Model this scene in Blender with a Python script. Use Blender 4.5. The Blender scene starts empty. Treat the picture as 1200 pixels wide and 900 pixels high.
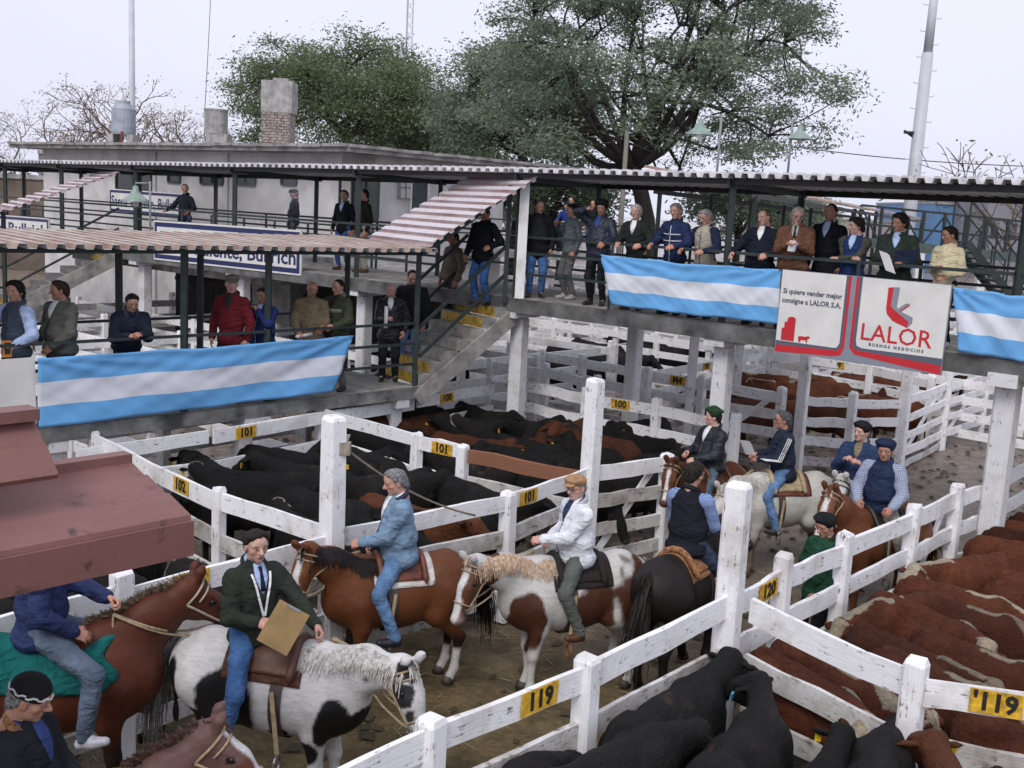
import bpy, math, random
import numpy as np
from mathutils import Vector, Matrix

rnd = random.Random(7)
SC = bpy.context.scene
COL = SC.collection

# ------------------------------------------------------------------ camera
CAM_H, PITCH, ROLL, FPX = 4.75, math.radians(9.4), math.radians(3.1), 1250.0
_fw = np.array([0, math.cos(PITCH), -math.sin(PITCH)])
_u0 = np.array([0, math.sin(PITCH), math.cos(PITCH)])
_r0 = np.array([1.0, 0, 0])
_up = _u0 * math.cos(ROLL) - _r0 * math.sin(ROLL)
_rt = _r0 * math.cos(ROLL) + _u0 * math.sin(ROLL)
cam = bpy.data.cameras.new("camera")
cam_o = bpy.data.objects.new("camera", cam)
COL.objects.link(cam_o)
cam.sensor_width = 36.0
cam.lens = 36.0 * FPX / 1200.0
cam.clip_start, cam.clip_end = 0.1, 3000
mw = Matrix.Identity(4)
for i in range(3):
    mw[i][0], mw[i][1], mw[i][2] = _rt[i], _up[i], -_fw[i]
mw[2][3] = CAM_H
cam_o.matrix_world = mw
SC.camera = cam_o

# ------------------------------------------------------------------ sky and sun (overcast winter morning)
SUN_EL, SUN_ROT = math.radians(46), math.radians(200)
w = bpy.data.worlds.new("World"); SC.world = w; w.use_nodes = True
nt = w.node_tree; nt.nodes.clear()
out = nt.nodes.new('ShaderNodeOutputWorld'); bg = nt.nodes.new('ShaderNodeBackground')
sky = nt.nodes.new('ShaderNodeTexSky'); sky.sky_type = 'NISHITA'; sky.sun_disc = False
sky.sun_elevation = SUN_EL; sky.sun_rotation = SUN_ROT; sky.dust_density = 4; sky.air_density = 1.0
hs = nt.nodes.new('ShaderNodeHueSaturation'); hs.inputs['Saturation'].default_value = 0.25
mixc = nt.nodes.new('ShaderNodeMixRGB'); mixc.inputs[0].default_value = 0.86
tc = nt.nodes.new('ShaderNodeTexCoord'); nz = nt.nodes.new('ShaderNodeTexNoise')
nz.inputs['Scale'].default_value = 1.6; nz.inputs['Detail'].default_value = 4
ramp = nt.nodes.new('ShaderNodeValToRGB')
ramp.color_ramp.elements[0].position = 0.3; ramp.color_ramp.elements[0].color = (6.75, 6.9, 8.4, 1)
ramp.color_ramp.elements[1].position = 0.72; ramp.color_ramp.elements[1].color = (7.8, 7.95, 9.2, 1)
nt.links.new(tc.outputs['Generated'], nz.inputs['Vector']); nt.links.new(nz.outputs['Fac'], ramp.inputs['Fac'])
nt.links.new(sky.outputs[0], hs.inputs['Color']); nt.links.new(hs.outputs[0], mixc.inputs[1])
nt.links.new(ramp.outputs[0], mixc.inputs[2]); nt.links.new(mixc.outputs[0], bg.inputs['Color'])
bg.inputs['Strength'].default_value = 0.1
nt.links.new(bg.outputs[0], out.inputs['Surface'])
sl = bpy.data.lights.new("sun", 'SUN'); sl.energy = 1.3; sl.angle = math.radians(25); sl.color = (1.0, 0.96, 0.9)
so = bpy.data.objects.new("sun", sl); COL.objects.link(so)
_sd = Vector((math.sin(SUN_ROT) * math.cos(SUN_EL), math.cos(SUN_ROT) * math.cos(SUN_EL), math.sin(SUN_EL)))
so.rotation_euler = _sd.to_track_quat('Z', 'Y').to_euler()
so.location = (0, 0, 40)
SC.view_settings.view_transform = 'Standard'; SC.view_settings.look = 'None'
SC.view_settings.exposure = 0.34; SC.view_settings.gamma = 1.0

# measured positions: a point of the photograph (1200 x 900) taken onto a known height or a known upright plane
def ray(u, v):
    return _fw + _rt * (u - 600) / FPX - _up * (v - 450) / FPX
def gz(u, v, z):
    d = ray(u, v); t = (z - CAM_H) / d[2]
    return np.array([0, 0, CAM_H]) + d * t
def gp(u, v, P, d):
    n = np.array([-d[1], d[0], 0.0]); q = ray(u, v)
    t = ((np.array([P[0], P[1], 0.0]) - np.array([0, 0, CAM_H])) @ n) / (q @ n)
    return np.array([0, 0, CAM_H]) + q * t
def gd(u, v, Y):
    q = ray(u, v)
    return np.array([0, 0, CAM_H]) + q * (Y / q[1])

def norm(v):
    v = np.asarray(v, float); return v / (np.linalg.norm(v) + 1e-12)
def s2l(r, g, b):
    return tuple(((c / 255) / 12.92 if c <= 10 else ((c / 255 + 0.055) / 1.055) ** 2.4) for c in (r, g, b))

# ------------------------------------------------------------------ materials
MATS = {}
def nodes_of(name):
    m = bpy.data.materials.new(name); m.use_nodes = True
    t = m.node_tree; b = t.nodes['Principled BSDF']
    return m, t, b
def N(t, typ, **kw):
    n = t.nodes.new(typ)
    for k, v in kw.items():
        if k.startswith('i_'):
            key = k[2:].replace('_', ' ')
            n.inputs[key].default_value = v
        else: setattr(n, k, v)
    return n
def mixrgb(t, fac, a, b, blend='MIX'):
    m = t.nodes.new('ShaderNodeMixRGB'); m.blend_type = blend
    for i, x in enumerate((fac, a, b)):
        if hasattr(x, 'is_linked') or hasattr(x, 'links'): t.links.new(x, m.inputs[i])
        elif i == 0: m.inputs[0].default_value = x
        else: m.inputs[i].default_value = (*x[:3], 1)
    return m.outputs[0]
def ramp2(t, src, p0, p1, c0=(0, 0, 0), c1=(1, 1, 1)):
    r = t.nodes.new('ShaderNodeValToRGB')
    r.color_ramp.elements[0].position = p0; r.color_ramp.elements[0].color = (*c0, 1)
    r.color_ramp.elements[1].position = p1; r.color_ramp.elements[1].color = (*c1, 1)
    t.links.new(src, r.inputs['Fac']); return r.outputs[0]
def coords(t, kind='Object', scale=(1, 1, 1)):
    c = t.nodes.new('ShaderNodeTexCoord'); mp = t.nodes.new('ShaderNodeMapping')
    mp.inputs['Scale'].default_value = scale
    t.links.new(c.outputs[kind], mp.inputs['Vector']); return mp.outputs[0]
def worldpos(t, scale=(1, 1, 1)):
    g = t.nodes.new('ShaderNodeNewGeometry'); mp = t.nodes.new('ShaderNodeMapping')
    mp.inputs['Scale'].default_value = scale
    t.links.new(g.outputs['Position'], mp.inputs['Vector']); return mp.outputs[0]
def noise(t, vec, scale, detail=4, rough=0.6, dist=0):
    n = N(t, 'ShaderNodeTexNoise'); n.inputs['Scale'].default_value = scale
    n.inputs['Detail'].default_value = detail; n.inputs['Roughness'].default_value = rough
    n.inputs['Distortion'].default_value = dist
    t.links.new(vec, n.inputs['Vector']); return n.outputs['Fac']
def bump(t, b, h, strength=0.3, dist=0.01):
    n = N(t, 'ShaderNodeBump'); n.inputs['Strength'].default_value = strength; n.inputs['Distance'].default_value = dist
    t.links.new(h, n.inputs['Height']); t.links.new(n.outputs[0], b.inputs['Normal'])

def plain(name, col, rough=0.7, metal=0.0, var=0.12, nscale=9, bmp=0.15, spec=0.5):
    key = ('plain', name, tuple(round(c, 3) for c in col), rough, metal)
    if key in MATS: return MATS[key]
    m, t, b = nodes_of(name)
    v = coords(t)
    f = noise(t, v, nscale, 5)
    dark = tuple(c * (1 - var * 2) for c in col); lite = tuple(min(1, c * (1 + var)) for c in col)
    t.links.new(ramp2(t, f, 0.3, 0.7, dark, lite), b.inputs['Base Color'])
    b.inputs['Roughness'].default_value = rough; b.inputs['Metallic'].default_value = metal; b.inputs['Specular IOR Level'].default_value = spec
    if bmp: bump(t, b, noise(t, v, nscale * 6, 3), bmp, 0.004)
    MATS[key] = m; return m

def fabric(col, rough=0.88, name='woven_cloth', wr=0.35):
    key = ('fab', tuple(round(c, 3) for c in col), rough, wr)
    if key in MATS: return MATS[key]
    m, t, b = nodes_of(name); col = tuple(c * 1.22 + .004 for c in col)
    v = coords(t)
    big = noise(t, v, 7, 3, 0.55, 0.6); fine = noise(t, v, 260, 2)
    lo = tuple(c * 0.72 for c in col); hi = tuple(min(1, c * 1.18) for c in col)
    c = ramp2(t, big, 0.3, 0.7, lo, hi)
    t.links.new(mixrgb(t, 0.25, c, ramp2(t, fine, 0.3, 0.7, (0.4,) * 3, (1,) * 3), 'MULTIPLY'), b.inputs['Base Color'])
    b.inputs['Roughness'].default_value = rough
    b.inputs['Specular IOR Level'].default_value = 0.12 if rough > 0.6 else 0.4
    vs = coords(t, scale=(1.0, 1.0, 2.2))
    wv = noise(t, vs, 6, 3, 0.45, 1.0)
    bump(t, b, wv, min(1, wr * 1.8), 0.06)
    MATS[key] = m; return m

def denim(col):
    key = ('den', tuple(round(c, 3) for c in col))
    if key in MATS: return MATS[key]
    m, t, b = nodes_of('denim')
    v = coords(t); big = noise(t, v, 5, 3); fine = noise(t, v, 180, 2)
    c = ramp2(t, big, 0.32, 0.68, tuple(x * 0.7 for x in col), tuple(min(1, x * 1.45 + 0.01) for x in col))
    t.links.new(mixrgb(t, 0.3, c, ramp2(t, fine, 0.3, 0.7, (0.45,) * 3, (1,) * 3), 'MULTIPLY'), b.inputs['Base Color'])
    b.inputs['Roughness'].default_value = 0.9
    b.inputs['Specular IOR Level'].default_value = 0.12
    bump(t, b, noise(t, coords(t, scale=(1, 1, 2)), 7, 3, 0.5, 1.2), 0.7, 0.05)
    MATS[key] = m; return m

def vcol(name, rough, bscale, bstr, fur=False):
    key = ('vc', name)
    if key in MATS: return MATS[key]
    m, t, b = nodes_of(name)
    a = N(t, 'ShaderNodeAttribute', attribute_name='Col')
    v = coords(t, scale=(1, 1, 1)); f = noise(t, v, bscale, 4, 0.65)
    lo = noise(t, v, 3.5, 4, 0.6)
    c = mixrgb(t, (0.55 if 'curly' in name else 0.3) if fur else 0.15, a.outputs['Color'], ramp2(t, f, 0.25, 0.75, (0.45,) * 3, (1.0,) * 3), 'MULTIPLY')
    if fur:
        c = mixrgb(t, 0.7 if 'curly' in name else 0.4, c, ramp2(t, lo, 0.3, 0.7, (0.55,) * 3, (1.0,) * 3), 'MULTIPLY')
        sk_ = noise(t, coords(t, scale=(1, 0.22, 1)), 38, 3, 0.7); c = mixrgb(t, 0.6 if 'curly' in name else 0.3, c, ramp2(t, sk_, 0.35, 0.68, (0.45,) * 3, (1.25,) * 3), 'MULTIPLY')
    if 'curly' in name:
        oi = N(t, 'ShaderNodeObjectInfo'); c = mixrgb(t, 1.0, c, ramp2(t, oi.outputs['Random'], 0, 1, (.50, .45, .42), (1.45, 1.42, 1.40)), 'MULTIPLY')
    t.links.new(c, b.inputs['Base Color'])
    b.inputs['Roughness'].default_value = rough
    if fur:
        b.inputs['Specular IOR Level'].default_value = 0.22
        vv = coords(t, scale=(1, 0.4, 1)); h = noise(t, vv, 55, 3, 0.7)
        mm = N(t, 'ShaderNodeMath', operation='ADD'); t.links.new(h, mm.inputs[0]); t.links.new(noise(t, v, 22, 4, 0.7), mm.inputs[1])
        bump(t, b, mm.outputs[0], bstr, 0.02)
    else: bump(t, b, f, bstr, 0.004)
    MATS[key] = m; return m
SKIN = vcol('skin', 0.5, 60, 0.12)
COAT = vcol('animal_coat', 0.5, 95, 0.22, True)
WOOL = vcol('curly_cattle_coat', 0.7, 60, 1.0, True)

def wood_paint(name, paint, dirt, amount, seedoff=0.0):
    """white-washed plank: paint, bare grey wood along the grain, grime; UV = (metres along, metres across)"""
    key = ('wp', name)
    if key in MATS: return MATS[key]
    m, t, b = nodes_of(name)
    uv = N(t, 'ShaderNodeUVMap'); g = N(t, 'ShaderNodeNewGeometry')
    oi = N(t, 'ShaderNodeObjectInfo')
    mp = N(t, 'ShaderNodeMapping'); mp.inputs['Scale'].default_value = (1.6, 24, 1)
    cb = N(t, 'ShaderNodeVectorMath', operation='ADD'); rs = N(t, 'ShaderNodeVectorMath', operation='SCALE')
    cv = N(t, 'ShaderNodeCombineXYZ')
    t.links.new(oi.outputs['Random'], cv.inputs[0]); t.links.new(oi.outputs['Random'], cv.inputs[1])
    t.links.new(cv.outputs[0], rs.inputs[0]); rs.inputs['Scale'].default_value = 37
    t.links.new(uv.outputs[0], cb.inputs[0]); t.links.new(rs.outputs[0], cb.inputs[1]); t.links.new(cb.outputs[0], mp.inputs[0])
    grain = noise(t, mp.outputs[0], 2.0, 6, 0.7)
    wp = worldpos(t); blot = noise(t, wp, 1.7, 5, 0.65); sp = noise(t, wp, 9, 5, 0.7)
    base = ramp2(t, grain, 0.28, 0.55, tuple(c * 0.86 for c in paint), paint)
    base = mixrgb(t, ramp2(t, blot, 0.62 - amount * 0.3, 0.95 - amount * 0.3), base, dirt)
    chip = N(t, 'ShaderNodeMath', operation='MULTIPLY'); t.links.new(grain, chip.inputs[0]); t.links.new(sp, chip.inputs[1])
    base = mixrgb(t, ramp2(t, chip.outputs[0], 0.34 - amount * 0.09, 0.40 - amount * 0.06), base, (0.16, 0.13, 0.10))
    t.links.new(base, b.inputs['Base Color']); b.inputs['Roughness'].default_value = 0.75
    bump(t, b, grain, 0.5, 0.01)
    MATS[key] = m; return m
WHITE = wood_paint('whitewashed_wood', (0.86, 0.86, 0.87), (0.40, 0.35, 0.30), 0.35)
WHITE2 = wood_paint('grimy_whitewashed_wood', (0.70, 0.69, 0.68), (0.25, 0.215, 0.17), 0.70)
BROWNP = wood_paint('bare_brown_wood', (0.24, 0.10, 0.055), (0.16, 0.09, 0.06), 0.2)

# ------------------------------------------------------------------ meshes
class MB:
    def __init__(s): s.V = []; s.F = []; s.M = []; s.n = 0; s.U = []; s.C = []
    def add(s, V, F, m=0, uv=None, col=None):
        V = np.asarray(V, float).reshape(-1, 3)
        if isinstance(F, np.ndarray): F = [F]
        for f in F:
            f = np.asarray(f, int)
            if f.ndim == 1: f = f[None]
            if len(f): s.F.append(f + s.n); s.M.append(np.broadcast_to(np.asarray(m, int), (len(f),)))
        s.V.append(V); s.n += len(V)
        s.U.append(np.zeros((len(V), 2)) if uv is None else np.asarray(uv, float))
        s.C.append(np.ones((len(V), 3)) if col is None else np.broadcast_to(np.asarray(col, float), (len(V), 3)))
        return s
    def mesh(s, name, mats, smooth=False, off=None):
        V = np.concatenate(s.V)
        if off is not None: V = V - np.asarray(off, float)
        me = bpy.data.meshes.new(name)
        lens = np.concatenate([np.full(len(f), f.shape[1]) for f in s.F]); li = np.concatenate([f.ravel() for f in s.F])
        mi = np.concatenate(s.M)
        me.vertices.add(len(V)); me.vertices.foreach_set('co', V.astype(np.float32).ravel())
        me.loops.add(len(li)); me.loops.foreach_set('vertex_index', li.astype(np.int32))
        me.polygons.add(len(lens)); st = np.concatenate([[0], np.cumsum(lens)[:-1]])
        me.polygons.foreach_set('loop_start', st.astype(np.int32))
        for m in (mats if isinstance(mats, (list, tuple)) else [mats]): me.materials.append(m)
        me.polygons.foreach_set('material_index', mi.astype(np.int32))
        me.polygons.foreach_set('use_smooth', np.full(len(lens), bool(smooth)))
        U = np.concatenate(s.U)
        if np.any(U):
            ul = me.uv_layers.new(name='UVMap'); ul.data.foreach_set('uv', U[li].astype(np.float32).ravel())
        C = np.concatenate(s.C)
        if np.any(C != 1):
            ca = me.color_attributes.new('Col', 'FLOAT_COLOR', 'POINT')
            ca.data.foreach_set('color', np.c_[C, np.ones(len(C))].astype(np.float32).ravel())
        me.update(calc_edges=True)
        return me
    def build(s, name, mats, parent=None, smooth=False, loc=None, label=None):
        """vertices in world space (or, with a parent that has local geometry, in the parent's space when loc is None)"""
        me = s.mesh(name, mats, smooth, loc)
        o = bpy.data.objects.new(name, me); COL.objects.link(o)
        if loc is not None: o.location = loc
        if parent is not None: o.parent = parent
        if label: o['label'] = label
        return o

def tag(o, label, cat, group=None):
    o['label'] = label; o['category'] = cat
    if group: o['group'] = group
    return o
def thing(name, label, cat, loc=(0, 0, 0), rotz=0.0, group=None):
    o = bpy.data.objects.new(name, None); COL.objects.link(o)
    o.empty_display_size = 0.2
    o.location = [float(x) for x in loc]; o.rotation_euler = (0, 0, rotz)
    return tag(o, label, cat, group)

def frame_of(d, up=(0, 0, 1)):
    d = norm(d); up = np.asarray(up, float)
    if abs(d @ norm(up)) > 0.99: up = np.array([0, 1.0, 0]) if abs(d[1]) < 0.9 else np.array([1.0, 0, 0])
    s = norm(np.cross(d, up)); u = np.cross(s, d)
    return d, s, u
def beam(p0, p1, w, t, up=(0, 0, 1), seg=1, jit=0.0, ends=None):
    """bar from p0 to p1: w along up, t sideways"""
    p0 = np.asarray(p0, float); p1 = np.asarray(p1, float)
    L = np.linalg.norm(p1 - p0); d, s, u = frame_of(p1 - p0, up)
    V = []; UV = []
    k = [(-1, -1), (1, -1), (1, 1), (-1, 1)]; per = [0, t, t + w, 2 * t + w]
    o = rnd.random() * 50 if jit else 0
    for i in range(seg + 1):
        c = p0 + (p1 - p0) * i / seg
        if jit: c = c + s * rnd.uniform(-jit, jit) * 0.6 + u * rnd.uniform(-jit, jit)
        for q, (a, b) in enumerate(k):
            jj = (rnd.uniform(-jit, jit) * 0.5 if jit else 0)
            V.append(c + s * (a * t / 2) + u * (b * w / 2 + jj)); UV.append((o + L * i / seg, per[q] + o))
    F = []
    for i in range(seg):
        for q in range(4):
            a = i * 4 + q; b = i * 4 + (q + 1) % 4
            F.append((a, b, b + 4, a + 4))
    n = seg * 4
    F += [(3, 2, 1, 0), (n, n + 1, n + 2, n + 3)]
    return np.array(V), np.array(F), np.array(UV)
def box(c, size, rz=0.0):
    c = np.asarray(c, float); x, y, z = np.asarray(size, float) / 2
    k = np.array([(-x, -y, -z), (x, -y, -z), (x, y, -z), (-x, y, -z), (-x, -y, z), (x, -y, z), (x, y, z), (-x, y, z)])
    r = np.array([[math.cos(rz), -math.sin(rz), 0], [math.sin(rz), math.cos(rz), 0], [0, 0, 1]])
    F = np.array([(3, 2, 1, 0), (4, 5, 6, 7), (0, 1, 5, 4), (1, 2, 6, 5), (2, 3, 7, 6), (3, 0, 4, 7)])
    return k @ r.T + c, F
def tube(pts, r, n=6, caps=True):
    P = np.asarray(pts, float); m = len(P)
    R = np.broadcast_to(np.asarray(r, float), (m,))
    T = np.gradient(P, axis=0); T /= np.linalg.norm(T, axis=1)[:, None] + 1e-9
    d, s, u = frame_of(T[0]); V = []
    ang = np.arange(n) * 2 * math.pi / n
    for i in range(m):
        s = norm(s - T[i] * (s @ T[i])); u = np.cross(s, T[i])
        V.append(P[i] + R[i] * (np.cos(ang)[:, None] * s + np.sin(ang)[:, None] * -u))
    V = np.concatenate(V)
    i = np.arange(m - 1)[:, None] * n; j = np.arange(n)[None]; k = (j + 1) % n
    F = [np.stack([i + j, i + k, i + n + k, i + n + j], -1).reshape(-1, 4)]
    if caps: F += [np.arange(n)[::-1][None], (np.arange(n) + (m - 1) * n)[None]]
    return V, F
def lathe(prof, n=16, c=(0, 0, 0)):
    prof = np.asarray(prof, float); a = np.arange(n) * 2 * math.pi / n
    V = np.stack([prof[:, 0, None] * np.cos(a), prof[:, 0, None] * np.sin(a), np.broadcast_to(prof[:, 1, None], (len(prof), n))], -1).reshape(-1, 3) + np.asarray(c, float)
    m = len(prof); i = np.arange(m - 1)[:, None] * n; j = np.arange(n)[None]; k = (j + 1) % n
    return V, [np.stack([i + j, i + k, i + n + k, i + n + j], -1).reshape(-1, 4)]
def sheet(P, thick, nrm=None):
    """closed thin sheet from a grid of points"""
    P = np.asarray(P, float); nu, nv = P.shape[:2]
    if nrm is None:
        du = np.gradient(P, axis=0); dv = np.gradient(P, axis=1); nrm = np.cross(du, dv)
        nrm /= np.linalg.norm(nrm, axis=-1)[..., None] + 1e-9
    V = np.concatenate([P.reshape(-1, 3), (P - nrm * thick).reshape(-1, 3)])
    i = np.arange(nu - 1)[:, None] * nv; j = np.arange(nv - 1)[None]
    a = (i + j).ravel(); F1 = np.stack([a, a + nv, a + nv + 1, a + 1], -1); N_ = nu * nv
    F2 = F1[:, ::-1] + N_
    rim = np.concatenate([np.arange(nv), np.arange(1, nu) * nv + nv - 1, np.arange(nv - 2, -1, -1) + (nu - 1) * nv, np.arange(nu - 2, 0, -1) * nv])
    r2 = np.roll(rim, -1)
    F3 = np.stack([rim, r2, r2 + N_, rim + N_], -1)
    return V, [F1, F2, F3]
def xform(V, o, r, u, n):
    return np.asarray(o, float) + V[:, :1] * np.asarray(r) + V[:, 1:2] * np.asarray(u) + V[:, 2:3] * np.asarray(n)
_TXT = {}
def text(s, size, bold=0.0, align='CENTER', sx=1.0, ext=0.002):
    """flat lettering mesh in the XY plane (Z out), as vertices and faces"""
    key = (s, size, bold, align, sx)
    if key not in _TXT:
        c = bpy.data.curves.new('lettering', 'FONT'); c.body = s; c.size = size; c.align_x = align; c.align_y = 'CENTER'
        c.offset = bold; c.extrude = ext; c.resolution_u = 2
        o = bpy.data.objects.new('lettering', c); COL.objects.link(o)
        dg = bpy.context.evaluated_depsgraph_get(); dg.update()
        me = o.evaluated_get(dg).to_mesh()
        V = np.array([v.co[:] for v in me.vertices]); V[:, 0] *= sx
        by = {}
        for p in me.polygons: by.setdefault(len(p.vertices), []).append(tuple(p.vertices))
        F = [np.array(f) for f in by.values()]
        o.evaluated_get(dg).to_mesh_clear(); bpy.data.objects.remove(o); bpy.data.curves.remove(c)
        _TXT[key] = (V, F)
    return _TXT[key]

# ------------------------------------------------------------------ implicit bodies (round cones and ellipsoids blended, then surface nets)
def C_(p0, p1, r0, r1=None, k=0.03, ax=None, f=1.0):
    return ('c', np.asarray(p0, float), np.asarray(p1, float), r0, r0 if r1 is None else r1, k, ax, f)
def E_(c, r, k=0.03, R=None, sub=False):
    return ('e', np.asarray(c, float), np.asarray(r, float), k, R, sub)
def dprim(p, X):
    if p[0] == 'c':
        _, a, b, r0, r1, k, ax, f = p
        q = X - a; d = b - a
        if ax is not None:
            ax = np.asarray(ax, float)
            q = q + (f - 1) * (q @ ax)[..., None] * ax; d = d + (f - 1) * (d @ ax) * ax
        L = d @ d + 1e-12
        t = np.clip((q @ d) / L, 0, 1)
        return np.linalg.norm(q - t[..., None] * d, axis=-1) - (r0 + (r1 - r0) * t)
    _, c, r, k, R, sub = p
    q = X - c
    if R is not None: q = q @ R
    k0 = np.linalg.norm(q / r, axis=-1); k1 = np.linalg.norm(q / (r * r), axis=-1)
    return k0 * (k0 - 1) / (k1 + 1e-9)
def kof(p): return p[5] if p[0] == 'c' else p[3]
def combine(f, d, p):
    k = kof(p)
    if p[0] == 'e' and p[5]:
        h = np.clip(0.5 - 0.5 * (f + d) / k, 0, 1)
        return f * (1 - h) + (-d) * h + k * h * (1 - h)
    h = np.clip(0.5 + 0.5 * (f - d) / k, 0, 1)
    return f * (1 - h) + d * h - k * h * (1 - h)
def bounds(p):
    if p[0] == 'c':
        r = max(p[3], p[4])
        return np.minimum(p[1], p[2]) - r, np.maximum(p[1], p[2]) + r
    r = np.full(3, p[2].max()) if p[4] is not None else p[2]
    return p[1] - r, p[1] + r
def sdf(prims, X):
    f = np.full(X.shape[:-1], 1.0)
    for p in prims: f = combine(f, dprim(p, X), p)
    return f
def solid(prims, h, extra=None):
    B = [bounds(p) for p in prims if not (p[0] == 'e' and p[5])]
    lo = np.min([b[0] for b in B], 0) - 3 * h; hi = np.max([b[1] for b in B], 0) + 3 * h
    n = np.ceil((hi - lo) / h).astype(int) + 1
    f = np.full(n, 1.0)
    ax = [lo[i] + h * np.arange(n[i]) for i in range(3)]
    for p in prims:
        pl, ph = bounds(p); pad = kof(p) + 2.5 * h
        i0 = np.maximum(((pl - pad - lo) / h).astype(int), 0); i1 = np.minimum(((ph + pad - lo) / h).astype(int) + 2, n)
        if np.any(i1 <= i0): continue
        sl_ = tuple(slice(a, b) for a, b in zip(i0, i1))
        X = np.stack(np.meshgrid(*[ax[i][i0[i]:i1[i]] for i in range(3)], indexing='ij'), -1)
        f[sl_] = combine(f[sl_], dprim(p, X), p)
    if extra is not None:
        X = np.stack(np.meshgrid(*ax, indexing='ij'), -1); f = extra(f, X)
    return nets(f, lo, h)
_CO = np.array([(x, y, z) for x in (0, 1) for y in (0, 1) for z in (0, 1)])
_ED = [(a, b) for a in range(8) for b in range(a + 1, 8) if np.abs(_CO[a] - _CO[b]).sum() == 1]
def nets(f, lo, h):
    s = f < 0; n = f.shape
    cs = np.zeros(tuple(x - 1 for x in n), int)
    for c in _CO: cs += s[c[0]:n[0] - 1 + c[0], c[1]:n[1] - 1 + c[1], c[2]:n[2] - 1 + c[2]]
    act = (cs > 0) & (cs < 8); ids = np.argwhere(act)
    idx = -np.ones(act.shape, int); idx[act] = np.arange(len(ids))
    fv = np.stack([f[ids[:, 0] + c[0], ids[:, 1] + c[1], ids[:, 2] + c[2]] for c in _CO], 1)
    acc = np.zeros((len(ids), 3)); cnt = np.zeros(len(ids))
    for a, b in _ED:
        A, B = fv[:, a], fv[:, b]; m = (A < 0) != (B < 0)
        t = np.where(m, A / np.where(m, A - B, 1), 0)
        acc += m[:, None] * (_CO[a] + t[:, None] * (_CO[b] - _CO[a])); cnt += m
    V = lo + h * (ids + acc / cnt[:, None])
    F = []
    for d in range(3):
        e1, e2 = (d + 1) % 3, (d + 2) % 3
        sa = [slice(1, -1)] * 3; sb = [slice(1, -1)] * 3
        sa[d] = slice(0, -1); sb[d] = slice(1, None)
        A, B = s[tuple(sa)], s[tuple(sb)]
        p = np.argwhere(A != B); flip = ~A[tuple(p.T)]
        off = np.ones(3, int); off[d] = 0; p = p + off
        def cell(o1, o2):
            q = p.copy(); q[:, e1] += o1; q[:, e2] += o2
            return idx[q[:, 0], q[:, 1], q[:, 2]]
        q = np.stack([cell(-1, -1), cell(0, -1), cell(0, 0), cell(-1, 0)], 1)
        q[flip] = q[flip][:, ::-1]; F.append(q)
    return V, np.concatenate(F)
def vnormals(V, F):
    n = np.cross(V[F[:, 2]] - V[F[:, 0]], V[F[:, 3]] - V[F[:, 1]])
    N_ = np.zeros_like(V)
    for i in range(4): np.add.at(N_, F[:, i], n)
    return N_ / (np.linalg.norm(N_, axis=1)[:, None] + 1e-12)
def wn(P, fr, seed=0, oct=3):
    r = np.random.RandomState(seed); o = np.zeros(len(P)); a = 1.0; tot = 0
    Q = P + 0.0
    for k in range(oct):
        w_ = np.zeros(len(P))
        for j in range(5):
            d = r.normal(size=3); d /= np.linalg.norm(d)
            w_ += np.sin(fr * (Q @ d) + r.uniform(0, 6.28))
        o += a * w_ / 5 * 1.6; tot += a; a *= 0.55; fr *= 2.1
        Q = Q + 0.12 / fr * np.stack([np.sin(fr * Q[:, 1]), np.sin(fr * Q[:, 2]), np.sin(fr * Q[:, 0])], 1)
    return o / tot
def trace(prims, O, D, t0=0.0, n=40):
    """march from O along D to the surface"""
    t = np.full(len(O), t0)
    for _ in range(n): t = t + np.clip(sdf(prims, O + D * t[:, None]), -0.05, 0.2) * 0.9
    return O + D * t[:, None]
def Rz(a): c, s = math.cos(a), math.sin(a); return np.array([[c, -s, 0], [s, c, 0], [0, 0, 1.0]])
def Rx(a): c, s = math.cos(a), math.sin(a); return np.array([[1.0, 0, 0], [0, c, -s], [0, s, c]])
def Ry(a): c, s = math.cos(a), math.sin(a); return np.array([[c, 0, s], [0, 1.0, 0], [-s, 0, c]])
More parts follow.
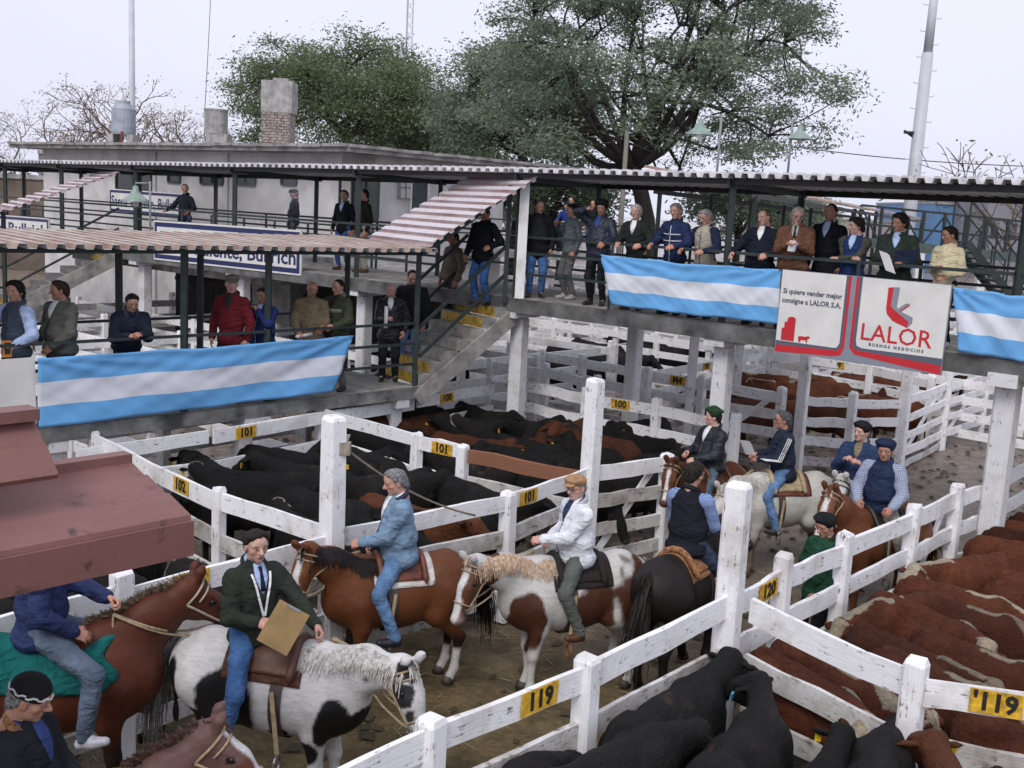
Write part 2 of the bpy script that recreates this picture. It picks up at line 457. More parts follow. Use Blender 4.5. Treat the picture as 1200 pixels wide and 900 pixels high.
# ------------------------------------------------------------------ ground
def make_ground():
    m, t, b = nodes_of('wet_trampled_ground')
    p = worldpos(t)
    big = noise(t, p, 0.35, 5, 0.6, 0.4); mid = noise(t, p, 2.3, 5, 0.65); fine = noise(t, p, 16, 5, 0.7)
    c = ramp2(t, mid, 0.32, 0.7, (0.085, 0.058, 0.020), (0.30, 0.22, 0.10))
    # paler wet cement towards the far end of the alley
    sx = N(t, 'ShaderNodeSeparateXYZ'); t.links.new(p, sx.inputs[0])
    mr = N(t, 'ShaderNodeMapRange'); t.links.new(sx.outputs[1], mr.inputs[0])
    mr.inputs[1].default_value = 10.5; mr.inputs[2].default_value = 15.5
    c = mixrgb(t, mr.outputs[0], c, ramp2(t, mid, 0.3, 0.7, (0.20, 0.155, 0.125), (0.42, 0.35, 0.30)))
    c = mixrgb(t, 0.55, c, ramp2(t, fine, 0.3, 0.72, (0.35, 0.33, 0.3), (1, 1, 1)), 'MULTIPLY')
    t.links.new(c, b.inputs['Base Color'])
    wm = N(t, 'ShaderNodeMath', operation='ADD'); wm2 = N(t, 'ShaderNodeMath', operation='MULTIPLY'); wm2.inputs[1].default_value = .5; t.links.new(mid, wm2.inputs[0]); t.links.new(big, wm.inputs[0]); t.links.new(wm2.outputs[0], wm.inputs[1])
    wet = ramp2(t, wm.outputs[0], 0.80, 1.0, (0.06,) * 3, (0.55,) * 3)
    t.links.new(wet, b.inputs['Roughness'])
    h = N(t, 'ShaderNodeMath', operation='ADD'); t.links.new(mid, h.inputs[0]); t.links.new(fine, h.inputs[1])
    bump(t, b, h.outputs[0], 0.8, 0.09)
    n = 40; xs = np.concatenate([[-900, -200], np.linspace(-40, 40, n), [200, 900]]); ys = np.concatenate([[-60], np.linspace(-5, 60, n), [150, 400, 1500]])
    X, Y = np.meshgrid(xs, ys, indexing='ij')
    Z = 0.035 * np.sin(X * 1.7 + np.sin(Y * 1.3)) * np.cos(Y * 1.1) * (np.abs(X) < 41) * (Y < 61)
    V = np.stack([X, Y, Z - 0.02], -1).reshape(-1, 3); nv = len(ys)
    i = np.arange(len(xs) - 1)[:, None] * nv; a = (i + np.arange(nv - 1)[None]).ravel()
    o = MB().add(V, np.stack([a, a + nv, a + nv + 1, a + 1], -1)).build('ground', m, smooth=True)
    o['kind'] = 'structure'
make_ground()
def litter():
    """dung, straw and hoof clods trodden into the yard"""
    r = np.random.RandomState(2); n = 5200
    X = r.uniform(-7, 12, n); Y = r.uniform(5.5, 26, n); c = np.stack([X, Y, np.full(n, 0.012)], 1)
    a = r.uniform(0, 6.28, n); straw = r.uniform(size=n) < .55
    L = np.where(straw, r.uniform(.05, .16, n), r.uniform(.04, .11, n)); W_ = np.where(straw, .005, L * r.uniform(.5, .9, n)); H_ = np.where(straw, .006, L * .35)
    d = np.stack([np.cos(a), np.sin(a), np.zeros(n)], 1); s_ = np.stack([-np.sin(a), np.cos(a), np.zeros(n)], 1); zz = np.array([0, 0, 1.0])
    V = np.stack([c - d * L[:, None], c - s_ * W_[:, None], c + d * L[:, None], c + s_ * W_[:, None], c + zz * H_[:, None]], 1).reshape(-1, 3)
    b = np.arange(n)[:, None] * 5; F = np.concatenate([b + np.array([[0, 1, 4]]), b + np.array([[1, 2, 4]]), b + np.array([[2, 3, 4]]), b + np.array([[3, 0, 4]])])
    col = np.where(straw[:, None], np.array([.30, .24, .12]), np.array([.055, .042, .022])) * r.uniform(.6, 1.3, (n, 1))
    m, t, bb_ = nodes_of('straw_and_dung'); at_ = N(t, 'ShaderNodeAttribute', attribute_name='Col'); t.links.new(at_.outputs['Color'], bb_.inputs['Base Color']); bb_.inputs['Roughness'].default_value = .8
    o = MB().add(V, F, 0, None, np.repeat(col, 5, 0)).build('straw_litter', m); o['kind'] = 'stuff'; o['label'] = 'straw and dung trodden into the muddy yard'; o['category'] = 'litter'
litter()

PLATE_Y = plain('yellow_painted_plate', (0.72, 0.42, 0.03), 0.6, 0, 0.3, 14)
BLACKP = plain('black_lettering', (0.015, 0.014, 0.013), 0.6, 0, 0.1)
GREENSTEEL = plain('dark_green_steel', (0.022, 0.034, 0.034), 0.5, 0, 0.25, 6)
BLACKSTEEL = plain('black_steel', (0.015, 0.016, 0.018), 0.5, 0, 0.2, 6)
CONC = plain('weathered_concrete', (0.30, 0.29, 0.27), 0.85, 0, 0.28, 3.5, 0.4)
CONCW = wood_paint('whitewashed_concrete', (0.70, 0.70, 0.71), (0.34, 0.31, 0.27), 0.28)
YELLOW = plain('worn_yellow_paint', (0.52, 0.33, 0.035), 0.7, 0, 0.35, 8)
ROPE = plain('twisted_rope', (0.22, 0.18, 0.14), 0.9, 0, 0.2, 40)

def plank(name, parent, base, p0, p1, w, t, mat, jit=0.006, up=(0, 0, 1), seg=3):
    V, F, U = beam(p0, p1, w, t, up, seg, jit)
    o = MB().add(V, F, 0, U).build(name, mat, parent, loc=None)
    o.data.transform(Matrix.Translation(-Vector([float(x) for x in base])))
    return o
def post_mesh(x, y, h, w, mat, parent, base, name='post', z0=0.0, lean=0.0):
    """square timber with a rounded, weather-checked top"""
    zs = [z0, z0 + (h - z0) * 0.35, z0 + (h - z0) * 0.7, h - 0.03, h]
    sc = [1, 1.0, 0.99, 0.97, 0.8]; V = []; U = []; a0 = rnd.uniform(-0.12, 0.12) + 0.87
    lx, ly = rnd.uniform(-1, 1) * lean, rnd.uniform(-1, 1) * lean; uo = rnd.random() * 40
    for i, (z, s) in enumerate(zip(zs, sc)):
        for k in range(8):
            a = a0 + (k // 2) * math.pi / 2 + (0.12 if k % 2 else -0.12) + math.pi / 4
            r = w * 0.5 * 1.22 * s
            V.append((x + lx * z + r * math.cos(a) + rnd.uniform(-.003, .003), y + ly * z + r * math.sin(a), z + (rnd.uniform(-.012, .012) if i >= 3 else 0)))
            U.append((uo + z, uo + k * w * 0.5))
    F = [np.array([(i * 8 + k, i * 8 + (k + 1) % 8, (i + 1) * 8 + (k + 1) % 8, (i + 1) * 8 + k) for i in range(4) for k in range(8)]), np.array([[32 + k for k in range(8)]])]
    o = MB().add(np.array(V), F, 0, U).build(name, mat, parent)
    o.data.transform(Matrix.Translation(-Vector([float(c) for c in base])))
    return o
def plate(s, parent, base, c, along, size=(0.34, 0.17), proud=0.0, mat=None):
    """painted number on a rail, lettering to be read from the camera's side"""
    c = np.asarray(c, float); r = norm([along[0], along[1], along[2] if len(along) > 2 else 0])
    n = np.array([r[1], -r[0], 0.0])
    if n @ (np.array([0, 0, CAM_H]) - c) < 0: n = -n
    u = np.array([0, 0, 1.0]); rr = norm(np.cross(u, n))
    if rr @ r < 0: r = -r
    u = norm(np.cross(n, r))
    m = MB(); o = c + n * (proud + 0.004)
    w2, h2 = size[0] / 2, size[1] / 2
    G = np.array([(x * w2 * (1 + rnd.uniform(-.05, .05)), y * h2, z) for z in (0, -0.008) for x, y in ((-1, -1), (1, -1), (1, 1), (-1, 1))])
    m.add(xform(G, o, r, u, n), np.array([(0, 1, 2, 3), (0, 4, 5, 1), (1, 5, 6, 2), (2, 6, 7, 3), (3, 7, 4, 0)]), 0)
    V, F = text(s, size[1] * 1.05, 0.006, sx=0.95)
    m.add(xform(V, o + n * 0.004, r, u, n), F, 1)
    ob = m.build('number_plate', [PLATE_Y, BLACKP], parent)
    ob.data.transform(Matrix.Translation(-Vector([float(x) for x in base])))
    return ob

R4 = ((1.42, 0.19, 0), (1.03, 0.18, 0), (0.64, 0.18, 1), (0.26, 0.18, 1))
def fence(label, pts, rails=R4, post_w=0.14, post_h=1.62, step=None, thick=0.045, group=None, skip_posts=(), heights={}, braces=(), plates=(), mats=None, name='pen_fence', cat='fence', simple=False):
    pts = [np.array(p[:2], float) for p in pts]
    base = np.array([pts[0][0], pts[0][1], 0.0])
    root = thing(name, label, cat, base, 0, group)
    P = [pts[0]]
    for a, b in zip(pts[:-1], pts[1:]):
        n = max(1, int(round(np.linalg.norm(b - a) / step))) if step else 1
        P += [a + (b - a) * i / n for i in range(1, n + 1)]
    mats = mats or (WHITE, WHITE2)
    for i, p in enumerate(P):
        if i in skip_posts: continue
        post_mesh(p[0], p[1], heights.get(i, post_h + rnd.uniform(-.04, .04)), post_w * (1.22 if i in heights else 1), mats[0], root, base, lean=0.008)
    for i, (a, b) in enumerate(zip(P[:-1], P[1:])):
        d = norm(np.append(b - a, 0)); g = post_w * 0.40
        for j, (z, h, mi) in enumerate(rails):
            dz0, dz1 = rnd.uniform(-.02, .02), rnd.uniform(-.02, .02)
            plank('rail', root, base, np.append(a, z + dz0) + d * g, np.append(b, z + dz1) - d * g, h * rnd.uniform(.92, 1.06), thick, mats[mi], seg=1 if simple else 4, jit=0.004 if simple else 0.013)
        if i in braces:
            nn = np.array([-d[1], d[0], 0])
            if nn @ np.append(a, 0) > 0: nn = -nn
            o_ = -nn * (thick * 0.5 + 0.03)
            plank('brace', root, base, np.append(a, 0.2) + d * g * 2 + o_, np.append(b, 1.45) - d * g * 2 + o_, 0.10, 0.03, mats[0])
    for (i, f, s) in plates:
        a, b = P[i], P[i + 1]; c = np.append(a + (b - a) * f, rails[0][0])
        plate(s, root, base, c, np.append(b - a, 0), (0.36, rails[0][1] * 0.86), thick * 0.5 + 0.010)
    return root

# grid of the yard: A runs away to the right, B runs nearer to the right
A_ = norm([0.64, 0.77]); B_ = norm([0.767, -0.642])
BIG = np.array([1.99, 8.86])
f119 = [gz(330, 934, 1.5)[:2], gz(505, 856, 1.5)[:2], gz(690, 779, 1.5)[:2], BIG]
fence('white plank fence carrying number 119 in front of the black cattle', f119, rails=((1.42, 0.20, 0), (0.99, 0.19, 1), (0.52, 0.18, 1)), post_w=0.17, post_h=1.60, heights={3: 2.52}, plates=((1, 0.64, '119'),), braces=())
f120 = [BIG, gz(918, 668, 1.5)[:2], gz(990, 636, 1.5)[:2], gz(1070, 601, 1.5)[:2], gz(1122, 577, 1.5)[:2], np.array([6.3, 13.72]), np.array([8.3, 16.1])]
f120[0] = BIG + norm(f120[1] - BIG) * 0.14
fence('white plank fence carrying number 120 along the hereford pen and the alley', f120, rails=((1.40, 0.20, 0), (0.98, 0.19, 0), (0.55, 0.18, 1)), post_w=0.16, post_h=1.62, skip_posts=(0, 5), braces=(0, 3), plates=((0, 0.62, '120'),))
br_ = [BIG + np.array([0.13, -0.06]), gz(1072, 786, 1.55)[:2], gz(1260, 826, 1.5)[:2]]
fence('white plank fence with number 119 running right from the tall corner post', br_, rails=((1.42, 0.21, 0), (0.96, 0.19, 1), (0.50, 0.18, 1)), post_w=0.17, post_h=1.6, skip_posts=(0,), plates=((1, 0.52, "'119"),))
# back side of the alley
K375 = np.array([-1.68, 10.11]); K704 = np.array([1.07, 13.38])
K598 = gz(597, 576, 1.55)[:2]; KE = gz(783, 536, 1.5)[:2]
fence('white plank fence with plate 101 behind the two middle riders', [K375 + 0.1 * A_, K598, K704, KE], rails=((1.42, 0.19, 0), (1.03, 0.18, 1), (0.64, 0.18, 1), (0.28, 0.18, 1)), post_w=0.17, post_h=1.55, heights={2: 2.66}, skip_posts=(0,), braces=(2,), plates=((1, 0.20, '101'),))
al = [K375, K375 - 2.3 * A_ * 0.98, K375 - 5.0 * A_, K375 - 8.0 * A_]
fence('white plank fence behind the left riders with a tall post at its end', al, rails=((1.40, 0.19, 0), (1.0, 0.18, 1), (0.6, 0.18, 1), (0.25, 0.18, 1)), post_w=0.17, heights={0: 2.66}, plates=((0, 0.72, '102'),))
f102 = [K375 + np.array([-.1, .08]), gz(257, 578, 1.52)[:2], gz(110, 512, 1.5)[:2]]
fence('white plank fence carrying number 102 left of the tall post', f102, rails=((1.42, 0.20, 0), (0.98, 0.19, 1), (0.55, 0.18, 1)), post_w=0.13, post_h=1.62, skip_posts=(0,), plates=((1, 0.25, '102'),))
q1 = gz(688, 560, 1.42)[:2]; q2 = gz(543, 524, 1.5)[:2]; q3 = gz(489, 512, 1.5)[:2]; q4 = gz(375, 478, 1.5)[:2]
fence('white plank fence with plate 101 between two pens of black cattle', [q2, q3, q4], rails=((1.42, 0.19, 0), (1.0, 0.18, 0), (0.6, 0.18, 1)), post_w=0.15, post_h=1.55, plates=((0, 0.42, '101'),))
fence('short fence with a reddish brown top board beside the hatless rider', [q1 + 0.05 * (q2 - q1), q2 + 0.03 * (q1 - q2)], rails=((1.40, 0.20, 0), (1.0, 0.18, 1)), post_w=0.1, post_h=1.2, mats=(BROWNP, WHITE2), skip_posts=(0, 1))
# fence tucked under the lower platform edge
u1 = gz(86, 530, 1.42)[:2]; u2 = gz(247, 508, 1.42)[:2]; u3 = gz(487, 468, 1.42)[:2]; u4 = gz(580, 452, 1.42)[:2]
fence('white fence with plates 101 and 100 under the lower platform', [u1, u2, u3, u4], rails=((1.36, 0.19, 0), (0.95, 0.18, 0), (0.5, 0.18, 1)), post_w=0.1, post_h=1.45, skip_posts=(0, 1, 2, 3), plates=((1, 0.14, '101'), (2, 0.36, '100')))
# pen 100 far side, then the alley beyond
pen_v1 = gz(612, 448, 1.5)[:2]; pen_v2 = gz(688, 462, 1.5)[:2]; pen_v3 = gz(770, 475, 1.5)[:2]; pen_v4 = gz(862, 494, 1.5)[:2]
fence('white plank fence with plate 100 at the back of the mixed cattle pen', [pen_v1, pen_v2, pen_v3, pen_v4], post_w=0.16, rails=R4, plates=((1, 0.50, '100'),))
pen_x1 = gz(598, 407, 1.5)[:2]; pen_x2 = gz(683, 421, 1.5)[:2]; pen_x3 = gz(752, 434, 1.5)[:2]; pen_x4 = gz(823, 446, 1.5)[:2]; pen_x5 = gz(916, 461, 1.5)[:2]
fence('long white plank fence with plate M4 under the catwalk', [pen_x1, pen_x2, pen_x3, pen_x4, pen_x5], post_w=0.17, rails=((1.42, 0.21, 0), (1.06, 0.20, 0), (0.70, 0.19, 0), (0.32, 0.19, 1)), braces=(2, 3), plates=((2, 0.62, 'M4'),))
pen_y1 = gz(941, 464, 1.5)[:2]; pen_y2 = gz(1000, 470, 1.45)[:2]; pen_y3 = gz(1061, 467, 1.5)[:2]; pen_y4 = gz(1110, 449, 1.5)[:2]; pen_y5 = gz(1158, 438, 1.5)[:2]; pen_y6 = gz(1230, 424, 1.5)[:2]
fence('white corral fence with a tall post holding the white faced red cattle', [pen_y1, pen_y2, pen_y3], post_w=0.17, rails=((1.40, 0.17, 0), (1.02, 0.18, 0), (0.62, 0.18, 0), (0.24, 0.18, 1)), heights={0: 2.35, 2: 2.2})
fence('closed white plank gate with diagonal bars at the alley corner', [pen_y3 + .05 * (pen_y4 - pen_y3), pen_y4], post_w=0.10, post_h=1.5, rails=((1.42, 0.15, 0), (1.08, 0.15, 0), (0.72, 0.15, 0), (0.36, 0.15, 0), (0.12, .12, 1)), braces=(0,), name='pen_gate', cat='gate')
fence('second white plank gate with diagonal bars further along the alley', [pen_y4 + .04 * (pen_y5 - pen_y4), pen_y5, pen_y6], post_w=0.12, post_h=1.55, heights={0: 2.2}, rails=((1.42, 0.15, 0), (1.08, 0.15, 0), (0.72, 0.15, 0), (0.36, 0.15, 0)), braces=(0, 1), name='pen_gate', cat='gate')
pen_z1 = gz(838, 425, 1.5)[:2]; pen_z2 = gz(963, 430, 1.5)[:2]; pen_z3 = gz(1090, 452, 1.5)[:2]
fence('white plank fence with yellow plates 99 behind the red cattle', [gz(760, 437, 1.5)[:2], gz(895, 413, 1.5)[:2], gz(955, 419, 1.5)[:2], gz(1020, 430, 1.5)[:2], gz(1092, 446, 1.5)[:2]], post_w=0.16, rails=R4, plates=((0, 0.45, '99'), (2, 0.45, '99')))
# splayed fences left of pen 100 (loading chute side)
fence('white plank fence sloping away under the staircase', [gz(575, 425, 1.5)[:2], gz(640, 432, 1.5)[:2], gz(700, 446, 1.5)[:2]], post_w=0.14, rails=R4[:3])
# far pens beyond the catwalk: a grid
far_lab = ('white plank fence of the far pens beyond the catwalk', 'white fences of the far pens')
def inB(P, t, s): return P + B_ * t + A_ * s
O0 = np.array([3.6, 22.3])
ORDW = ('first', 'second', 'third', 'fourth', 'fifth', 'sixth', 'seventh', 'eighth', 'ninth', 'tenth', 'eleventh', 'twelfth', 'thirteenth', 'fourteenth', 'fifteenth', 'sixteenth', 'seventeenth', 'eighteenth', 'nineteenth', 'twentieth') + tuple('twenty ' + w_ for w_ in ('first', 'second', 'third', 'fourth', 'fifth', 'sixth', 'seventh', 'eighth', 'ninth')) + ('thirtieth',)
for i_, s in enumerate((5.2, 7.6, 10.2, 13.0, 16.5, 20.0, 25.0)):
    a, b = inB(O0, -15 - s * 0.6, s), inB(O0, 6.5 + s * 0.7, s)
    fence('white fence along the far pens, %s row beyond the catwalk' % ORDW[i_], [a, b], step=3.4, rails=R4, post_w=0.15, group=far_lab[1], simple=True, mats=(WHITE, WHITE))
for i_, t in enumerate((-12, -8.6, -5.4, -2.4, .6, 3.4, 6.2)):
    a, b = inB(O0, t, 5.3), inB(O0, t, 25)
    fence('white cross fence running away between the far pens, %s from the left' % ORDW[i_], [a, b], step=3.4, rails=R4[:3], post_w=0.15, group=far_lab[1], simple=True, mats=(WHITE, WHITE))
nl = ('white plank fence of the pens behind the lower platform', 'white fences behind the lower platform')
W0 = np.array([-2.6, 18.6])
for i_, t in enumerate((1.0, 4.0, 7.2, 10.5, 14.0)):
    fence('white cross fence behind the lower platform, %s from the staircase' % ORDW[i_], [W0 - B_ * t - A_ * 4.5, W0 - B_ * t + A_ * 9], step=2.8, rails=R4, post_w=0.15, group=nl[1], simple=True, mats=(WHITE, WHITE))
for i_, s in enumerate((-3.6, -0.8, 2.6, 5.6, 8.6)):
    fence('white fence row behind the lower platform, %s nearest the camera' % ORDW[i_], [W0 - B_ * 0.6 + A_ * s, W0 - B_ * 15 + A_ * s], step=2.7, rails=R4, post_w=0.15, group=nl[1], simple=True, mats=(WHITE, WHITE))

# ------------------------------------------------------------------ corrugated roofs
def roof_mat(name, red, pale, amt):
    m, t, b = nodes_of(name)
    uv = N(t, 'ShaderNodeUVMap'); mp = N(t, 'ShaderNodeMapping'); mp.inputs['Scale'].default_value = (3.0, 0.7, 1)
    oi = N(t, 'ShaderNodeObjectInfo'); av = N(t, 'ShaderNodeVectorMath', operation='ADD')
    cv = N(t, 'ShaderNodeCombineXYZ'); ml = N(t, 'ShaderNodeMath', operation='MULTIPLY'); ml.inputs[1].default_value = 31
    t.links.new(oi.outputs['Random'], ml.inputs[0]); t.links.new(ml.outputs[0], cv.inputs[0]); t.links.new(ml.outputs[0], cv.inputs[1])
    t.links.new(uv.outputs[0], av.inputs[0]); t.links.new(cv.outputs[0], av.inputs[1]); t.links.new(av.outputs[0], mp.inputs[0])
    n1 = noise(t, mp.outputs[0], 1.6, 5, 0.65); n2 = noise(t, mp.outputs[0], 9, 4, 0.7)
    c = mixrgb(t, ramp2(t, n1, amt - 0.14, amt + 0.14), red, pale)
    c = mixrgb(t, 0.5, c, ramp2(t, n2, 0.3, 0.7, (0.55,) * 3, (1,) * 3), 'MULTIPLY')
    t.links.new(c, b.inputs['Base Color']); b.inputs['Roughness'].default_value = 0.6
    return m
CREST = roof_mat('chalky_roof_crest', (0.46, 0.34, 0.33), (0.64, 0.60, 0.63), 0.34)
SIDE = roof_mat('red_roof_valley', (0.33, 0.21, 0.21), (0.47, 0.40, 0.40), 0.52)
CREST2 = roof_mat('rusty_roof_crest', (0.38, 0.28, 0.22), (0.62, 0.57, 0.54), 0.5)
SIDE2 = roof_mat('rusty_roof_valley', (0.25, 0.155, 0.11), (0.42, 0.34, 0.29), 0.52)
UNDER = plain('pale_roof_sheet', (0.66, 0.65, 0.66), 0.6, 0, 0.2, 4)  # one pale tone for sheet undersides, rims and the whole catwalk roof
def corr_roof(parent, base, A, Bp, W, pitch=0.21, amp=0.045, per=4, mats=(CREST, SIDE), jit=0.015, name='roof_sheet', thick=0.008, crest=0.5):
    A, Bp, W = (np.asarray(x, float) for x in (A, Bp, W))
    L = np.linalg.norm(Bp - A); d = (Bp - A) / L; n = norm(np.cross(d, W));
    if n[2] < 0: n = -n
    tot = int(L / pitch); i = 0
    while i < tot:
        k = min(per, tot - i); prof = []
        for j in range(k):
            for fr, hh in ((0.0, 0), (0.10, 1), (crest, 1), (crest + .10, 0)): prof.append(((i + j + fr) * pitch, hh))
        prof.append(((i + k) * pitch, 0)); prof.append(((i + k + 0.12) * pitch - 0.004, 1 if 0 else 0))
        prof = prof[:-1]
        wj = rnd.uniform(-jit, jit); zj = rnd.uniform(-0.006, 0.006)
        G = np.zeros((len(prof), 3, 3)); U = np.zeros((len(prof), 3, 2))
        for a, (s, hh) in enumerate(prof):
            for b_, f in enumerate((0, 0.5, 1)):
                G[a, b_] = A + d * s + W * f + n * (hh * amp + zj) + norm(W) * wj; U[a, b_] = (s, f * np.linalg.norm(W))
        V, F = sheet(G, thick, np.broadcast_to(n, G.shape))
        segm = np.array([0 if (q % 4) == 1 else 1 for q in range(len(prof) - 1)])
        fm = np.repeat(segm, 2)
        mb = MB(); uu = U.reshape(-1, 2)
        mb.add(V, [F[0]], 0, np.concatenate([uu, uu])); mb.M[-1] = fm
        mb.add(V, F[1:], 2)
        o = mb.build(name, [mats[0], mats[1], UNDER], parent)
        o.data.transform(Matrix.Translation(-Vector([float(x) for x in base])))
        i += k
def bar(name, parent, base, p0, p1, w=0.05, t=0.05, mat=None, round_=False):
    if round_: V, F = tube(np.linspace(p0, p1, 2), w / 2, 8)
    else:
        V, F, _ = beam(p0, p1, w, t)
    o = MB().add(V, F).build(name, mat or GREENSTEEL, parent, smooth=False)
    o.data.transform(Matrix.Translation(-Vector([float(x) for x in base])))
    return o
def v3(p, z): return np.array([p[0], p[1], z], float)

# ------------------------------------------------------------------ catwalk
Q1 = np.array([-0.11, 18.67]); NB = np.array([0.642, 0.767]); dB = B_
CZ, CW = 3.2, 2.4
cb = v3(Q1, 0)
cw = thing('catwalk', 'long raised concrete catwalk with corrugated roof crossing the yard', 'catwalk', cb)
def cpt(t, off, z): return v3(Q1 + dB * t + NB * off, z)
TL, TR = -28.0, 11.0
ts = list(np.arange(TL, TR, 2.6)) + [TR]
for a, b in zip(ts[:-1], ts[1:]):
    V, F, U = beam(cpt(a + .005, CW / 2, CZ - 0.09), cpt(b - .005, CW / 2, CZ - 0.09), 0.18, CW)
    o = MB().add(V, F, 0, U).build('deck_slab', CONC, cw); o.data.transform(Matrix.Translation(-Vector(cb)))
bar('edge_beam', cw, cb, cpt(TL, -0.04, CZ - 0.13), cpt(TR, -0.04, CZ - 0.13), 0.24, 0.07, plain('grey_edge_beam', (0.14, 0.14, 0.135), 0.8, 0, 0.4, 2))
bar('edge_beam', cw, cb, cpt(TL, CW + 0.04, CZ - 0.13), cpt(TR, CW + 0.04, CZ - 0.13), 0.24, 0.07, CONC)
POSTS = [-27, -23, -19.3, -16, -12.3, -8.2, -4.1, 0.05, 4.15, 8.25, 10.9]
for i, t in enumerate(POSTS):
    for off in (0.05, CW - 0.05):
        z0, z1 = CZ, 5.28 - 0.02 * max(0, -t) * 0.3
        bar('roof_post', cw, cb, cpt(t, off, CZ + 0.001), cpt(t, off, z1), 0.09, 0.09)
    bar('roof_rafter', cw, cb, cpt(t, -0.1, 5.27 - 0.006 * max(0, -t)), cpt(t, CW + .1, 5.20 - 0.006 * max(0, -t)), 0.09, 0.05)
for off in (-0.02, CW + 0.02):
    z = 5.31 if off < 1 else 5.24
    bar('roof_beam', cw, cb, cpt(0, off, z), cpt(TR, off, z), 0.11, 0.06, BLACKSTEEL)
    bar('roof_beam', cw, cb, cpt(TL, off, z - 0.17), cpt(0, off, z), 0.11, 0.06, BLACKSTEEL)
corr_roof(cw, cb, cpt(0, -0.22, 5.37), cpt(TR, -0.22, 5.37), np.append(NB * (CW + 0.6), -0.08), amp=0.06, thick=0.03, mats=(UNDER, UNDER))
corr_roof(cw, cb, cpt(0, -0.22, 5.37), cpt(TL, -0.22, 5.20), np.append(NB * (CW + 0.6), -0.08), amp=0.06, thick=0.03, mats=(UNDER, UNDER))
# concrete supports with corbels
for t, off, w_ in ((0.02, 0.28, 0.30), (4.1, 0.3, 0.30), (float((gp(745, 390, cpt(0, CW - .2, 0), dB)[:2] - Q1) @ dB), CW - 0.2, 0.28), (8.25, 0.25, 0.32), (-4.1, 0.3, 0.3), (-8.2, 0.3, 0.3), (-12.3, 0.3, 0.3)):
    p = cpt(t, off, 0)
    post_mesh(p[0], p[1], CZ - 0.36, w_ * .9, CONCW, cw, cb, 'support_column')
    V, F, U = beam(cpt(t, off - 0.35, CZ - 0.27), cpt(t, off + 0.35, CZ - 0.27), 0.17, w_ + 0.04)
    o = MB().add(V, F, 0, U).build('corbel', CONCW, cw); o.data.transform(Matrix.Translation(-Vector(cb)))
# railings
def rails(parent, base, a, b, zs=(0.42, 0.78, 1.06), w=0.045):
    for z in zs: bar('railing_bar', parent, base, a + [0, 0, z], b + [0, 0, z], w, w * 0.9)
for a, b in ((0.1, 4.1), (4.2, 8.2), (8.3, 10.85)): rails(cw, cb, cpt(a, 0.04, CZ), cpt(b, 0.04, CZ))
for a, b in ((-4.05, -1.9), (-8.15, -4.15), (-12.25, -8.25), (-15.9, -12.4), (-22.9, -16.1)): rails(cw, cb, cpt(a, 0.04, CZ), cpt(b, 0.04, CZ))
for a, b in ((-23, -8.25), (-8.15, 0), (0.1, 4.1), (4.2, 8.2), (8.3, 10.9)): rails(cw, cb, cpt(a, CW - 0.04, CZ), cpt(b, CW - 0.04, CZ))
for t in (2.1, 6.2, -6.1, -10.2, 9.6):
    bar('railing_post', cw, cb, cpt(t, 0.0, CZ + .001), cpt(t, 0.0, CZ + 1.06), 0.045, 0.045); bar('railing_post', cw, cb, cpt(t, CW, CZ + .001), cpt(t, CW, CZ + 1.06), 0.045, 0.045)
# dark netting-free back girder of the catwalk (under the deck)
bar('girder', cw, cb, cpt(TL, 0.5, CZ - 0.25), cpt(TR, 0.5, CZ - 0.25), 0.12, 0.08, CONC)

# ------------------------------------------------------------------ lower platform and staircase
P1 = np.array([-1.58, 17.70]); dA = norm([-0.683, -0.730]); NA = np.array([-0.730, 0.683]); PZ, PW = 1.70, 2.0
pb = v3(P1, 0)
pl = thing('viewing_platform', 'lower concrete viewing platform under a rusty corrugated roof', 'platform', pb)
def ppt(s, off, z): return v3(P1 + dA * s + NA * off, z)
PL = 13.0
for a in np.arange(0, PL - .1, 2.6):
    V, F, U = beam(ppt(a + .004, PW / 2, PZ - 0.08), ppt(a + 2.6 - .004, PW / 2, PZ - 0.08), 0.16, PW)
    o = MB().add(V, F, 0, U).build('deck_slab', CONC, pl); o.data.transform(Matrix.Translation(-Vector(pb)))
bar('edge_beam', pl, pb, ppt(0, -0.03, PZ - 0.10), ppt(PL, -0.03, PZ - 0.10), 0.19, 0.06, plain('damp_concrete_edge', (0.22, 0.22, 0.21), 0.8, 0, 0.4, 2.5, 0.4))
for s in (0.35, 3.25, 6.1, 9.2, 12.4):
    p = ppt(s, 0.2, 0)
    post_mesh(p[0], p[1], PZ - 0.34, 0.24, CONCW, pl, pb, 'support_column')
    V, F, U = beam(ppt(s, -0.05, PZ - 0.25), ppt(s, PW - .2, PZ - 0.25), 0.17, 0.26)
    o = MB().add(V, F, 0, U).build('corbel', CONCW, pl); o.data.transform(Matrix.Translation(-Vector(pb)))
RZ0 = 3.90
for s in (0.04, 2.95, 4.3, 7.2, 9.6, 12):
    for off in (0.05, PW - 0.06):
        bar('roof_post', pl, pb, ppt(s, off, PZ + .001), ppt(s, off, RZ0), 0.085, 0.085)
for off in (0.05, PW - 0.06): bar('roof_beam', pl, pb, ppt(-.1, off, RZ0 + 0.02), ppt(PL, off, RZ0 + 0.02), 0.07, 0.05)
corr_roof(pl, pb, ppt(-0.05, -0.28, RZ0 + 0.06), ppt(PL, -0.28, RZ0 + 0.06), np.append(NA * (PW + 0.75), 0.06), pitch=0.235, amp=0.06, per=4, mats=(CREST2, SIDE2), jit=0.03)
for a, b in ((0.1, 2.9), (3.0, 4.25), (4.35, 7.15), (7.25, 9.55), (9.65, 12)): rails(pl, pb, ppt(a, 0.03, PZ), ppt(b, 0.03, PZ), (0.38, 0.72, 1.06), 0.04)
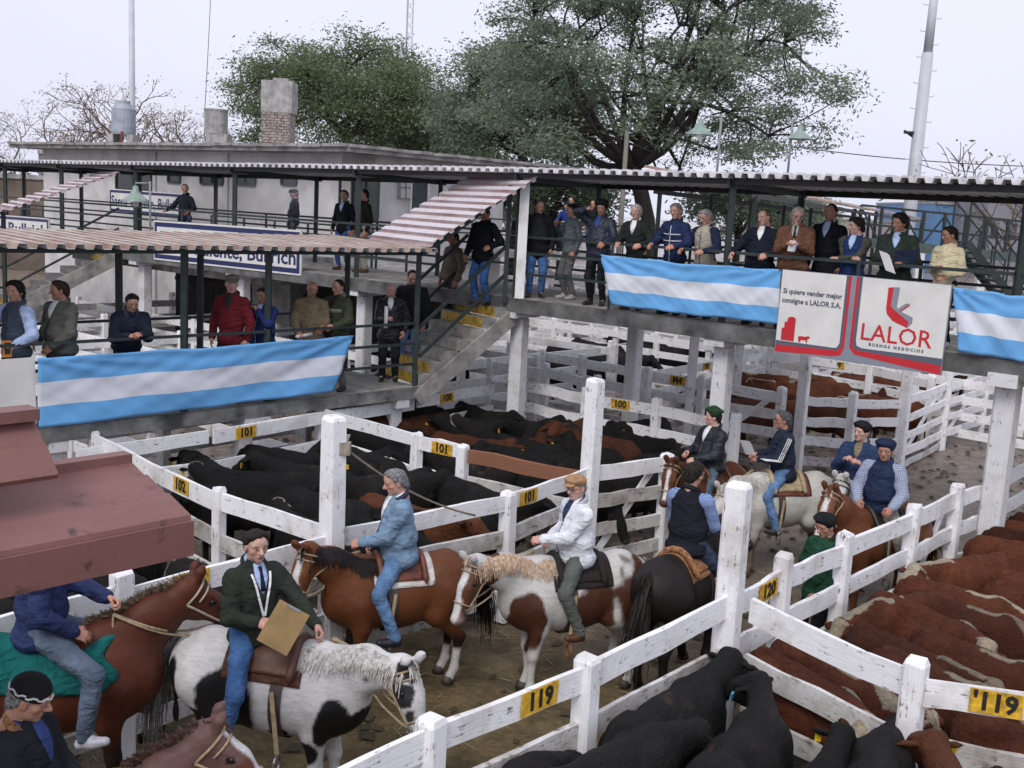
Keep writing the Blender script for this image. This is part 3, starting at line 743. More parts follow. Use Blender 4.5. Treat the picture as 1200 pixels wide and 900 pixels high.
for a, b in ((0.1, 7.1), (7.3, 12)): rails(pl, pb, ppt(a, PW - 0.03, PZ), ppt(b, PW - 0.03, PZ), (0.5, 1.06), 0.04)

dS = norm(P1 - Q1); NS = np.array([dS[1], -dS[0]]) if (np.array([dS[1], -dS[0]]) @ NA) > 0 else np.array([-dS[1], dS[0]])
SL = np.linalg.norm(P1 - Q1); SW = 1.55
st = thing('staircase', 'short concrete staircase with yellow steps from platform up to catwalk', 'staircase', v3(P1, PZ))
sb = v3(P1, PZ)
nst = 8; rz = STEP_RISE = (CZ - PZ) / nst; run = (SL) / (nst - 1)
for i in range(nst - 1):
    z1 = CZ - rz * (i + 1); s0 = run * i
    c0 = v3(Q1 + dS * (s0 + run / 2) + NS * (SW / 2), z1 - 0.09)
    V, F, U = beam(v3(Q1 + dS * s0 + NS * SW / 2, z1 - .09), v3(Q1 + dS * (s0 + run * 1.0 - .002) + NS * SW / 2, z1 - 0.09), 0.18, SW)
    o = MB().add(V, F, 0, U).build('step', CONC, st); o.data.transform(Matrix.Translation(-Vector(sb)))
    if i in (0, 1, 5, 6):
        zz = z1 + rz / 2 if False else z1 - 0.093
        V, F, U = beam(v3(Q1 + dS * (s0 + run + 0.004) + NS * 0.10, zz), v3(Q1 + dS * (s0 + run + 0.004) + NS * (SW - 0.1), zz), 0.17, 0.012)
        o = MB().add(V, F).build('painted_riser', YELLOW, st); o.data.transform(Matrix.Translation(-Vector(sb)))
for off in (-0.05, SW + 0.05):
    V, F, U = beam(v3(Q1 + NS * off - dS * .05, CZ - 0.34), v3(P1 + NS * off + dS * .05, PZ - 0.22), 0.26, 0.08)
    o = MB().add(V, F, 0, U).build('stringer', CONC, st); o.data.transform(Matrix.Translation(-Vector(sb)))
for off in (0.0, SW):
    for dz in (0.5, 1.0):
        bar('handrail', st, sb, v3(Q1 + NS * off, CZ + dz), v3(P1 + NS * off, PZ + dz), 0.05, 0.05)
bar('roof_post', st, sb, v3(Q1 + NS * 0 + dS * .12, CZ - .1), v3(Q1 + dS * .12, 5.12), 0.08, 0.08)
bar('wall_panel', st, sb, v3(Q1 + dB * .25 - NB * .06, CZ), v3(Q1 + dB * .25 - NB * .06, 5.2), 0.05, 0.16, WHITE)
for off in (0.03, SW):
    bar('roof_beam', st, sb, v3(Q1 + NS * off + dB * .15, 5.16), v3(P1 + NS * off, RZ0 + 0.0), 0.07, 0.05)
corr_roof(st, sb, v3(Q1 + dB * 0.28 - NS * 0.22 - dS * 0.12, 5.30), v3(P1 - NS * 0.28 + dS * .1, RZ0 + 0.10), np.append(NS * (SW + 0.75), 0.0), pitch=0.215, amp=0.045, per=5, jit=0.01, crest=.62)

# second platform and staircase roof, further left
pb2 = np.array([-9.6, 23.6, 0.0])
st2 = thing('far_platform', 'farther lower platform with a red corrugated stair roof on the left', 'platform', pb2)
T2 = -13.0; H1 = Q1 + dB * T2
G1 = H1 + dS * 2.6; 
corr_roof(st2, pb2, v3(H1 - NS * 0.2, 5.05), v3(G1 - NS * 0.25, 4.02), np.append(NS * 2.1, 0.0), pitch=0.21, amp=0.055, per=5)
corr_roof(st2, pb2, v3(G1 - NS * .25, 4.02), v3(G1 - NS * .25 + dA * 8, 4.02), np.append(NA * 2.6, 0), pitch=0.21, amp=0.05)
V, F, U = beam(v3(G1 + NS * .9, PZ - .09), v3(G1 + NS * .9 + dA * 8, PZ - .09), 0.18, 1.9)
o = MB().add(V, F, 0, U).build('deck_slab', CONC, st2); o.data.transform(Matrix.Translation(-Vector(pb2)))
for i in range(7):
    z1 = CZ - 0.19 * (i + 1); a = H1 + dS * (i * .37); 
    V, F, U = beam(v3(a + NS * .85, z1 - .09), v3(a + dS * .368 + NS * .85, z1 - .09), 0.18, 1.6)
    o = MB().add(V, F, 0, U).build('step', CONC, st2); o.data.transform(Matrix.Translation(-Vector(pb2)))
    if i in (0, 6):
        V, F, U = beam(v3(a + dS * .374 + NS * .15, z1 - .09), v3(a + dS * .374 + NS * 1.5, z1 - .09), 0.16, 0.012)
        o = MB().add(V, F).build('painted_riser', YELLOW, st2); o.data.transform(Matrix.Translation(-Vector(pb2)))
V, F, U = beam(v3(H1 - NS * .03, CZ - .2), v3(G1 - NS * .03, PZ - .1), 0.34, 0.1)
o = MB().add(V, F, 0, U).build('stringer', CONC, st2); o.data.transform(Matrix.Translation(-Vector(pb2)))
for s in (0.05, 2.4, 4.8, 7.2):
    for off in (0.0, 1.75): bar('roof_post', st2, pb2, v3(G1 + dA * s + NA * off, PZ), v3(G1 + dA * s + NA * off, 4.0), 0.08, 0.08)
bar('support_column', st2, pb2, v3(G1 + NA * .4, 0), v3(G1 + NA * .4, PZ - .18), 0.22, 0.22, CONCW)
for z in (0.5, 1.0):
    bar('railing_bar', st2, pb2, v3(H1, CZ + z), v3(G1, PZ + z), 0.05, 0.05)
    bar('railing_bar', st2, pb2, v3(G1, PZ + z), v3(G1 + dA * 8, PZ + z), 0.05, 0.05)
# ------------------------------------------------------------------ flags and signs
FBLUE = plain('light_blue_flag_cloth', (0.135, 0.385, 0.72), 0.8, 0, 0.025, 2, 0.04)
FWHITE = plain('white_flag_cloth', (0.66, 0.68, 0.74), 0.8, 0, 0.02, 2, 0.04)
def flag(label, corners, seed, nu=60, nv=24, amp=0.05, sag=0.05, pull=0.0):
    """corners TL, TR, BR, BL in space; three stripes; folds run out from the tied corners"""
    TLc, TRc, BRc, BLc = (np.asarray(c, float) for c in corners)
    r = np.random.RandomState(seed)
    d = norm(TRc - TLc); n = norm([d[1], -d[0], 0]);
    if n @ (np.array([0, 0, CAM_H]) - TLc) < 0: n = -n
    G = np.zeros((nu, nv, 3)); UV = np.zeros((nu, nv, 2))
    for i in range(nu):
        a = i / (nu - 1)
        for j in range(nv):
            b = j / (nv - 1)
            p = (TLc * (1 - a) + TRc * a) * (1 - b) + (BLc * (1 - a) + BRc * a) * b
            ed = math.sin(math.pi * a)
            w_ = math.sin(9 * a + 5.5 * b + seed) * 0.5 + math.sin(23 * a - 7 * b + 2 * seed) * 0.28 + math.sin(41 * a + 17 * b) * 0.12
            fan = math.sin(14 * math.atan2(b + 0.03, a + 0.02)) * math.exp(-2.6 * a) + math.sin(14 * math.atan2(b + 0.03, 1.02 - a)) * math.exp(-2.6 * (1 - a))
            w3_ = 0.30 * math.sin(17 * (a * 4 + b * 1.3) + seed) * math.exp(-((b - .25) / .3) ** 2) + .22 * math.sin(29 * (a * 3 - b * .9)) * math.exp(-((b - .7) / .3) ** 2)
            p = p + n * (0.03 + amp * (w_ * (0.25 + 0.5 * b) + 0.40 * fan + .35 * w3_))
            p[2] -= sag * ed * (0.35 + 0.18 * math.sin(5 * a * 3.14)) * (1 - 0.5 * b) + 0.005 * math.sin(31 * a + 3 * b)
            G[i, j] = p; UV[i, j] = (a, b)
    V, F = sheet(G, 0.003, np.broadcast_to(n, G.shape))
    fm = np.tile(np.array([0 if j < (nv - 1) / 3 else (1 if j < 2 * (nv - 1) / 3 else 0) for j in range(nv - 1)]), nu - 1)
    base = (TLc + TRc) / 2
    mb = MB(); mb.add(V, [F[0]], 0); mb.M[-1] = fm
    mb2 = mb; mb2.F.append(F[1]); mb2.M.append(fm); mb2.F.append(F[2]); mb2.M.append(np.zeros(len(F[2]), int))
    o = mb.build('flag_banner', [FBLUE, FWHITE], None, smooth=True, loc=base)
    tag(o, label, 'flag', 'light blue and white banners on the railings')
    return o
def on_cw(u, v, off=-0.10): return gp(u, v, cpt(0, off, 0), dB)
def on_pl(u, v, off=-0.10): return gp(u, v, ppt(0, off, 0), dA)
flag('longest blue and white striped flag tied along the lower platform railing', [on_pl(42, 419), on_pl(413, 393), on_pl(389, 458), on_pl(44, 501)], 1, nu=90, amp=0.045)
flag('blue and white striped flag on the catwalk railing left of the red lettered sign', [on_cw(705, 298), on_cw(917, 316), on_cw(913, 379), on_cw(718, 357)], 4, nu=64, amp=0.05, sag=0.07)
flag('blue and white striped flag at the right edge beyond the red lettered sign', [on_cw(1118, 336), on_cw(1262, 352), on_cw(1262, 432), on_cw(1124, 411)], 8, nu=44, amp=0.05)

SIGNW = plain('white_sign_enamel', (0.72, 0.71, 0.68), 0.4, 0, 0.06, 3, 0.05)
SIGNR = plain('red_sign_paint', (0.55, 0.02, 0.03), 0.45, 0, 0.06, 3, 0.0)
SIGNG = plain('grey_sign_paint', (0.24, 0.26, 0.31), 0.45, 0, 0.05, 3, 0.0)
SIGND = plain('slate_sign_paint', (0.10, 0.11, 0.15), 0.45, 0, 0.05, 3, 0.0)
SIGNN = plain('navy_sign_paint', (0.012, 0.02, 0.10), 0.45, 0, 0.08, 3, 0.0)
def ngon(pts, z=0.0, th=0.003):
    P = np.asarray(pts, float); n = len(P)
    a = sum(P[i][0] * P[(i + 1) % n][1] - P[(i + 1) % n][0] * P[i][1] for i in range(n))
    if a < 0: P = P[::-1]
    V = np.concatenate([np.c_[P, np.full(n, z + th)], np.c_[P, np.full(n, z)]])
    k = np.arange(n); k2 = (k + 1) % n
    return V, [k[None], np.stack([k + n, k2 + n, k2, k], -1)]
def board(name, label, TLp, TRp, BLp, depth=0.04, group=None):
    r = norm(TRp - TLp); n = norm([r[1], -r[0], 0]); u = norm(np.cross(n, r))
    if n @ (np.array([0, 0, CAM_H]) - TLp) < 0: n = -n; u = np.cross(n, r)
    W = np.linalg.norm(TRp - TLp); H = abs((TLp - BLp) @ u)
    root = thing(name, label, 'sign', TLp - u * H, 0, group)
    o = TLp - u * H
    def put(nm, geo, mat, z=0.0):
        mb = MB()
        for V, F in (geo if isinstance(geo, list) else [geo]):
            V = V.copy(); V[:, 2] += z; mb.add(xform(V, (0, 0, 0), r, u, n), F)
        return mb.build(nm, mat, root)
    V, F = box((W / 2, H / 2, -depth / 2), (W, H, depth))
    return root, put, W, H
# the red lettered sign on the catwalk
a0, a1, a2, a3 = on_cw(917, 315.5, -0.16), on_cw(1116, 334, -0.16), on_cw(1107, 441, -0.16), on_cw(912, 412, -0.16)
root, put, W, H = board('advertising_sign', 'large white, grey and red LALOR sign hung on the catwalk railing', a0, a1, a3)
V, F = box((W / 2, H / 2, -0.02), (W, H, 0.04)); put('board', (V, F), SIGNG)
S = lambda pts, z=0.0: ngon([(x * W, y * H) for x, y in pts], z)
put('white_panel', S([(0.004, .995), (.405, .995), (.405, .20), (.39, .145), (.37, .14), (0.004, .14)]), SIGNW)
put('white_panel', S([(.502, .995), (.996, .995), (.996, .185), (.54, .18), (.51, .20), (.502, .25)]), SIGNW)
put('slate_stripe', S([(.405, .995), (.419, .995), (.419, .17), (.40, .115), (.37, .11), (0.004, .085), (0.004, .14), (.37, .14), (.39, .145), (.405, .20)]), SIGND)
put('red_stripe', S([(.419, .995), (.435, .995), (.435, .15), (.415, .06), (.37, .04), (.004, .0), (.004, .085), (.37, .11), (.40, .115), (.419, .17)]), SIGNR, 0.0)
put('red_stripe', S([(.466, .995), (.482, .995), (.482, .20), (.50, .15), (.996, .105), (.996, .004), (.50, .095), (.466, .17)]), SIGNR)
put('slate_stripe', S([(.482, .995), (.502, .995), (.502, .25), (.51, .20), (.54, .18), (.996, .185), (.996, .105), (.50, .15), (.482, .20)]), SIGND)
def lett(s, x, y, size, bold, mat, sx=1.0, al='CENTER'):
    V, F = text(s, size, bold, al, sx, 0.0015); V = V + [x * W, y * H, 0.0065]; put('lettering', (V, F), mat)
lett('Si quiere vender mejor', .205, .745, 0.086 * H, 0.0025, SIGND, 0.93)
lett('consigne a LALOR S.A.', .205, .635, 0.086 * H, 0.0025, SIGND, 0.93)
lett('LALOR', .725, .365, 0.275 * H, 0.0015, SIGNR, 0.98)
lett('B U E N O S   N E G O C I O S', .735, .235, 0.048 * H, 0.002, SIGND, 1.0)
put('silo_emblem', S([(.035, .15), (.035, .30), (.05, .30), (.05, .375), (.065, .375), (.07, .43), (.09, .445), (.11, .44), (.12, .42), (.12, .15)], 0.003), SIGNR)
cow_e = [(.150, .150), (.150, .205), (.147, .165), (.145, .215), (.155, .225), (.195, .225), (.205, .235), (.215, .235), (.222, .215), (.212, .205), (.205, .195), (.205, .150), (.199, .150), (.197, .180), (.165, .180), (.160, .150)]
put('cow_emblem', S(cow_e[:1] + cow_e[3:], 0.003), SIGNR)
put('logo_red', S([(.655, .905), (.685, .915), (.68, .70), (.70, .665), (.79, .545), (.785, .475), (.70, .535), (.665, .60), (.655, .66)], 0.003), SIGNR)
put('logo_grey', S([(.685, .915), (.72, .92), (.715, .70), (.722, .665), (.81, .60), (.81, .53), (.785, .475), (.79, .545), (.70, .665), (.68, .70)], 0.0035), SIGNG)
put('logo_arm', S([(.718, .675), (.765, .75), (.785, .745), (.735, .655)], 0.004), SIGNG)
put('logo_arm', S([(.735, .655), (.785, .745), (.785, .725), (.742, .65)], 0.0042), SIGNR)

def name_sign(label, TLp, TRp, BLp, txt='Saenz Valiente, Bullrich'):
    root, put, W, H = board('name_sign', label, TLp, TRp, BLp, group='company name boards on the railings')
    put('board', box((W / 2, H / 2, -0.02), (W, H, 0.04)), SIGNW)
    m_, t_ = 0.03 * H + .01, 0.11 * H
    fr = []
    for x0, y0, x1, y1 in ((m_, H - m_ - t_, W - m_, H - m_), (m_, m_, W - m_, m_ + t_), (m_, m_ + t_, m_ + t_, H - m_ - t_), (W - m_ - t_, m_ + t_, W - m_, H - m_ - t_)):
        fr.append(ngon([(x0, y0), (x1, y0), (x1, y1), (x0, y1)], 0.0))
    put('navy_border', fr, SIGNN)
    V, F = text(txt, 1.0, 0.02, 'CENTER'); wd = V[:, 0].max() - V[:, 0].min(); hh = 0.42 * H * (0.8 if H > 0.9 else 1.1)
    sx = (W - 2 * (m_ + t_) - 0.05) / wd
    V = V * [sx, min(hh / 0.72, 9), 1]; V[:, 2] *= 0.5
    V = V + [W / 2 - (V[:, 0].max() + V[:, 0].min()) / 2, H * (0.36 if H > 0.9 else 0.46) - (V[:, 1].max() + V[:, 1].min()) / 2 + 0, 0.004]
    put('lettering', (V, F), SIGNN)
name_sign('large navy edged SAENZ VALIENTE BULLRICH board half hidden by the rusty roof', on_cw(180, 258), on_cw(353, 270), on_cw(181, 304))
name_sign('smaller navy edged Saenz Valiente board behind the green lamp', gp(128, 221, cpt(0, CW + 3.4, 0), dB), gp(216, 227, cpt(0, CW + 3.4, 0), dB), gp(128, 248, cpt(0, CW + 3.4, 0), dB))
name_sign('navy lettered board at the left edge under the farther red roof', on_cw(-75, 246), on_cw(57, 256), on_cw(-75, 272))
# white panel left of the long flag
root, put, W, H = board('advertising_sign', 'plain white board with a red letter at the left end of the platform railing', on_pl(-75, 427), on_pl(41, 419), on_pl(-75, 525))
put('board', box((W / 2, H / 2, -0.02), (W, H, 0.04)), SIGNW)
V, F = text('LALOR', 0.30, 0.004, 'RIGHT', 1.0, .0015); put('lettering', (V + [W - 0.22, 0.05 * H, 0.003], F), SIGNR)

# ------------------------------------------------------------------ building behind
WALL = plain('dirty_white_render', (0.60, 0.585, 0.575), 0.85, 0, 0.14, 1.2, 0.3)
PEB = plain('pebbledash', (0.42, 0.40, 0.38), 0.9, 0, 0.35, 40, 0.6)
ROOFC = plain('stained_concrete_slab', (0.34, 0.32, 0.31), 0.85, 0, 0.3, 2.0, 0.4)
DARKGL = plain('dark_window_glass', (0.03, 0.034, 0.036), 0.18, 0, 0.1, 3, 0)
KB = np.array([-5.0, 31.0]); LB, RB = 19.0, 15.0
bb = v3(KB, 0)
RB = 7.0
bl = thing('office_building', 'flat roofed off white office building behind the catwalk', 'building', bb)
def put_at(mb, name, mat, root, base, smooth=False):
    o = mb.build(name, mat, root, smooth); o.data.transform(Matrix.Translation(-Vector([float(x) for x in base]))); return o
cnr = KB - dB * 0.9 + A_ * 0.9
def prism(pts, z0, z1):
    P = np.asarray(pts, float)[:, :2]; n = len(P)
    V = np.concatenate([np.c_[P, np.full(n, z0)], np.c_[P, np.full(n, z1)]]); k = np.arange(n); k2 = (k + 1) % n
    return V, [k[::-1][None], (k + n)[None], np.stack([k, k2, k2 + n, k + n], -1)]
put_at(MB().add(*prism([cnr, cnr + A_ * RB, cnr + A_ * RB - dB * LB, cnr - dB * LB], 0, 6.06)), 'wall', WALL, bl, bb)
put_at(MB().add(*prism([KB, KB + A_ * (RB + 6), KB + A_ * (RB + 6) - dB * (LB + 2), KB - dB * (LB + 2)], 6.062, 6.22)), 'roof', ROOFC, bl, bb)
# separate coping pieces along the two visible eaves
for d_, n_ in ((-dB, LB + 2), (A_, RB + 6)):
    k = int(n_ / 1.1)
    for i in range(k):
        a = KB + d_ * (i * 1.1 + .02); b = KB + d_ * (i * 1.1 + 1.07)
        V, F, U = beam(v3(a, 6.235 + rnd.uniform(-.015, .015)), v3(b, 6.235 + rnd.uniform(-.015, .015)), 0.09, 0.22); put_at(MB().add(V, F), 'coping', ROOFC, bl, bb)
def face(u0, v0, u1, v1, d, off=0.0):
    nn = np.array([-d[1], d[0]]); 
    if nn @ cnr > 0: nn = -nn
    P = cnr + nn * off
    p, q = gp(u0, v0, P, d), gp(u1, v1, P, d)
    return p, q, nn
def window(u0, v0, u1, v1, d, bars=2, name='window', frame=GREENSTEEL, pane=DARKGL):
    p, q, nn = face(u0, v0, u1, v1, d)
    z0, z1 = min(p[2], q[2]), max(p[2], q[2]); a, b = p[:2], q[:2]
    dd = norm(np.append(b - a, 0)); L = np.linalg.norm(b - a)
    mb = MB(); n3 = np.append(nn, 0)
    for c0, c1, w_ in ((v3(a, z0), v3(b, z0), .07), (v3(a, z1), v3(b, z1), .07)): V, F, U = beam(c0 + n3 * .03, c1 + n3 * .03, w_, 0.09); mb.add(V, F)
    for i in range(bars + 1):
        c = a + (b - a) * i / bars; V, F, U = beam(v3(c, z0 + .036) + n3 * .03, v3(c, z1 - .036) + n3 * .03, 0.06, 0.085, up=dd); mb.add(V, F)
    f = put_at(mb, name, frame, bl, bb)
    V, F = beam(v3((a + b) / 2, z0) + n3 * .012, v3((a + b) / 2, z1) + n3 * .012, L, 0.02, up=dd)[:2]
    put_at(MB().add(V, F), 'pane', pane, f, bb)
window(400, 205, 443, 258, -dB, 3); window(331, 202, 348, 217, -dB, 1); window(276, 198, 300, 217, -dB, 2)
window(236, 196, 262, 216, -dB, 2); window(198, 190, 212, 214, -dB, 1); window(137, 190, 178, 224, -dB, 2)
# pillar at the corner, electricity meters and a door on the short face
put_at(MB().add(*prism([cnr - A_ * .06 + dB * .06, cnr + A_ * .9 + dB * .06, cnr + A_ * .9 - dB * 0.35, cnr - A_ * .06 - dB * .35], 0, 5.98)), 'pillar', PEB, bl, bb)
for (u0, v0, u1, v1) in ((466, 208, 470.5, 219), (472.5, 208, 477.5, 219), (466, 221, 470.5, 232), (472.5, 221, 477.5, 232)):
    p, q, nn = face(u0, v0, u1, v1, A_); c = (p + q) / 2
    V, F = box(c + np.append(nn, 0) * .08, (abs((q - p)[:2] @ A_), 0.16, abs(p[2] - q[2])), math.atan2(A_[1], A_[0])); put_at(MB().add(V, F), 'meter_box', plain('grey_meter_box', (0.45, 0.45, 0.44), 0.5, 0, .1), bl, bb)
window(481, 209, 499, 262, A_, 1, 'door', SIGNW, plain('dark_green_door', (0.03, 0.05, 0.05), 0.5, 0, .2))
# conduit and cable on the wall
p, q, nn = face(380, 203, 466, 182, -dB, 0.05)
put_at(MB().add(*tube([v3(cnr, 5.7) - np.append(dB, 0) * x + np.append(nn, 0) * .05 + [0, 0, -0.03 * (x - 4) ** 2 * .2] for x in np.linspace(0, 9, 10)], 0.02, 5)), 'cable', BLACKSTEEL, bl, bb)
for u in (183, 268):
    p = gp(u, 170, cnr, -dB); nn3 = np.append(nn, 0)
    bar('drain_pipe', bl, bb, v3(p, 0) - nn3 * -.06, v3(p, 6.0) - nn3 * -.06, 0.10, 0.10, WALL, True)
# terrace railing in front of the building
tr = thing('terrace_railing', 'dark steel railing of the terrace before the office wall', 'railing', v3(KB, 0))
tp = [gp(u, 262, KB - NB * 1.2, -dB)[:2] for u in (248, 286, 322, 361, 398, 437, 478)]
put_at(MB().add(*prism([tp[0] - NB * 4.5, tp[-1] - NB * 4.5, tp[-1] + NB * 2, tp[0] + NB * 2], 2.7, 2.95)), 'shading_terrace_slab', CONC, tr, bb)  # terrace slab made deeper towards the catwalk to darken the area below
for p in tp: bar('post', tr, bb, v3(p, 2.95), v3(p, 4.0), 0.06, 0.06)
for z in (3.25, 3.6, 4.0): bar('rail', tr, bb, v3(tp[0], z), v3(tp[-1], z), 0.05, 0.05)

METAL = plain('zinc_tank', (0.36, 0.40, 0.45), 0.45, 0.3, 0.15, 3, 0.1)
CEM = plain('old_cement', (0.37, 0.36, 0.35), 0.9, 0, 0.25, 4, 0.4)
def roof_thing(name, label, cat, u, Y): 
    p = gd(u, 170, Y); return thing(name, label, cat, (p[0], p[1], 6.22)), np.array([p[0], p[1], 6.22])
def zpx(u, v, Y): return gd(u, v, Y)[2] - 6.22
t_, b_ = roof_thing('water_tank', 'blue grey metal water tank with cone lid on concrete legs', 'water tank', 145, 40); s = 40 / 1250
z0, z1 = zpx(145, 158, 40), zpx(145, 124, 40)
put_at(MB().add(*lathe([(0.01, z0), (13 * s, z0), (13.4 * s, z0 + .08), (13.2 * s, z1 - .12), (9 * s, z1 + .06), (7.5 * s, z1 + .08), (7.5 * s, z1 + .17), (.01, z1 + .18)], 20, b_)), 'tank', METAL, t_, b_)
for dx in (-.36, .36): put_at(MB().add(*box(b_ + [dx, 0, z0 / 2], (0.22, 0.8, z0))), 'leg', CEM, t_, b_)
put_at(MB().add(*tube([b_ + [.1, -.45, 0], b_ + [.1, -.45, z0 + .1]], .05, 6)), 'pipe', plain('rusty_pipe', (.2, .06, .03), .8), t_, b_)
t_, b_ = roof_thing('water_tank', 'round cement water tank with a dark rim on a brick base', 'water tank', 253, 37); s = 37 / 1250
z0, z1 = zpx(253, 157, 37), zpx(253, 128, 37)
put_at(MB().add(*lathe([(0.01, z0), (13 * s, z0), (13.2 * s, z1 - .06), (13.8 * s, z1 - .06), (13.8 * s, z1), (12 * s, z1), (12 * s, z1 - .1), (.01, z1 - .1)], 20, b_)), 'tank', CEM, t_, b_)
put_at(MB().add(*box(b_ + [0.1, 0, z0 / 2], (.7, .7, z0))), 'base', CEM, t_, b_)
t_, b_ = roof_thing('chimney_stack', 'broad old chimney of brick below and cement above', 'chimney', 326, 36); s = 36 / 1250
z0, zm, z1 = 0, zpx(326, 133, 36), zpx(326, 96, 36)
MORT = plain('sooty_brick', (0.33, 0.29, 0.27), .9, 0, .35, 9, .5)
put_at(MB().add(*box(b_ + [0, 0, zm / 2], (32 * s, .85, zm))), 'brick_base', MORT, t_, b_)
bm_ = plain('pale_brick', (0.36, 0.30, 0.27), .9, 0, .35, 14, .5); 
nrow = int(zm / 0.085)
for r_ in range(nrow):
    for k in range(4):
        x = -16 * s + (k + 0.5 + (0.25 if r_ % 2 else -0.1)) * 32 * s / 4
        x = max(-16 * s + .1, min(16 * s - .1, x))
        put_at(MB().add(*box(b_ + [x, -.43, (r_ + .5) * zm / nrow], (.205, .05, zm / nrow * .8))), 'brick', bm_, t_, b_)
put_at(MB().add(*box(b_ + [0.02, 0, (zm + z1) / 2], (35 * s, .9, z1 - zm))), 'shaft', CEM, t_, b_)
put_at(MB().add(*box(b_ + [0.1, 0, z1 + .05], (.5, .5, .1))), 'cap', CEM, t_, b_)

# ------------------------------------------------------------------ masts, poles, wires, lamps
POLEG = plain('pale_painted_mast', (0.52, 0.53, 0.58), 0.5, 0, 0.06, 2, 0.05)
Ym = 46.0; pb_ = gd(1066, 250, Ym); pt_ = gd(1092, -25, Ym)
ms = thing('mast', 'tall pale tapering steel mast with climbing pegs on the right', 'mast', (pb_[0], pb_[1], 0))
mbv = np.array([pb_[0], pb_[1], 0.]); top = np.array([pb_[0] + .0, pb_[1], pt_[2]])
zj = gd(1083, 62, Ym)[2]
put_at(MB().add(*tube([mbv, v3(mbv, zj)], [0.32, .23], 14)), 'lower_shaft', POLEG, ms, mbv, True)
put_at(MB().add(*tube([v3(mbv, zj - .02), v3(mbv, top[2])], [0.19, .16], 14)), 'upper_shaft', POLEG, ms, mbv, True)
for i in range(34):
    z = 4.5 + i * 0.52; sd = 1 if i % 2 else -1
    if z > top[2]: break
    rr = 0.31 - .09 * z / zj if z < zj else .18
    put_at(MB().add(*tube([v3(mbv, z) + [sd * rr * .8, 0, 0], v3(mbv, z) + [sd * (rr + .2), 0, 0], v3(mbv, z + .06) + [sd * (rr + .22), 0, 0]], .018, 5)), 'climbing_peg', POLEG, ms, mbv)
zc = gd(1072, 160, Ym)[2]
put_at(MB().add(*tube([v3(mbv, zc) + [-.25, 0, 0], v3(mbv, zc + .22) + [-.62, 0, 0]], .05, 6)).add(*box(v3(mbv, zc + .15) + [-.35, 0, 0], (.5, .2, .1))), 'bracket', BLACKSTEEL, ms, mbv)
def pole(label, u, v0, v1, Y, r, cat='pole', mat=POLEG):
    a, b = gd(u, v0, Y), gd(u, v1, Y)
    o = MB().add(*tube([(a[0], a[1], 0), (a[0], a[1], b[2])], [r * 1.15, r * .8], 10)).build('mast', mat, None, True, loc=(a[0], a[1], 0)); return tag(o, label, cat)
pole('slim pale pole rising out of frame behind the left water tank', 155, 170, -20, 62, 0.19, 'mast')
pole('thin grey wooden post rising by the big tree trunk', 729, 240, 150, 40, 0.10, 'pole', plain('old_wood_pole', (.2, .18, .16), .9))
# lattice radio mast
la = gd(478, 60, 95); lt = gd(478, -30, 95); base = np.array([la[0], la[1], 0.])
lm = thing('radio_mast', 'faint lattice radio mast above the left trees', 'mast', base)
for k in range(3):
    o_ = np.array([.32 * math.cos(k * 2.1), .32 * math.sin(k * 2.1), 0]); put_at(MB().add(*tube([base + o_, base + o_ + [0, 0, lt[2]]], .045, 4)), 'leg', POLEG, lm, base)
mb = MB()
for i in range(int(lt[2] / .8)):
    for k in range(3):
        a = np.array([.32 * math.cos(k * 2.1), .32 * math.sin(k * 2.1), i * .8]); b = np.array([.32 * math.cos((k + 1) * 2.1), .32 * math.sin((k + 1) * 2.1), (i + 1) * .8]); mb.add(*tube([base + a, base + b], .03, 3))
put_at(mb, 'lattice', POLEG, lm, base)
def wire(label, pts, r=0.015):
    P = np.array(pts); t = np.linspace(0, 1, 12)[:, None]; Q = P[0] * (1 - t) + P[1] * t; Q[:, 2] -= 4 * t[:, 0] * (1 - t[:, 0]) * 0.25
    o = MB().add(*tube(Q, r, 4)).build('cable', BLACKSTEEL, None, loc=Q[0]); tag(o, label, 'cable')
wire('power cable sagging across the right sky behind the mast', [gd(930, 172, 52), gd(1290, 196, 52)], .022)
wire('thin stay wire running up from the second water tank', [gd(240, 128, 37.2), gd(248, -30, 45)], .012)
SHADE = plain('green_enamel_shade', (0.23, 0.31, 0.265), 0.4, 0, .1, 6, .03)
def lamp(label, u, v, Y, dia, pole_u, pole_v):
    c = gd(u, v, Y); pf = gd(pole_u, pole_v, Y)
    t = thing('yard_lamp', label, 'lamp', (pf[0], pf[1], pf[2]), 0, 'green enamel yard lamps'); b = np.array([pf[0], pf[1], pf[2]])
    R = dia / 2
    q = R * 1.9
    put_at(MB().add(*lathe([(R, 0), (R * .97, .06 * q), (R * .72, .15 * q), (R * .45, .28 * q), (R * .24, .42 * q), (R * .2, .60 * q), (.01, .62 * q)], 20, c)).add(*lathe([(R * .42, .27 * q), (R * .7, .14 * q), (R * .95, .05 * q), (R, 0)], 20, c - [0, 0, .006])), 'lamp_shade', SHADE, t, b, True)
    put_at(MB().add(*lathe([(.01, -.22 * q), (R * .20, -.18 * q), (R * .25, .0), (R * .2, .2 * q)], 12, c)), 'bulb', plain('milky_glass', (.6, .6, .55), .3, 0, .05), t, b, True)
    top = c + [0, 0, .62 * q]; px = pf
    put_at(MB().add(*tube([px, np.array([px[0], px[1], top[2] + .10])], .022, 7)).add(*tube([np.array([px[0], px[1], top[2] + .06]), np.array([c[0], c[1], top[2] + .05]), top - [0, 0, .02]], .018, 7)), 'lamp_post', plain('grey_pipe', (.25, .27, .26), .6), t, b, True)
lamp('green enamel lamp hanging in front of the smaller name board', 159, 236, 22, .54, 176, 290)
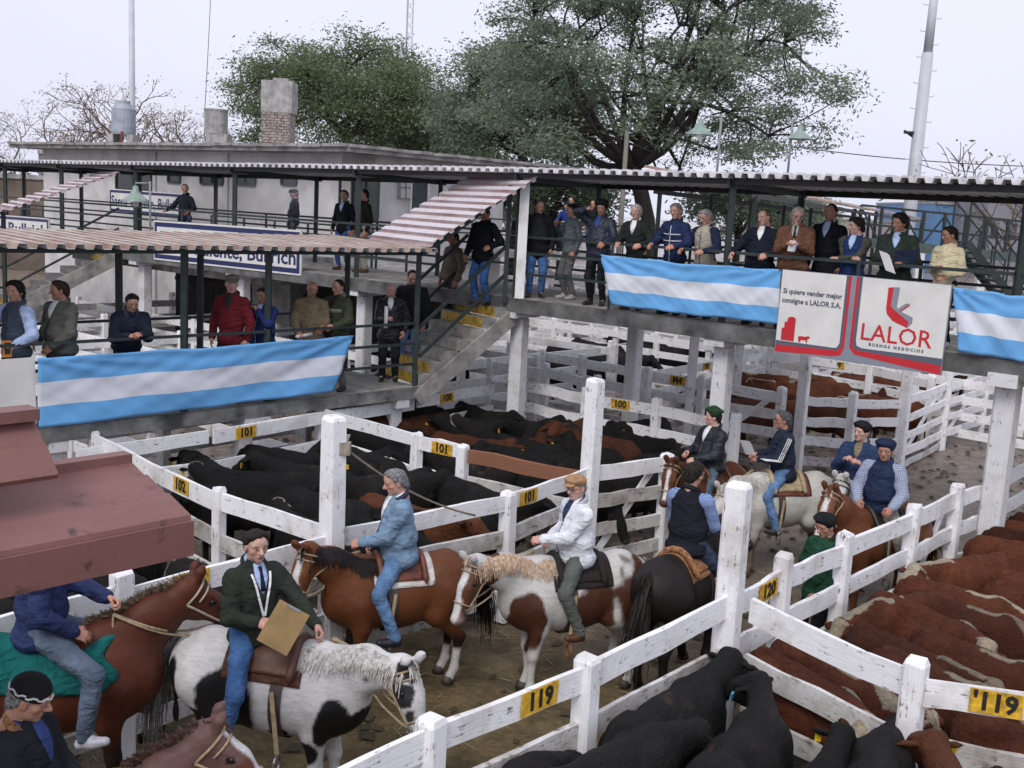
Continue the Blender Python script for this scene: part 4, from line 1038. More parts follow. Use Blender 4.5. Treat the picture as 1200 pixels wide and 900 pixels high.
lamp('green enamel lamp above the catwalk nearest the big tree trunk', 820, 158, 19.5, .47, 839, 215)
lamp('green enamel lamp above the catwalk further right', 937, 163, 20.5, .44, 922, 215)

ob_ = bpy.data.objects
def rope(label, pts, sag, r=.012, mat=None):
    P = np.array(pts); t = np.linspace(0, 1, 16)[:, None]; Q = P[0] * (1 - t) + P[1] * t; Q[:, 2] -= 4 * t[:, 0] * (1 - t[:, 0]) * sag
    o = MB().add(*tube(Q, r, 6)).build('rope', mat or ROPE, None, True, loc=Q[0]); tag(o, label, 'rope'); return o
pk = np.array([K375[0] + .1, K375[1] - .02, 2.36]); rope('slack rope from the tall left post down to the numbered rail', [pk, gz(557, 604, 1.52)], .10)
o = MB().add(*box(pk + [0, 0, 0], (.10, .10, .12))).build('post_bracket', STEELB := plain('rusty_bracket', (.30, .26, .22), .7, 0, .3), None, loc=pk); tag(o, 'rusty bracket at the top of the tall left post', 'bracket')
rope('dark rope tying the alley gate to its post', [gz(972, 655, 1.35), gz(1003, 648, 1.25)], .06, .014, BLACKSTEEL)
rope('loop of chain on the number 101 post', [gz(585, 580, 1.5), gz(640, 566, 1.35)], .12, .012, BLACKSTEEL)

# ------------------------------------------------------------------ trees
BARK = plain('dark_bark', (0.035, 0.03, 0.026), 0.9, 0, 0.3, 6, .5)
LEAFM = {}
def leaf_mat(name, rough=0.6):
    m, t, b = nodes_of(name); a = N(t, 'ShaderNodeAttribute', attribute_name='Col')
    t.links.new(a.outputs['Color'], b.inputs['Base Color']); b.inputs['Roughness'].default_value = rough
    tr_ = N(t, 'ShaderNodeBsdfTranslucent'); t.links.new(a.outputs['Color'], tr_.inputs['Color'])
    mx = N(t, 'ShaderNodeMixShader'); mx.inputs[0].default_value = 0.42
    o = t.nodes['Material Output']; t.links.new(b.outputs[0], mx.inputs[1]); t.links.new(tr_.outputs[0], mx.inputs[2]); t.links.new(mx.outputs[0], o.inputs['Surface'])
    return m
LEAF = leaf_mat('feathery_leaf')
def leaves(r, cen, spread, n, size, cols, droop=0.4):
    """n small pointed leaflets round each centre"""
    K = len(cen); C = np.repeat(cen, n, 0); S = np.repeat(spread, n, 0)
    P = C + r.normal(size=C.shape) * S * np.array([1, 1, .42])
    d = r.normal(size=P.shape); d[:, 2] = d[:, 2] * .5 - droop; d /= np.linalg.norm(d, axis=1)[:, None]
    s = np.cross(d, r.normal(size=P.shape)); s /= np.linalg.norm(s, axis=1)[:, None]
    L = size * r.uniform(.6, 1.4, (len(P), 1)); w_ = L * .34
    V = np.stack([P, P + d * L * .5 + s * w_ * .5, P + d * L, P + d * L * .5 - s * w_ * .5], 1).reshape(-1, 3)
    F = np.arange(len(P) * 4).reshape(-1, 4)
    tone = np.repeat(r.uniform(0, 1, K), n) * .6 + r.uniform(0, 1, len(P)) * .4
    c0, c1 = np.array(cols[0]), np.array(cols[1]); col = c0 + (c1 - c0) * tone[:, None]
    return V, F, np.repeat(col, 4, 0)
def curve(a, b, sag, r, n=7):
    a, b = np.asarray(a, float), np.asarray(b, float); t = np.linspace(0, 1, n)[:, None]
    k = r.normal(size=3) * np.linalg.norm(b - a) * .07
    Q = a * (1 - t) + b * t + np.sin(t * math.pi) * k; Q[:, 2] += sag * np.sin(t[:, 0] * math.pi)
    return Q
def broadleaf(label, base, fork, ell_c, ell_r, nmain, nclus, nleaf, size, cols, seed, trunk_r=.5, spread=.75, shape=0.35, name='shade_tree'):
    r = np.random.RandomState(seed); base = np.asarray(base, float); fork = np.asarray(fork, float); ell_c = np.asarray(ell_c, float); ell_r = np.asarray(ell_r, float)
    root = thing(name, label, 'tree', base)
    tk = curve(base, fork, 0, r); put_at(MB().add(*tube(tk, np.linspace(trunk_r * 1.25, trunk_r * .85, 7), 10)), 'trunk', BARK, root, base, True)
    mb = MB(); nodes = [fork]; nr = [trunk_r * .8]
    for k in range(nmain):
        a = 2 * math.pi * (k + r.uniform(-.3, .3)) / nmain; el = r.uniform(.15, .95)
        tgt = ell_c + ell_r * np.array([math.cos(a) * math.cos(el), math.sin(a) * math.cos(el), math.sin(el)]) * r.uniform(.62, .82)
        Q = curve(fork, tgt, -ell_r[2] * .12, r, 9); R = np.linspace(trunk_r * .62, .06, 9); mb.add(*tube(Q, R, 7))
        nodes += list(Q[1:]); nr += list(R[1:])
        for q in range(3):
            i = r.randint(3, 8); b = Q[i] + r.normal(size=3) * ell_r * .32; b = ell_c + (b - ell_c) * min(1, .8 / (np.linalg.norm((b - ell_c) / ell_r) + 1e-6))
            Q2 = curve(Q[i], b, 0.2, r, 6); R2 = np.linspace(R[i] * .7, .04, 6); mb.add(*tube(Q2, R2, 5)); nodes += list(Q2[1:]); nr += list(R2[1:])
    nodes = np.array(nodes); nr = np.array(nr)
    cen = []
    while len(cen) < nclus:
        p = r.normal(size=3); p /= np.linalg.norm(p); rad = r.uniform(shape, 1) ** .5
        p = p * rad
        if p[2] < -.55 or (p[2] < -.2 and rad < .75): continue
        p *= 1 + .10 * math.sin(3.1 * math.atan2(p[1], p[0]) + seed) + .06 * math.sin(7 * math.atan2(p[2], p[0]) + seed)
        cen.append(ell_c + p * ell_r)
    cen = np.array(cen)
    for c in cen:
        i = np.argmin(np.linalg.norm(nodes - c, axis=1) + nodes[:, 2] * 0.0)
        Q = curve(nodes[i], c, .15, r, 5); mb.add(*tube(Q, np.linspace(min(nr[i], .07), .018, 5), 4))
    put_at(mb, 'limbs', BARK, root, base, True)
    V, F, c = leaves(r, cen, np.full((len(cen), 1), spread) * r.uniform(.7, 1.3, (len(cen), 1)), nleaf, size, cols)
    m2 = MB().add(V, F, 0, None, c); o = put_at(m2, 'crown', LEAF, root, base); o['kind'] = 'stuff'
    return root
GR = ((0.095, 0.140, 0.092), (0.27, 0.335, 0.225)); GR2 = ((0.075, 0.120, 0.060), (0.215, 0.27, 0.135))
b0 = gd(740, 262, 46); 
f0 = gd(742, 196, 46); c0 = gd(758, 92, 46)
broadleaf('huge spreading tree with dark branching limbs behind the catwalk', (b0[0], b0[1], 0), f0, c0, (7.3, 6.6, 5.9), 13, 300, 270, .185, GR, 3, .36, .50, 0.45)
b1 = gd(405, 240, 62); f1 = gd(405, 160, 62); c1 = gd(408, 128, 62)
broadleaf('rounded green tree behind the office roof, left of the huge one', (b1[0], b1[1], 0), f1, c1, (6.3, 5.4, 3.9), 9, 190, 320, .21, GR2, 5, .3, .72)
b2 = gd(600, 240, 55); f2 = gd(612, 180, 55); c2 = gd(608, 140, 55)
broadleaf('green tree filling the gap left of the huge one', (b2[0], b2[1], 0), f2, c2, (4.4, 4.6, 3.5), 8, 130, 280, .21, GR, 8, .28, .7)
b3 = gd(500, 240, 66); f3 = gd(500, 190, 66); c3 = gd(505, 165, 66)
broadleaf('low green tree just above the middle of the office roof', (b3[0], b3[1], 0), f3, c3, (4.4, 4, 2.6), 6, 85, 230, .22, GR2, 9, .3, .7)
for i, (u, v, Y, rx, rz) in enumerate(((655, 234, 50, 2.4, 1.3), (868, 240, 52, 2.4, 1.4), (575, 222, 52, 2.6, 1.6), (930, 250, 58, 1.8, 1.1))):
    c = gd(u, v, Y); broadleaf(('dense low tree behind the group in blue', 'dense low tree beneath the right side of the huge crown', 'low tree beside the stair roof', 'small low tree further right under the huge crown')[i], (c[0], c[1], 0), (c[0], c[1], c[2] - rz), c, (rx, 2, rz), 5, 46, 150, .26, GR, 20 + i, .18, .6, name='low_tree')
def bare_tree(label, base, h, seed, spread=.55, levels=5, leafn=500, lcol=((.16, .10, .06), (.30, .22, .14)), lean=(0, 0), thin=1.0):
    r = np.random.RandomState(seed); root = thing('bare_tree', label, 'tree', base); base = np.asarray(base, float)
    mb = MB(); tips = []; trunk = []
    def grow(p, d, L, rad, lev):
        n = 5; Q = [p]; 
        for i in range(n - 1): d = norm(d + r.normal(size=3) * .13 + [0, 0, .05]); Q.append(Q[-1] + d * L / (n - 1))
        (trunk if lev == 0 else mb).append((Q, rad)) if lev == 0 else mb.add(*tube(Q, np.linspace(rad, max(rad * .62, .012), n), 6 if lev < 2 else 4 if lev < 4 else 3, False))
        if lev >= levels: tips.append(Q[-1]); return
        for k in range(3 if lev < 4 else 2):
            a = r.normal(size=3); a -= d * (a @ d); a = norm(a)
            nd = norm(d + a * r.uniform(.45, 1.0) * (1.0 + spread * .4)); i = 4 if k < 2 else 2
            grow(Q[i], nd, L * r.uniform(.62, .82), max(rad * .62, .016), lev + 1)
    grow(base, norm([lean[0], lean[1], 1]), h * .30, h * .018 * thin, 0)
    Q, rad = trunk[0]; put_at(MB().add(*tube(Q, np.linspace(rad * 1.2, rad * .8, 5), 8)), 'trunk', GBARK, root, base, True)
    put_at(mb, 'limbs', GBARK, root, base)
    T = np.array(tips); k = r.randint(0, len(T), leafn)
    V, F, c = leaves(r, T[k], np.full((leafn, 1), .35), 2, .17, lcol); o = put_at(MB().add(V, F, 0, None, c), 'crown', LEAF, root, base); o['kind'] = 'stuff'
GBARK = plain('grey_plane_bark', (0.15, 0.125, 0.11), .9, 0, .25, 5, .3)
for i, (u, Y, vt, sd, lab) in enumerate(((75, 70, 62, 11, 'bare plane tree with a few brown leaves at the far left'), (172, 72, 38, 14, 'bare plane tree with brown leaves behind the left water tank'), (228, 80, 84, 17, 'smaller bare plane tree beside the second water tank'), (10, 85, 100, 23, 'bare brown tree cut by the left edge of the frame'), (120, 92, 120, 29, 'distant bare brown tree between the two left plane trees'))):
    b = gd(u, 230, Y); h = gd(u, vt, Y)[2]; bare_tree(lab, (b[0], b[1], 0), h, sd, leafn=1100)
b = gd(1262, 250, 34); bare_tree('bare tree with drooping twigs reaching in at the right edge', (b[0], b[1], 0), 10.5, 31, leafn=120, lcol=((.25, .18, .08), (.35, .28, .12)), lean=(-.15, 0), thin=.55)

# ------------------------------------------------------------------ far right: second roofed walk, green footbridge, far buildings
R0 = np.array([3.4, 20.6]); R1 = np.array([14.2, 41.0]); dR = norm(R1 - R0); nR = np.array([dR[1], -dR[0]]); rb = v3(R0, 0)
w2 = thing('branch_catwalk', 'roofed branch catwalk leading away behind the standing crowd', 'catwalk', rb)
LR = np.linalg.norm(R1 - R0)
corr_roof(w2, rb, v3(R0 + nR * 1.0, 5.30), v3(R1 + nR * 1.0, 5.10), np.append(-nR * 2.2, .35), pitch=.24, amp=.05, per=5, mats=(CREST2, SIDE2))
V, F, U = beam(v3(R0, CZ - .09), v3(R1, CZ - .09), .18, 2.0); put_at(MB().add(V, F, 0, U), 'deck_slab', CONC, w2, rb)
for s in np.linspace(.3, LR - .3, 8):
    for o_ in (-.95, .95): bar('roof_post', w2, rb, v3(R0 + dR * s + nR * o_, CZ), v3(R0 + dR * s + nR * o_, 5.2), .08, .08)
    bar('support_column', w2, rb, v3(R0 + dR * s, 0), v3(R0 + dR * s, CZ - .18), .16, .16, CONCW)
for o_ in (-.95, .95):
    for z in (.5, 1.05): bar('railing_bar', w2, rb, v3(R0 + dR * .3 + nR * o_, CZ + z), v3(R1 + nR * o_, CZ + z), .05, .05)
    bar('roof_beam', w2, rb, v3(R0 + nR * o_, 5.2), v3(R1 + nR * o_, 5.02), .09, .05, BLACKSTEEL)
gb0, gb1 = gd(1005, 283, 30), gd(1250, 308, 30); gbb = np.array([gb0[0], gb0[1], 0.])
fb = thing('footbridge', 'dark green steel footbridge with truss railing at far right', 'footbridge', gbb)
bar('girder', fb, gbb, gb0, gb1, .26, .25, plain('pale_green_steel', (.07, .10, .095), .6)); 
dg = gb1 - gb0
for i in range(11):
    p = gb0 + dg * i / 10; bar('post', fb, gbb, p, p + [0, 0, 1.0], .09, .07)
    if i < 10: bar('brace', fb, gbb, p + [0, 0, .05 if i % 2 else .95], gb0 + dg * (i + 1) / 10 + [0, 0, .95 if i % 2 else .05], .045, .045)
    if i % 3 == 0: bar('support_column', fb, gbb, v3(p, 0), v3(p, p[2] - .13), .22, .22, CONCW)
for z in (.5, 1.0): bar('railing_bar', fb, gbb, gb0 + [0, 0, z], gb1 + [0, 0, z], .06, .05)
sa, sc_ = gd(1135, 268, 24), gd(1195, 340, 24)
sf = thing('steel_stair', 'dark steel stair flight beyond the man in cream', 'staircase', (sc_[0], sc_[1], 0)); sfb = np.array([sc_[0], sc_[1], 0.])
for o_ in (0, .9):
    bar('stringer', sf, sfb, sa + [0, o_, -.3], sc_ + [0, o_, -.3], .16, .05); bar('handrail', sf, sfb, sa + [0, o_, .6], sc_ + [0, o_, .6], .035, .035)
    for k in range(5): p = sa + (sc_ - sa) * k / 4 + [0, o_, 0]; bar('railing_post', sf, sfb, p + [0, 0, -.3], p + [0, 0, .6], .035, .035)
for k in range(12): p = sa + (sc_ - sa) * k / 11; bar('step', sf, sfb, p + [0, 0, -.3], p + [0, .9, -.3], .04, .25)
def block(name, label, cat, u0, v0, u1, v1, Y, depth, mat, z0=0.0, wins=0):
    a, b = gd(u0, v0, Y), gd(u1, v1, Y); bs = np.array([(a[0] + b[0]) / 2, Y, 0.]); z = max(a[2], b[2]); wd = abs(b[0] - a[0])
    t = thing(name, label, cat, bs)
    put_at(MB().add(*box((bs[0], Y + depth / 2, z / 2), (wd, depth, z))), 'wall', mat, t, bs)
    put_at(MB().add(*box((bs[0], Y + depth / 2, z + .12), (wd * 1.015, depth * 1.02, .24))), 'roof', ROOFC, t, bs)
    for i in range(wins): put_at(MB().add(*box((bs[0] - wd / 2 + wd * (i + .5) / wins, Y - .02, z * .62), (wd / wins * .4, .1, z * .2))), 'window', DARKGL, t, bs)
    return t
block('warehouse', 'flat blue warehouse on the right horizon', 'building', 1097, 239, 1160, 262, 120, 20, plain('blue_cladding', (.10, .22, .42), .6, 0, .06, .2, 0), wins=0)
block('warehouse', 'grey block with a stepped parapet beside the blue warehouse', 'building', 1159, 234, 1262, 275, 112, 20, plain('grey_render', (.22, .22, .25), .8, 0, .1, .2, 0), wins=5)
block('cattle_shed', 'long low pale shed on the far right horizon', 'building', 985, 259, 1098, 264, 130, 12, plain('pale_shed', (.34, .30, .28), .8), wins=12)
block('cattle_shed', 'low dark brown shed behind the left stair roof', 'building', -60, 205, 118, 215, 58, 10, plain('brown_shed', (.17, .13, .105), .9, 0, .3, .6), wins=7)
block('cattle_shed', 'grey gabled shed roof at the far left below the bare trees', 'building', 45, 180, 112, 190, 75, 10, plain('slate_shed', (.20, .20, .22), .8), wins=3)
tl_ = []
for k in range(150):
    r_ = random.Random(900 + k); a = r_.uniform(-.75, .75); Y = r_.uniform(170, 260); tl_.append((a * Y, Y, r_.uniform(.5, 4.5)))
rr_ = np.random.RandomState(4); V, F, c = leaves(rr_, np.array(tl_), np.full((150, 1), 3.2), 60, 1.6, ((.06, .065, .06), (.15, .14, .12)))
o = MB().add(V, F, 0, None, c).build('far_tree_line', LEAF); o['kind'] = 'stuff'; o['label'] = 'grey brown line of far trees on the horizon'; o['category'] = 'tree line'
# thin smoke drifting between the catwalk and the office
def smoke():
    c = gd(272, 246, 27.5); m = bpy.data.materials.new('pale_smoke'); m.use_nodes = True; t = m.node_tree; t.nodes.clear()
    o_ = t.nodes.new('ShaderNodeOutputMaterial'); pv = t.nodes.new('ShaderNodeVolumePrincipled'); pv.inputs['Color'].default_value = (.85, .87, .92, 1)
    v = coords(t, 'Object'); n_ = noise(t, v, 1.3, 3, .6); ln = N(t, 'ShaderNodeVectorMath', operation='LENGTH'); t.links.new(coords(t, 'Object', (.42, .6, .62)), ln.inputs[0])
    fal = ramp2(t, ln.outputs['Value'], .35, 1.0, (1, 1, 1), (0, 0, 0)); mu = N(t, 'ShaderNodeMath', operation='MULTIPLY'); t.links.new(fal, mu.inputs[0]); t.links.new(ramp2(t, n_, .35, .7), mu.inputs[1])
    m2 = N(t, 'ShaderNodeMath', operation='MULTIPLY'); m2.inputs[1].default_value = .55; t.links.new(mu.outputs[0], m2.inputs[0]); t.links.new(m2.outputs[0], pv.inputs['Density']); t.links.new(pv.outputs[0], o_.inputs['Volume'])
    V, F = lathe([(.01, -1.6), (1.3, -1.3), (2.3, -.3), (2.2, .6), (1.2, 1.4), (.01, 1.6)], 16); s_ = MB().add(V + c, F).build('smoke', m, None, True, loc=c); s_['kind'] = 'stuff'; s_['label'] = 'thin pale smoke drifting before the office wall'; s_['category'] = 'smoke'
smoke()

# added dark board screen, stands in for the deep shade behind the catwalk
sw = thing('shade_screen', 'added dark board screen standing in for the shade behind the platform', 'wall', cpt(-8, CW + .9, 0)); swb = cpt(-8, CW + .9, 0); DKB = plain('shade_dark_boards', (.035, .03, .027), .9, 0, .35, 3, .4)
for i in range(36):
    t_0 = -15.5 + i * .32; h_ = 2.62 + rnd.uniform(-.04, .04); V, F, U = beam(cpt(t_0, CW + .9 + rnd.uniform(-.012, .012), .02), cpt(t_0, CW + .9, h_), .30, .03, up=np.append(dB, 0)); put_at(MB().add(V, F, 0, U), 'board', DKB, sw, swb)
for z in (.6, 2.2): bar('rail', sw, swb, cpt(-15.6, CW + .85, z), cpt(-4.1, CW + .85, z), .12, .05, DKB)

# ------------------------------------------------------------------ near left: red sheet roof of the auctioneer's box
REDR = plain('oxide_red_sheet', (0.215, 0.085, 0.085), 0.5, 0, 0.16, 2.5, 0.15)
def redroof_mat():
    m, t, b = nodes_of('stained_red_sheet'); v = worldpos(t)
    n1 = noise(t, v, 3.2, 5, .65, .5); n2 = noise(t, v, 40, 3); n3 = noise(t, v, 1.1, 3)
    c = ramp2(t, n3, .3, .7, (.165, .070, .062), (.235, .108, .095))
    c = mixrgb(t, ramp2(t, n1, .59, .66), c, (.075, .038, .028)); c = mixrgb(t, .35, c, ramp2(t, n2, .3, .7, (.6,) * 3, (1,) * 3), 'MULTIPLY')
    t.links.new(c, b.inputs['Base Color']); b.inputs['Roughness'].default_value = .55; bump(t, b, n2, .15, .004); return m
REDS = redroof_mat()
E0 = gz(222, 622, 2.95); E1 = gz(-40, 676, 2.95); dE = norm((E1 - E0) * [1, 1, 0]); up_ = 0
rb0 = np.array([E0[0], E0[1], 0.])
ar = thing('kiosk', 'oxide red sheet metal roof of a small kiosk at the lower left', 'kiosk', rb0)
nE = np.array([-dE[1], dE[0], 0]); 
if nE @ np.array([0, 1.0, 0]) < 0: nE = -nE
TLs = np.linalg.norm(E1 - E0) + 1.2; Lr = gp(150, 541, E0, nE) - E0
k = int(TLs / .42) + 1
def slope_sheets(O, W_, nband):
    """horizontal lapped sheets going up the slope, each proud of the next"""
    for i in range(nband):
        a = O + W_ * (i / nband); b = O + W_ * ((i + 1.06) / nband); nrm_ = norm(np.cross(dE, W_)); nrm_ = nrm_ if nrm_[2] > 0 else -nrm_
        lift = nrm_ * .03 * (nband - 1 - i)
        G = np.stack([[a + lift + dE * s, a + lift * 1 + W_ * .02 + nrm_ * .012 + dE * s, b + lift - W_ * .02 + dE * s, b + lift + dE * s] for s in np.linspace(-.0, TLs, 6)])
        G[:, 0] -= nrm_ * .01
        V, F = sheet(G, .006, np.broadcast_to(nrm_, G.shape)); put_at(MB().add(V, F), 'roof_sheet', REDS, ar, rb0)
slope_sheets(E0 + [0, 0, 0.02], Lr, 3)
V, F, U = beam(E0 - [0, 0, .03] - nE * .03, E0 - [0, 0, .03] - nE * .03 + dE * TLs, .19, .03); put_at(MB().add(V, F), 'fascia', REDS, ar, rb0)
V, F, U = beam(E0 + Lr + [0, 0, .03], E0 + Lr + dE * TLs + [0, 0, .03], .05, .10); put_at(MB().add(V, F), 'ridge_cap', REDS, ar, rb0)
E0b = gz(66, 562, 3.28); Lr2 = gp(40, 490, E0b, nE) - E0b
slope_sheets(E0b, Lr2, 2)
V, F, U = beam(E0b + Lr2 + [0, 0, .03], E0b + Lr2 + dE * TLs + [0, 0, .03], .06, .14); put_at(MB().add(V, F), 'ridge_cap', REDS, ar, rb0)
bar('post', ar, rb0, v3(E0 + nE * .25 + dE * 1.2, 0), v3(E0 + nE * .25 + dE * 1.2, 2.95), .09, .09, BLACKSTEEL)
bar('post', ar, rb0, v3(E0 + nE * 1.0 + dE * 1.9, 0), v3(E0 + nE * 1.0 + dE * 1.9, 3.2), .09, .09, BLACKSTEEL)
# ------------------------------------------------------------------ horses (local frame: nose towards +Y, hooves at z = 0)
LEATHER = plain('brown_leather', (0.10, 0.035, 0.018), 0.5, 0, 0.25, 12, .3)
DLEATHER = plain('dark_leather', (0.025, 0.016, 0.012), 0.5, 0, 0.2, 12, .3)
RAWHIDE = plain('rawhide_strap', (0.36, 0.27, 0.17), 0.75, 0, 0.2, 30, .2)
DSTRAP = plain('dark_strap', (0.06, 0.045, 0.035), 0.6, 0, 0.2, 20, .2)
STEEL = plain('dull_steel', (0.25, 0.25, 0.26), 0.35, 0.8, 0.1, 12, .1)
HOOF = plain('hoof_horn', (0.07, 0.055, 0.045), 0.6, 0, 0.3, 12, .2)
HAIRM = {}
def hair_mat(col):
    k = tuple(round(c, 3) for c in col)
    if k not in HAIRM: HAIRM[k] = plain('animal_hair', col, 0.6, 0, 0.3, 30, .3, .2)
    return HAIRM[k]
def horse_rig(nyaw=0, npitch=42, hyaw=0, hpitch=-48, nlen=.66, step=0.0):
    ny, np_, hy, hp = (math.radians(a) for a in (nyaw, npitch, hyaw, hpitch))
    N0 = np.array([0, .50, 1.16])
    nd = np.array([math.sin(ny) * math.cos(np_), math.cos(ny) * math.cos(np_), math.sin(np_)])
    poll = N0 + nd * nlen
    hd = np.array([math.sin(ny + hy) * math.cos(hp), math.cos(ny + hy) * math.cos(hp), math.sin(hp)])
    sa = norm(np.cross(hd, [0, 0, 1])); hu = np.cross(sa, hd)
    mid = N0 + nd * nlen * .5 + np.array([0, 0, .05]); sn = norm(np.cross(nd, [0, 0, 1]))
    body = [E_((0, .42, 1.03), (.25, .33, .36), .08), E_((0, .02, .98), (.295, .55, .335), .08), E_((0, -.50, 1.10), (.275, .36, .32), .08),
            C_((0, .36, 1.33), (0, -.05, 1.26), .10, .10, .09), C_((0, -.05, 1.25), (0, -.55, 1.31), .11, .12, .08), E_((0, -.72, 1.12), (.19, .16, .22), .08),
            E_((0.13, -.55, 1.08), (.15, .26, .27), .06), E_((-.13, -.55, 1.08), (.15, .26, .27), .06), E_((0, .62, 1.02), (.19, .17, .22), .08)]
    neck = [C_(N0 + [0, -.06, -.06], mid, .245, .165, .09, sn, 1.5), C_(mid, poll + nd * -.02, .165, .112, .07, sn, 1.4), C_((0, .22, 1.30), mid + [0, 0, .06], .10, .08, .12)]
    H = lambda t, s=0., u=0.: poll + hd * t + sa * s + hu * u
    head = [C_(H(-.02, 0, .0), H(.22, 0, .005), .115, .10, .05, sa, 1.15), C_(H(.22), H(.50, 0, -.01), .098, .064, .05, sa, 1.1), E_(H(.12, 0, -.075), (.07, .10, .10), .05),
            E_(H(.52, 0, -.012), (.062, .062, .055), .04), E_(H(.505, 0, -.055), (.036, .045, .03), .03),
            C_(H(.10, .075, .06), H(.20, .085, .045), .022, .02, .03), C_(H(.10, -.075, .06), H(.20, -.085, .045), .022, .02, .03)]
    for s in (-1, 1):
        head.append(E_(H(.545, s * .036, .02), (.022,) * 3, .02)); head.append(E_(H(.562, s * .04, .028), (.013,) * 3, .012, None, True))
        head.append(C_(H(-.035, s * .055, .09), H(-.07, s * .072, .16), .034, .036, .02)); head.append(C_(H(-.07, s * .072, .16), H(-.085, s * .065, .235), .036, .008, .02))
    legs = []; feet = []
    st = step
    for s, q in ((-1, 1), (1, -1)):
        dy = q * st
        legs += [C_((s * .13, .44, .98), (s * .15, .40 + dy * .2, .74), .15, .10, .06), C_((s * .15, .40 + dy * .2, .74), (s * .14, .43 + dy * .6, .46), .09, .055, .04), C_((s * .14, .43 + dy * .6, .46), (s * .14, .42 + dy, .16), .047, .038, .03), E_((s * .14, .43 + dy * .6, .46), (.052, .055, .06), .03),
                 E_((s * .14, .415 + dy, .15), (.045, .048, .05), .03), C_((s * .14, .415 + dy, .15), (s * .14, .46 + dy, .055), .042, .05, .03)]
        feet.append((s * .14, .47 + dy))
        dh = -q * st
        legs += [C_((s * .15, -.55, 1.05), (s * .165, -.40 + dh * .2, .80), .20, .135, .07), C_((s * .165, -.42 + dh * .2, .82), (s * .14, -.68 + dh * .7, .50), .125, .062, .05), E_((s * .14, -.69 + dh * .7, .51), (.05, .07, .07), .03),
                 C_((s * .14, -.68 + dh * .7, .50), (s * .14, -.64 + dh, .17), .052, .042, .03), E_((s * .14, -.645 + dh, .16), (.046, .05, .05), .03), C_((s * .14, -.64 + dh, .15), (s * .14, -.59 + dh, .055), .042, .052, .03)]
        feet.append((s * .14, -.58 + dh))
    return dict(prims=body + neck + head + legs, torso=body + neck[:1] + legs[0:1] + legs[6:7] + legs[12:13] + legs[18:19], head=head, neck=neck, H=H, hd=hd, sa=sa, hu=hu, poll=poll, mid=mid, feet=feet, nd=nd, sn=sn)
def paint_coat(V, rig, base, patches=(), legs_dark=None, socks=(), blaze=None, muzzle=None, seed=0, headcol=None, headpatch=()):
    c = np.broadcast_to(np.asarray(base, float), V.shape).copy()
    n1 = wn(V, 9, seed); n2 = wn(V, 26, seed + 1)
    c *= (1 + .10 * n1)[:, None]
    for (ctr, rad, col) in patches:
        q = np.linalg.norm((V - np.asarray(ctr)) / np.asarray(rad), axis=1) + .26 * n1 + .12 * n2
        m = np.clip((1.04 - q) / .10, 0, 1)[:, None]; c = c * (1 - m) + np.asarray(col) * m
    if legs_dark is not None:
        m = np.clip((.62 + .06 * n1 - V[:, 2]) / .14, 0, 1)[:, None]; c = c * (1 - m) + np.asarray(legs_dark) * m
    for (fx, fy, h, col) in socks:
        d = np.hypot(V[:, 0] - fx, V[:, 1] - fy); m = ((d < .22) * np.clip((h + .03 * n2 - V[:, 2]) / .04, 0, 1))[:, None]; c = c * (1 - m) + np.asarray(col) * m
    hv = V - rig['poll']; t = hv @ rig['hd']; s = hv @ rig['sa']; u = hv @ rig['hu']
    inh = (t > -.05) & (t < .64) & (np.abs(s) < .16) & (np.abs(u) < .2)
    if headcol is not None:
        m = (inh * np.clip((t + .03 + .02 * n2) / .03, 0, 1))[:, None]; c = c * (1 - m) + np.asarray(headcol) * m
    for (ht, hs_, hu_, hr_, hc_) in headpatch:
        q = np.linalg.norm(V - rig['H'](ht, hs_, hu_), axis=1) / hr_ + .3 * n2; m = np.clip((1 - q) / .08, 0, 1)[:, None]; c = c * (1 - m) + np.asarray(hc_) * m
    if muzzle is not None:
        m = (inh * np.clip((t - .44) / .07, 0, 1))[:, None]; c = c * (1 - m) + np.asarray(muzzle) * m
    if blaze is not None:
        w_, t0, t1 = blaze; m = (inh & (u > -.01)) * np.clip((w_ + .012 * n2 - np.abs(s)) / .012, 0, 1) * (t > t0) * (t < t1); c = c * (1 - m[:, None]) + np.array([.70, .68, .66]) * m[:, None]
    for sd in (-1, 1):
        e = np.linalg.norm(V - rig['H'](.155, sd * .098, .035), axis=1); c[e < .028] = (.008, .006, .006)
        e = np.linalg.norm(V - rig['H'](.57, sd * .04, .028), axis=1); c[e < .018] *= .25
    return np.clip(c, 0.004, 1)
def strands(r, roots, dirs, L, w0, grav, n=4):
    """hair locks: narrow tapered ribbons"""
    K = len(roots); P = roots.copy(); d = dirs / np.linalg.norm(dirs, axis=1)[:, None]
    side = np.cross(d, r.normal(size=d.shape)); side /= np.linalg.norm(side, axis=1)[:, None]
    rows = []
    for i in range(n + 1):
        wv = w0 * (1 - .8 * i / n) * (1 if i else .7)
        rows.append(np.stack([P - side * wv, P + side * wv], 1))
        d = d + np.array([0, 0, -grav]) / n + r.normal(size=d.shape) * .07; d /= np.linalg.norm(d, axis=1)[:, None]
        P = P + d * (L / n)[:, None]
    V = np.stack(rows, 1).reshape(-1, 3); q = 2 * (n + 1); b = (np.arange(K) * q)[:, None]; i = np.arange(n)[None] * 2
    F = np.stack([b + i, b + i + 1, b + i + 3, b + i + 2], -1).reshape(-1, 4)
    return V, F
